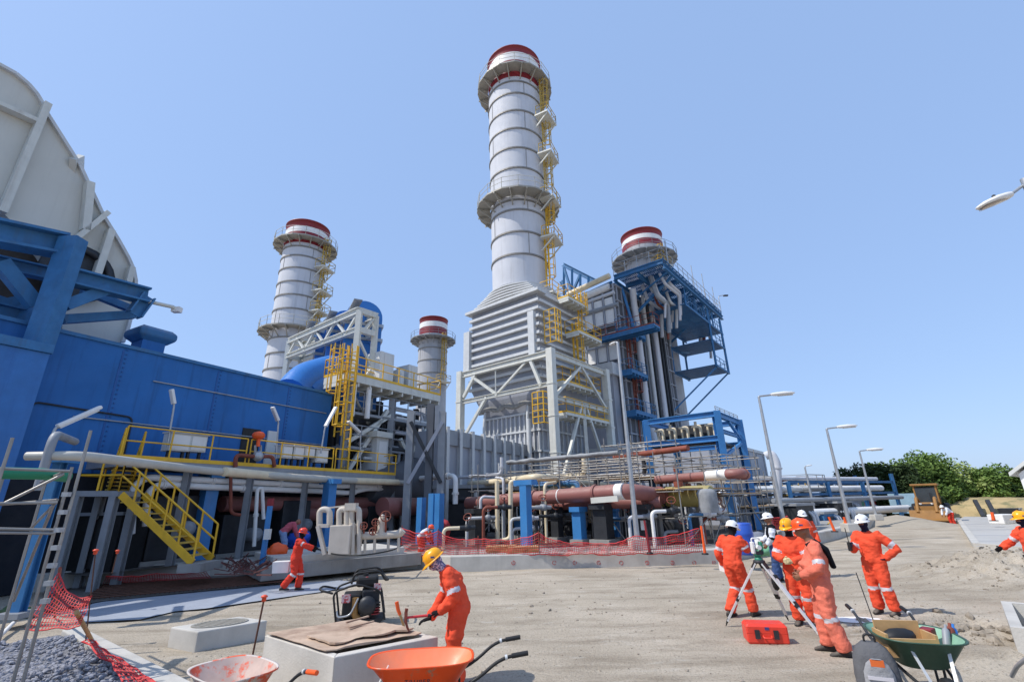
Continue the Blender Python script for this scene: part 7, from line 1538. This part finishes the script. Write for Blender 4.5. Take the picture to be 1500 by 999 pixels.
MB().loft([[bb + dv * u + sd_ * math.cos(q) * w - un * (.036 + .02 * abs(math.sin(q))) for q in [2 * PI * i / 12 for i in range(12)]] for u, w in ((.2, .05), (.5, .1), (.85, .09), (.94, .03))]).build('lens', mat('lamp_lens', (170, 160, 150), .3), hh_)
MB().lathe([(.02, 0), (.025, .03), (.012, .045)], bb + dv * .42 + un * .05, 8).build('photocell', M_dark, hh_)

# ------------------------------------------------------------------ white road slab, bank, far building
sl = [G(1406, 762), G(1430, 799), G(1500, 806), G(1640, 818), G(1700, 752), G(1424, 752)]
f = MB(); f.prism([p + V((0, 0, -.1)) for p in sl], (0, 0, .2)); f.build('road_slab', mat('pale_slab', (172, 170, 166), .85, var=.08, vs=.6, bump=.15), kind='structure')
jn = MB()
for i in range(5):
    a, c = G(1410 + i * 5, 768 + i * 8, .1) , G(1560, 764 + i * 10, .1); jn.beam(a + V((0, 0, .006)), c + V((0, 0, .006)), .12, .006)
jn.build('road_slab_joint', mat('wet_slab', (168, 170, 174), .7), kind='structure')
kl = MB(); kl.beam(G(1404, 762) + V((0, 0, .1)), G(1432, 803) + V((0, 0, .1)), .25, .22); kl.beam(G(1432, 803) + V((0, 0, .1)), G(1520, 811) + V((0, 0, .1)), .25, .22); kl.build('slab_kerb', M_conc, kind='structure')
rows = []
for i in range(31):
    x = 1230 + i * 16; p0 = D(x, 748, 61); p1 = D(x, 748, 64.5); h = max(.3, Zat(x, 733 if x < 1380 else 729, p1) + .25 * noise.noise(V((i * .6, 0, 0))))
    rows.append([V((p0.x, p0.y, -.1)), V(((p0 + p1).x / 2, (p0 + p1).y / 2, h * .62 + .2 * noise.noise(V((i * .9, 4, 0))))), V((p1.x, p1.y, h)), V((p1.x * 1.1, p1.y * 1.1, h * 1.05)), V((p1.x * 1.1, p1.y * 1.1, -.1))])
bkm = MB()
for i in range(30):
    for j in range(4): bkm.add([rows[i][j], rows[i + 1][j], rows[i + 1][j + 1], rows[i][j + 1]], [(0, 1, 2, 3)], 0, True)
bkm.build('earth_bank', mat('dry_bank', (168, 148, 108), .95, var=.2, vs=.5, patch=((122, 118, 84), .9, .48, .62), bump=.4, bs=3), kind='structure')
for x, lb in ((1432, 'dark drain channel down the dry bank'), (1450, 'second dark drain channel down the dry bank')):
    o = MB().beam(D(x - 4, 733, 61.8) , D(x + 9, 757, 60.6), .3, .25).build('drain_channel', M_dark); tag(o, lb, 'channel')
rbd = D(1494, 700, 40); F = Fr((rbd.x, rbd.y), 52); wb2 = thing('white_shed', 'white gabled shed corner at the edge of the view beyond the slab', 'building', F(3, -4))
zt_ = Zat(1499, 668, rbd); zl_ = Zat(1491, 688, rbd)
MB().prism([F(0, 0, 0), F(0, 0, zl_ * .93), F(0, -5, zt_ + 3.0), F(0, -10, zl_), F(0, -10, 0)], F.U * 14).build('wall', M_white, wb2); MB().hexa([F(-.3, .35, zl_ * .9), F(14.3, .35, zl_ * .9), F(14.3, -5, zt_ + 3.02), F(-.3, -5, zt_ + 3.02)] + [p + V((0, 0, .2)) for p in (F(-.3, .35, zl_ * .9), F(14.3, .35, zl_ * .9), F(14.3, -5, zt_ + 3.02), F(-.3, -5, zt_ + 3.02))]).build('roof', M_cab, wb2)
sk_ = D(1478, 744, 56); o = thing('waste_skip', 'dark waste skip in front of the dry bank', 'skip', (sk_.x, sk_.y, 0)); F = Fr((sk_.x, sk_.y), 50)
MB().loft([[F(u * s, w, z) for u, w in ((-.9, .6), (-.9, -.6), (.9, -.6), (.9, .6))] for z, s in ((.1, .8), (.9, 1))], 0, True, False).build('tub', M_dark, o); MB().fbox(F, -.95, .95, -.66, -.601, .82, .92).build('rim', M_grey, o)
wbk = D(1467, 752, 48); o = MB().box(V((wbk.x, wbk.y, .4)), (1.6, .9, .6), .3).build('concrete_block', M_white, bev=.05); tag(o, 'white concrete block on the slab below the skip', 'concrete block')
# sand heap by the loader
sh = MB(); c0 = D(1316, 763, 47); n = 24
rows = []
for k in range(7):
    rr_ = k / 6; rows.append([V((c0.x + math.cos(a) * 4.2 * rr_ * (1 + .2 * noise.noise(V((math.cos(a), math.sin(a), 3)))), c0.y + math.sin(a) * 4.2 * rr_, 0.75 * (1 - rr_) ** 1.2 - .05 + .12 * noise.noise(V((math.cos(a) * rr_ * 3, math.sin(a) * rr_ * 3, 5))) * (1 - rr_))) for a in [2 * PI * i / n for i in range(n)]])
sh.loft(rows, 0, False, True); o = sh.build('sand_heap', mat('sand', (160, 150, 134), .95, var=.1, bump=.3)); tag(o, 'low sand heap beside the loader', 'sand heap')
# loader
ld = D(1364, 758, 50); F = Fr((ld.x, ld.y), 224); lo = thing('wheel_loader', 'old yellow backhoe loader seen from the front beyond the sand heap', 'loader', (ld.x, ld.y, 0))
M_cat = mat('loader_yellow', (150, 108, 54), .6, var=.15, streak=.4, sc=(120, 84, 50))
for u in (.0, 2.3):
    for w in (-.95, .95):
        wh = MB().lathe([(.3, -.2), (.55 + .1 * (u > 1), -.22), (.62 + .1 * (u > 1), 0), (.55 + .1 * (u > 1), .22), (.3, .2)], F(-u, w, .62 + .1 * (u > 1)), 20, axis=F.W).build('tyre', M_black, lo)
        MB().lathe([(.05, -.24), (.3, -.21), (.3, .21), (.05, .24)], F(-u, w, .62 + .1 * (u > 1)), 14, axis=F.W).build('rim', M_cat, wh)
MB().fbox(F, -1.3, .7, -.5, .5, .7, 1.5).build('bonnet', M_cat, lo, bev=.06); MB().fbox(F, -2.9, -1.3, -.7, .7, .7, 1.35).build('body', M_cat, lo, bev=.05); MB().fbox(F, .7, .74, -.4, .4, .8, 1.4).build('radiator_grille', M_dark, lo)
for u in (-2.6, -1.3):
    for w in (-.68, .68): MB().fbox(F, u - .05, u + .05, w - .05, w + .05, 1.35, 2.75).build('cab_post', M_cat, lo)
MB().fbox(F, -2.8, -1.1, -.85, .85, 2.752, 2.9).build('roof', M_cat, lo, bev=.03); MB().fbox(F, -2.55, -2.5, -.62, .62, 1.4, 2.7).build('rear_window', M_dark, lo); MB().fbox(F, -1.3, -1.26, -.62, .62, 1.5, 2.6).build('windscreen', mat('cab_glass', (60, 66, 70), .15), lo); MB().fbox(F, .74, 1.0, -.75, .75, .6, 1.25).build('front_axle_guard', M_cat, lo)  # dark panel at the cab back paints its dim interior
MB().fbox(F, -2.4, -2.0, -.3, .3, 1.35, 1.8).build('seat', M_black, lo)
for w in (-.55, .55): MB().tube(arcpath([F(-1.2, w, 1.5), F(.4, w, 1.9), F(1.4, w, .8)], .4), .11, 8).build('lift_arm', M_cat, lo)
MB().loft([[F(1.3 + u, w, .25 + z) for u, z in ((0, 0), (.75, -.05), (.8, .02), (.2, .12), (.05, .7), (-.08, .72))] for w in (-1.1, 1.1)], 0, True, False).build('front_bucket', M_cat, lo)
MB().tube(arcpath([F(-2.9, 0, 1.2), F(-3.6, 0, 2.6), F(-4.1, 0, 1.3)], .2), .15, 8).build('backhoe_arm', M_cat, lo); MB().tube([F(-.6, .3, 1.5), F(-.6, .3, 2.2)], .06, 8).build('exhaust_pipe', M_dark, lo)
for w in (-.35, .35): MB().box(F(.72, w, 1.42), (.1, .16, .12)).build('headlight', M_white, lo)
sb = D(1330, 752, 57); o = thing('site_board', 'pale blue site board standing in front of the trees', 'board', (sb.x, sb.y, 0)); F = Fr((sb.x, sb.y), 125)
MB().fbox(F, -1.1, 1.1, -.04, .04, .5, 2.2).build('panel', mat('board_blue', (150, 180, 196), .6), o)
for u in (-.9, .9): MB().fbox(F, u - .06, u + .06, .05, .15, 0, 2.2).build('leg', M_grey, o)

# ------------------------------------------------------------------ trees: trunk, limbs and leaf clumps
def leaf_mat(name, rgb, rgb2):
    m = mat(name, rgb, .7, var=.25, vs=1.4, patch=(rgb2, 2.2, .48, .62), spec=.2)
    b = m.node_tree.nodes['Principled BSDF']; b.inputs['Subsurface Weight'].default_value = 0
    return m
L_dark = leaf_mat('dark_leaves', (54, 70, 38), (36, 50, 28)); L_mid = leaf_mat('mid_green_leaves', (104, 128, 62), (66, 90, 44)); L_pale = leaf_mat('pale_green_leaves', (150, 164, 98), (116, 136, 72)); M_bark = mat('grey_bark', (98, 84, 70), .9, var=.3, vs=4)
def tree(x, ytop, dist, wpx, lb, lm_, seed, low=.18, n=9500, group='trees beyond the yard'):
    rg = random.Random(seed); p = D(x, 745, dist); p.z = 0; H_ = Zat(x, ytop, p); Rw = wpx / 2 * dist * 1.18 / FOC
    t = thing('tree', lb, 'tree', p, group)
    tk = MB(); tk.tube([p, p + V((.1, 0, H_ * .25)), p + V((.25, .1, H_ * .55))], [H_ * .035, H_ * .026, H_ * .012], 8); limbs = []
    clumps = []
    for i in range(15):
        a = rg.uniform(0, 2 * PI); e = rg.uniform(low + .1, .9); rr_ = Rw * (1 - ((e - .5) / .62) ** 2) ** .5 * rg.uniform(.45, .92) if abs(e - .5) < .6 else Rw * .3
        q = p + V((math.cos(a) * rr_, math.sin(a) * rr_, H_ * e)); clumps.append((q, Rw * rg.uniform(.2, .4)))
        if i < 8: b0 = p + V((.15, 0, H_ * rg.uniform(.2, .5))); tk.tube([b0, b0.lerp(q, .5) + V((0, 0, .2)), q], [H_ * .014, H_ * .009, H_ * .003], 5)
    clumps.append((p + V((0, 0, H_ * .86)), Rw * .4)); clumps.append((p + V((0, 0, H_ * .55)), Rw * .5))
    tk.build('trunk', M_bark, t)
    cr = MB()
    for i in range(n):
        q, r = clumps[rg.randrange(len(clumps))]
        d = V((rg.gauss(0, 1), rg.gauss(0, 1), rg.gauss(0, .8))).normalized() * r * (rg.random() ** .35) * (1 + .3 * noise.noise(V((i * .1, 0, seed))))
        c = q + d
        if c.z < H_ * low * .6: continue
        s = rg.uniform(.1, .23) * (dist / 65); u = V((rg.gauss(0, 1), rg.gauss(0, 1), rg.gauss(0, .6))).normalized(); w = u.cross(V((rg.gauss(0, 1), rg.gauss(0, 1), rg.gauss(0, 1)))).normalized()
        cr.add([c - u * s, c + w * s * .5, c + u * s, c - w * s * .5], [(0, 1, 2, 3)])
    cr.build('crown', lm_, t)
TR = [(1248, 690, 62, 46, 'dark broad tree at the near end of the row beside the lamp', L_dark, 1, .05), (1276, 683, 63, 56, 'dark dense tree right behind the last street lamp', L_dark, 2, .05), (1305, 684, 62, 54, 'dark dense tree behind the blue site board', L_dark, 3, .05), (1332, 676, 68, 50, 'brighter green tree above the sand heap', L_mid, 4, .1),
      (1366, 664, 66, 60, 'tallest rounded tree right behind the loader', L_mid, 5, .12), (1394, 703, 68, 40, 'lower green tree sloping down beside the tallest one', L_mid, 6, .1), (1424, 681, 70, 52, 'pale green airy tree over the middle of the bank', L_pale, 7, .34), (1454, 697, 72, 42, 'pale green tree above the drain channels', L_pale, 8, .34), (1480, 687, 70, 54, 'green tree next to the white shed', L_mid, 9, .2), (1345, 700, 60, 44, 'dark low tree just behind the loader cab', L_dark, 10, .05), (1262, 712, 58, 40, 'dark low bushy tree at the foot of the last lamp', L_dark, 12, .02), (1320, 715, 59, 44, 'dark low bushy tree behind the sand heap', L_dark, 13, .02)]
for a in TR: tree(*a[:7], low=a[7])

# ------------------------------------------------------------------ plant running on beyond the grey building
fr = thing('far_pipe_rack', 'distant blue pipe rack with pale pipes at the end of the pavement', 'pipe rack', D(1215, 770, 48).to_2d().to_3d())
FR = Fr(D(1165, 760, 42)[:2], 62)
for u in (0, 5, 10, 15):
    for w in (0, 3): MB().ibeam(FR(u, w), FR(u, w, 3.2 if u < 14 else 3.9), .22, .22).build('column', M_bluesteel, fr)
for z in (2.3, 3.2): 
    for w in (0, 3): MB().ibeam(FR(0, w, z), FR(15, w, z), .14, .18).build('beam', M_bluesteel, fr)
for k, (z, w, r, mt) in enumerate(((2.7, .8, .24, M_white), (2.65, 1.8, .18, M_clad), (3.5, 1, .15, M_clad), (1.9, -.6, .16, M_grey), (1.0, -.8, .28, M_white), (3.45, 2, .12, M_rust), (1.9, 1.5, .2, M_grey))): MB().tube([FR(-3, w, z), FR(14.5, w, z)], r, 9).build('pipe', mt, fr)
fc = [((1152, 722), 46, 3.4, 2.6, M_yellowold, 'yellow framed valve tower beside the grey building'), ((1178, 715), 46, 5, 4, M_grey, 'grey louvred equipment block beyond the yellow tower'), ((1212, 728), 50, 5, 3, M_hrsg, 'pale equipment block behind the far pipe rack'), ((1200, 752), 44, 2.4, 1.6, M_bluesteel, 'blue machine under the far pipe rack'), ((1246, 752), 52, 2.4, 1.6, M_green, 'green machine at the end of the far pipe rack'), ((1268, 758), 56, 2.2, 1.4, M_red, 'red cabin near the foot of the last lamp'), ((1165, 770), 36, 2.2, 1.6, M_dark, 'dark pump block in front of the far pipe rack'), ((1225, 762), 46, 2.4, 1.6, M_dark, 'dark pump block near the pavement corner')]
for (x, y), d, w, dp2, mt, lb in fc:
    p = D(x, y, d); zt = p.z if p.z > .9 else 1.6; F = Fr((p.x, p.y), 55); t = thing('equipment_block', lb, 'equipment', (p.x, p.y, 0))
    if 'tower' in lb:
        for u in (-1.3, 1.3):
            for v_ in (-1, 1): MB().tube([F(u, v_), F(u, v_, zt + 1.0)], .045, 6).build('post', mt, t)
        for z in (zt * .35, zt * .7, zt):
            MB().fbox(F, -1.4, 1.4, -1.1, 1.1, z - .1, z).build('deck', M_grey, t); railing(t, [F(-1.4, 1.1), F(-1.4, -1.1), F(1.4, -1.1), F(1.4, 1.1)], z, 1.0, mt, r=.026)
        MB().lathe([(.5, .5), (.6, .8), (.6, zt - .6), (.3, zt - .2)], F(0, 0), 14).build('vessel', M_clad, t)
    else:
        MB().fbox(F, -w / 2, w / 2, -dp2 / 2, dp2 / 2, .3, zt).build('body', mt, t); MB().fbox(F, -w / 2 - .1, w / 2 + .1, -dp2 / 2 - .1, dp2 / 2 + .1, zt + .002, zt + .15).build('roof', M_grey, t); MB().fbox(F, -w * .3, w * .1, -dp2 / 2 - .04, -dp2 / 2 - .003, .5, zt * .8).build('door', M_dark, t)
        for k in range(2): MB().tube(arcpath([F(w * .2 + k * .4, -dp2 / 2 - .2, .2), F(w * .2 + k * .4, -dp2 / 2 - .2, zt * .7), F(w * .2 + k * .4, 0, zt * .7 + .4)], .3), .1, 7).build('pipe', M_clad, t)
rp_ = [G(1213, 780, ZP0), G(1238, 781, ZP0)]
for k, (x0, x1) in enumerate(((1200, 1217), (1222, 1238))):
    o = MB().tube([D(x0, 777, 37), D((x0 + x1) / 2, 772, 37), D(x1, 763, 37)], .035, 6).build('yellow_rope', M_yellow); tag(o, ['yellow rope hanging from the slanted marker post', 'yellow rope hanging between the two marker posts'][k], 'rope')
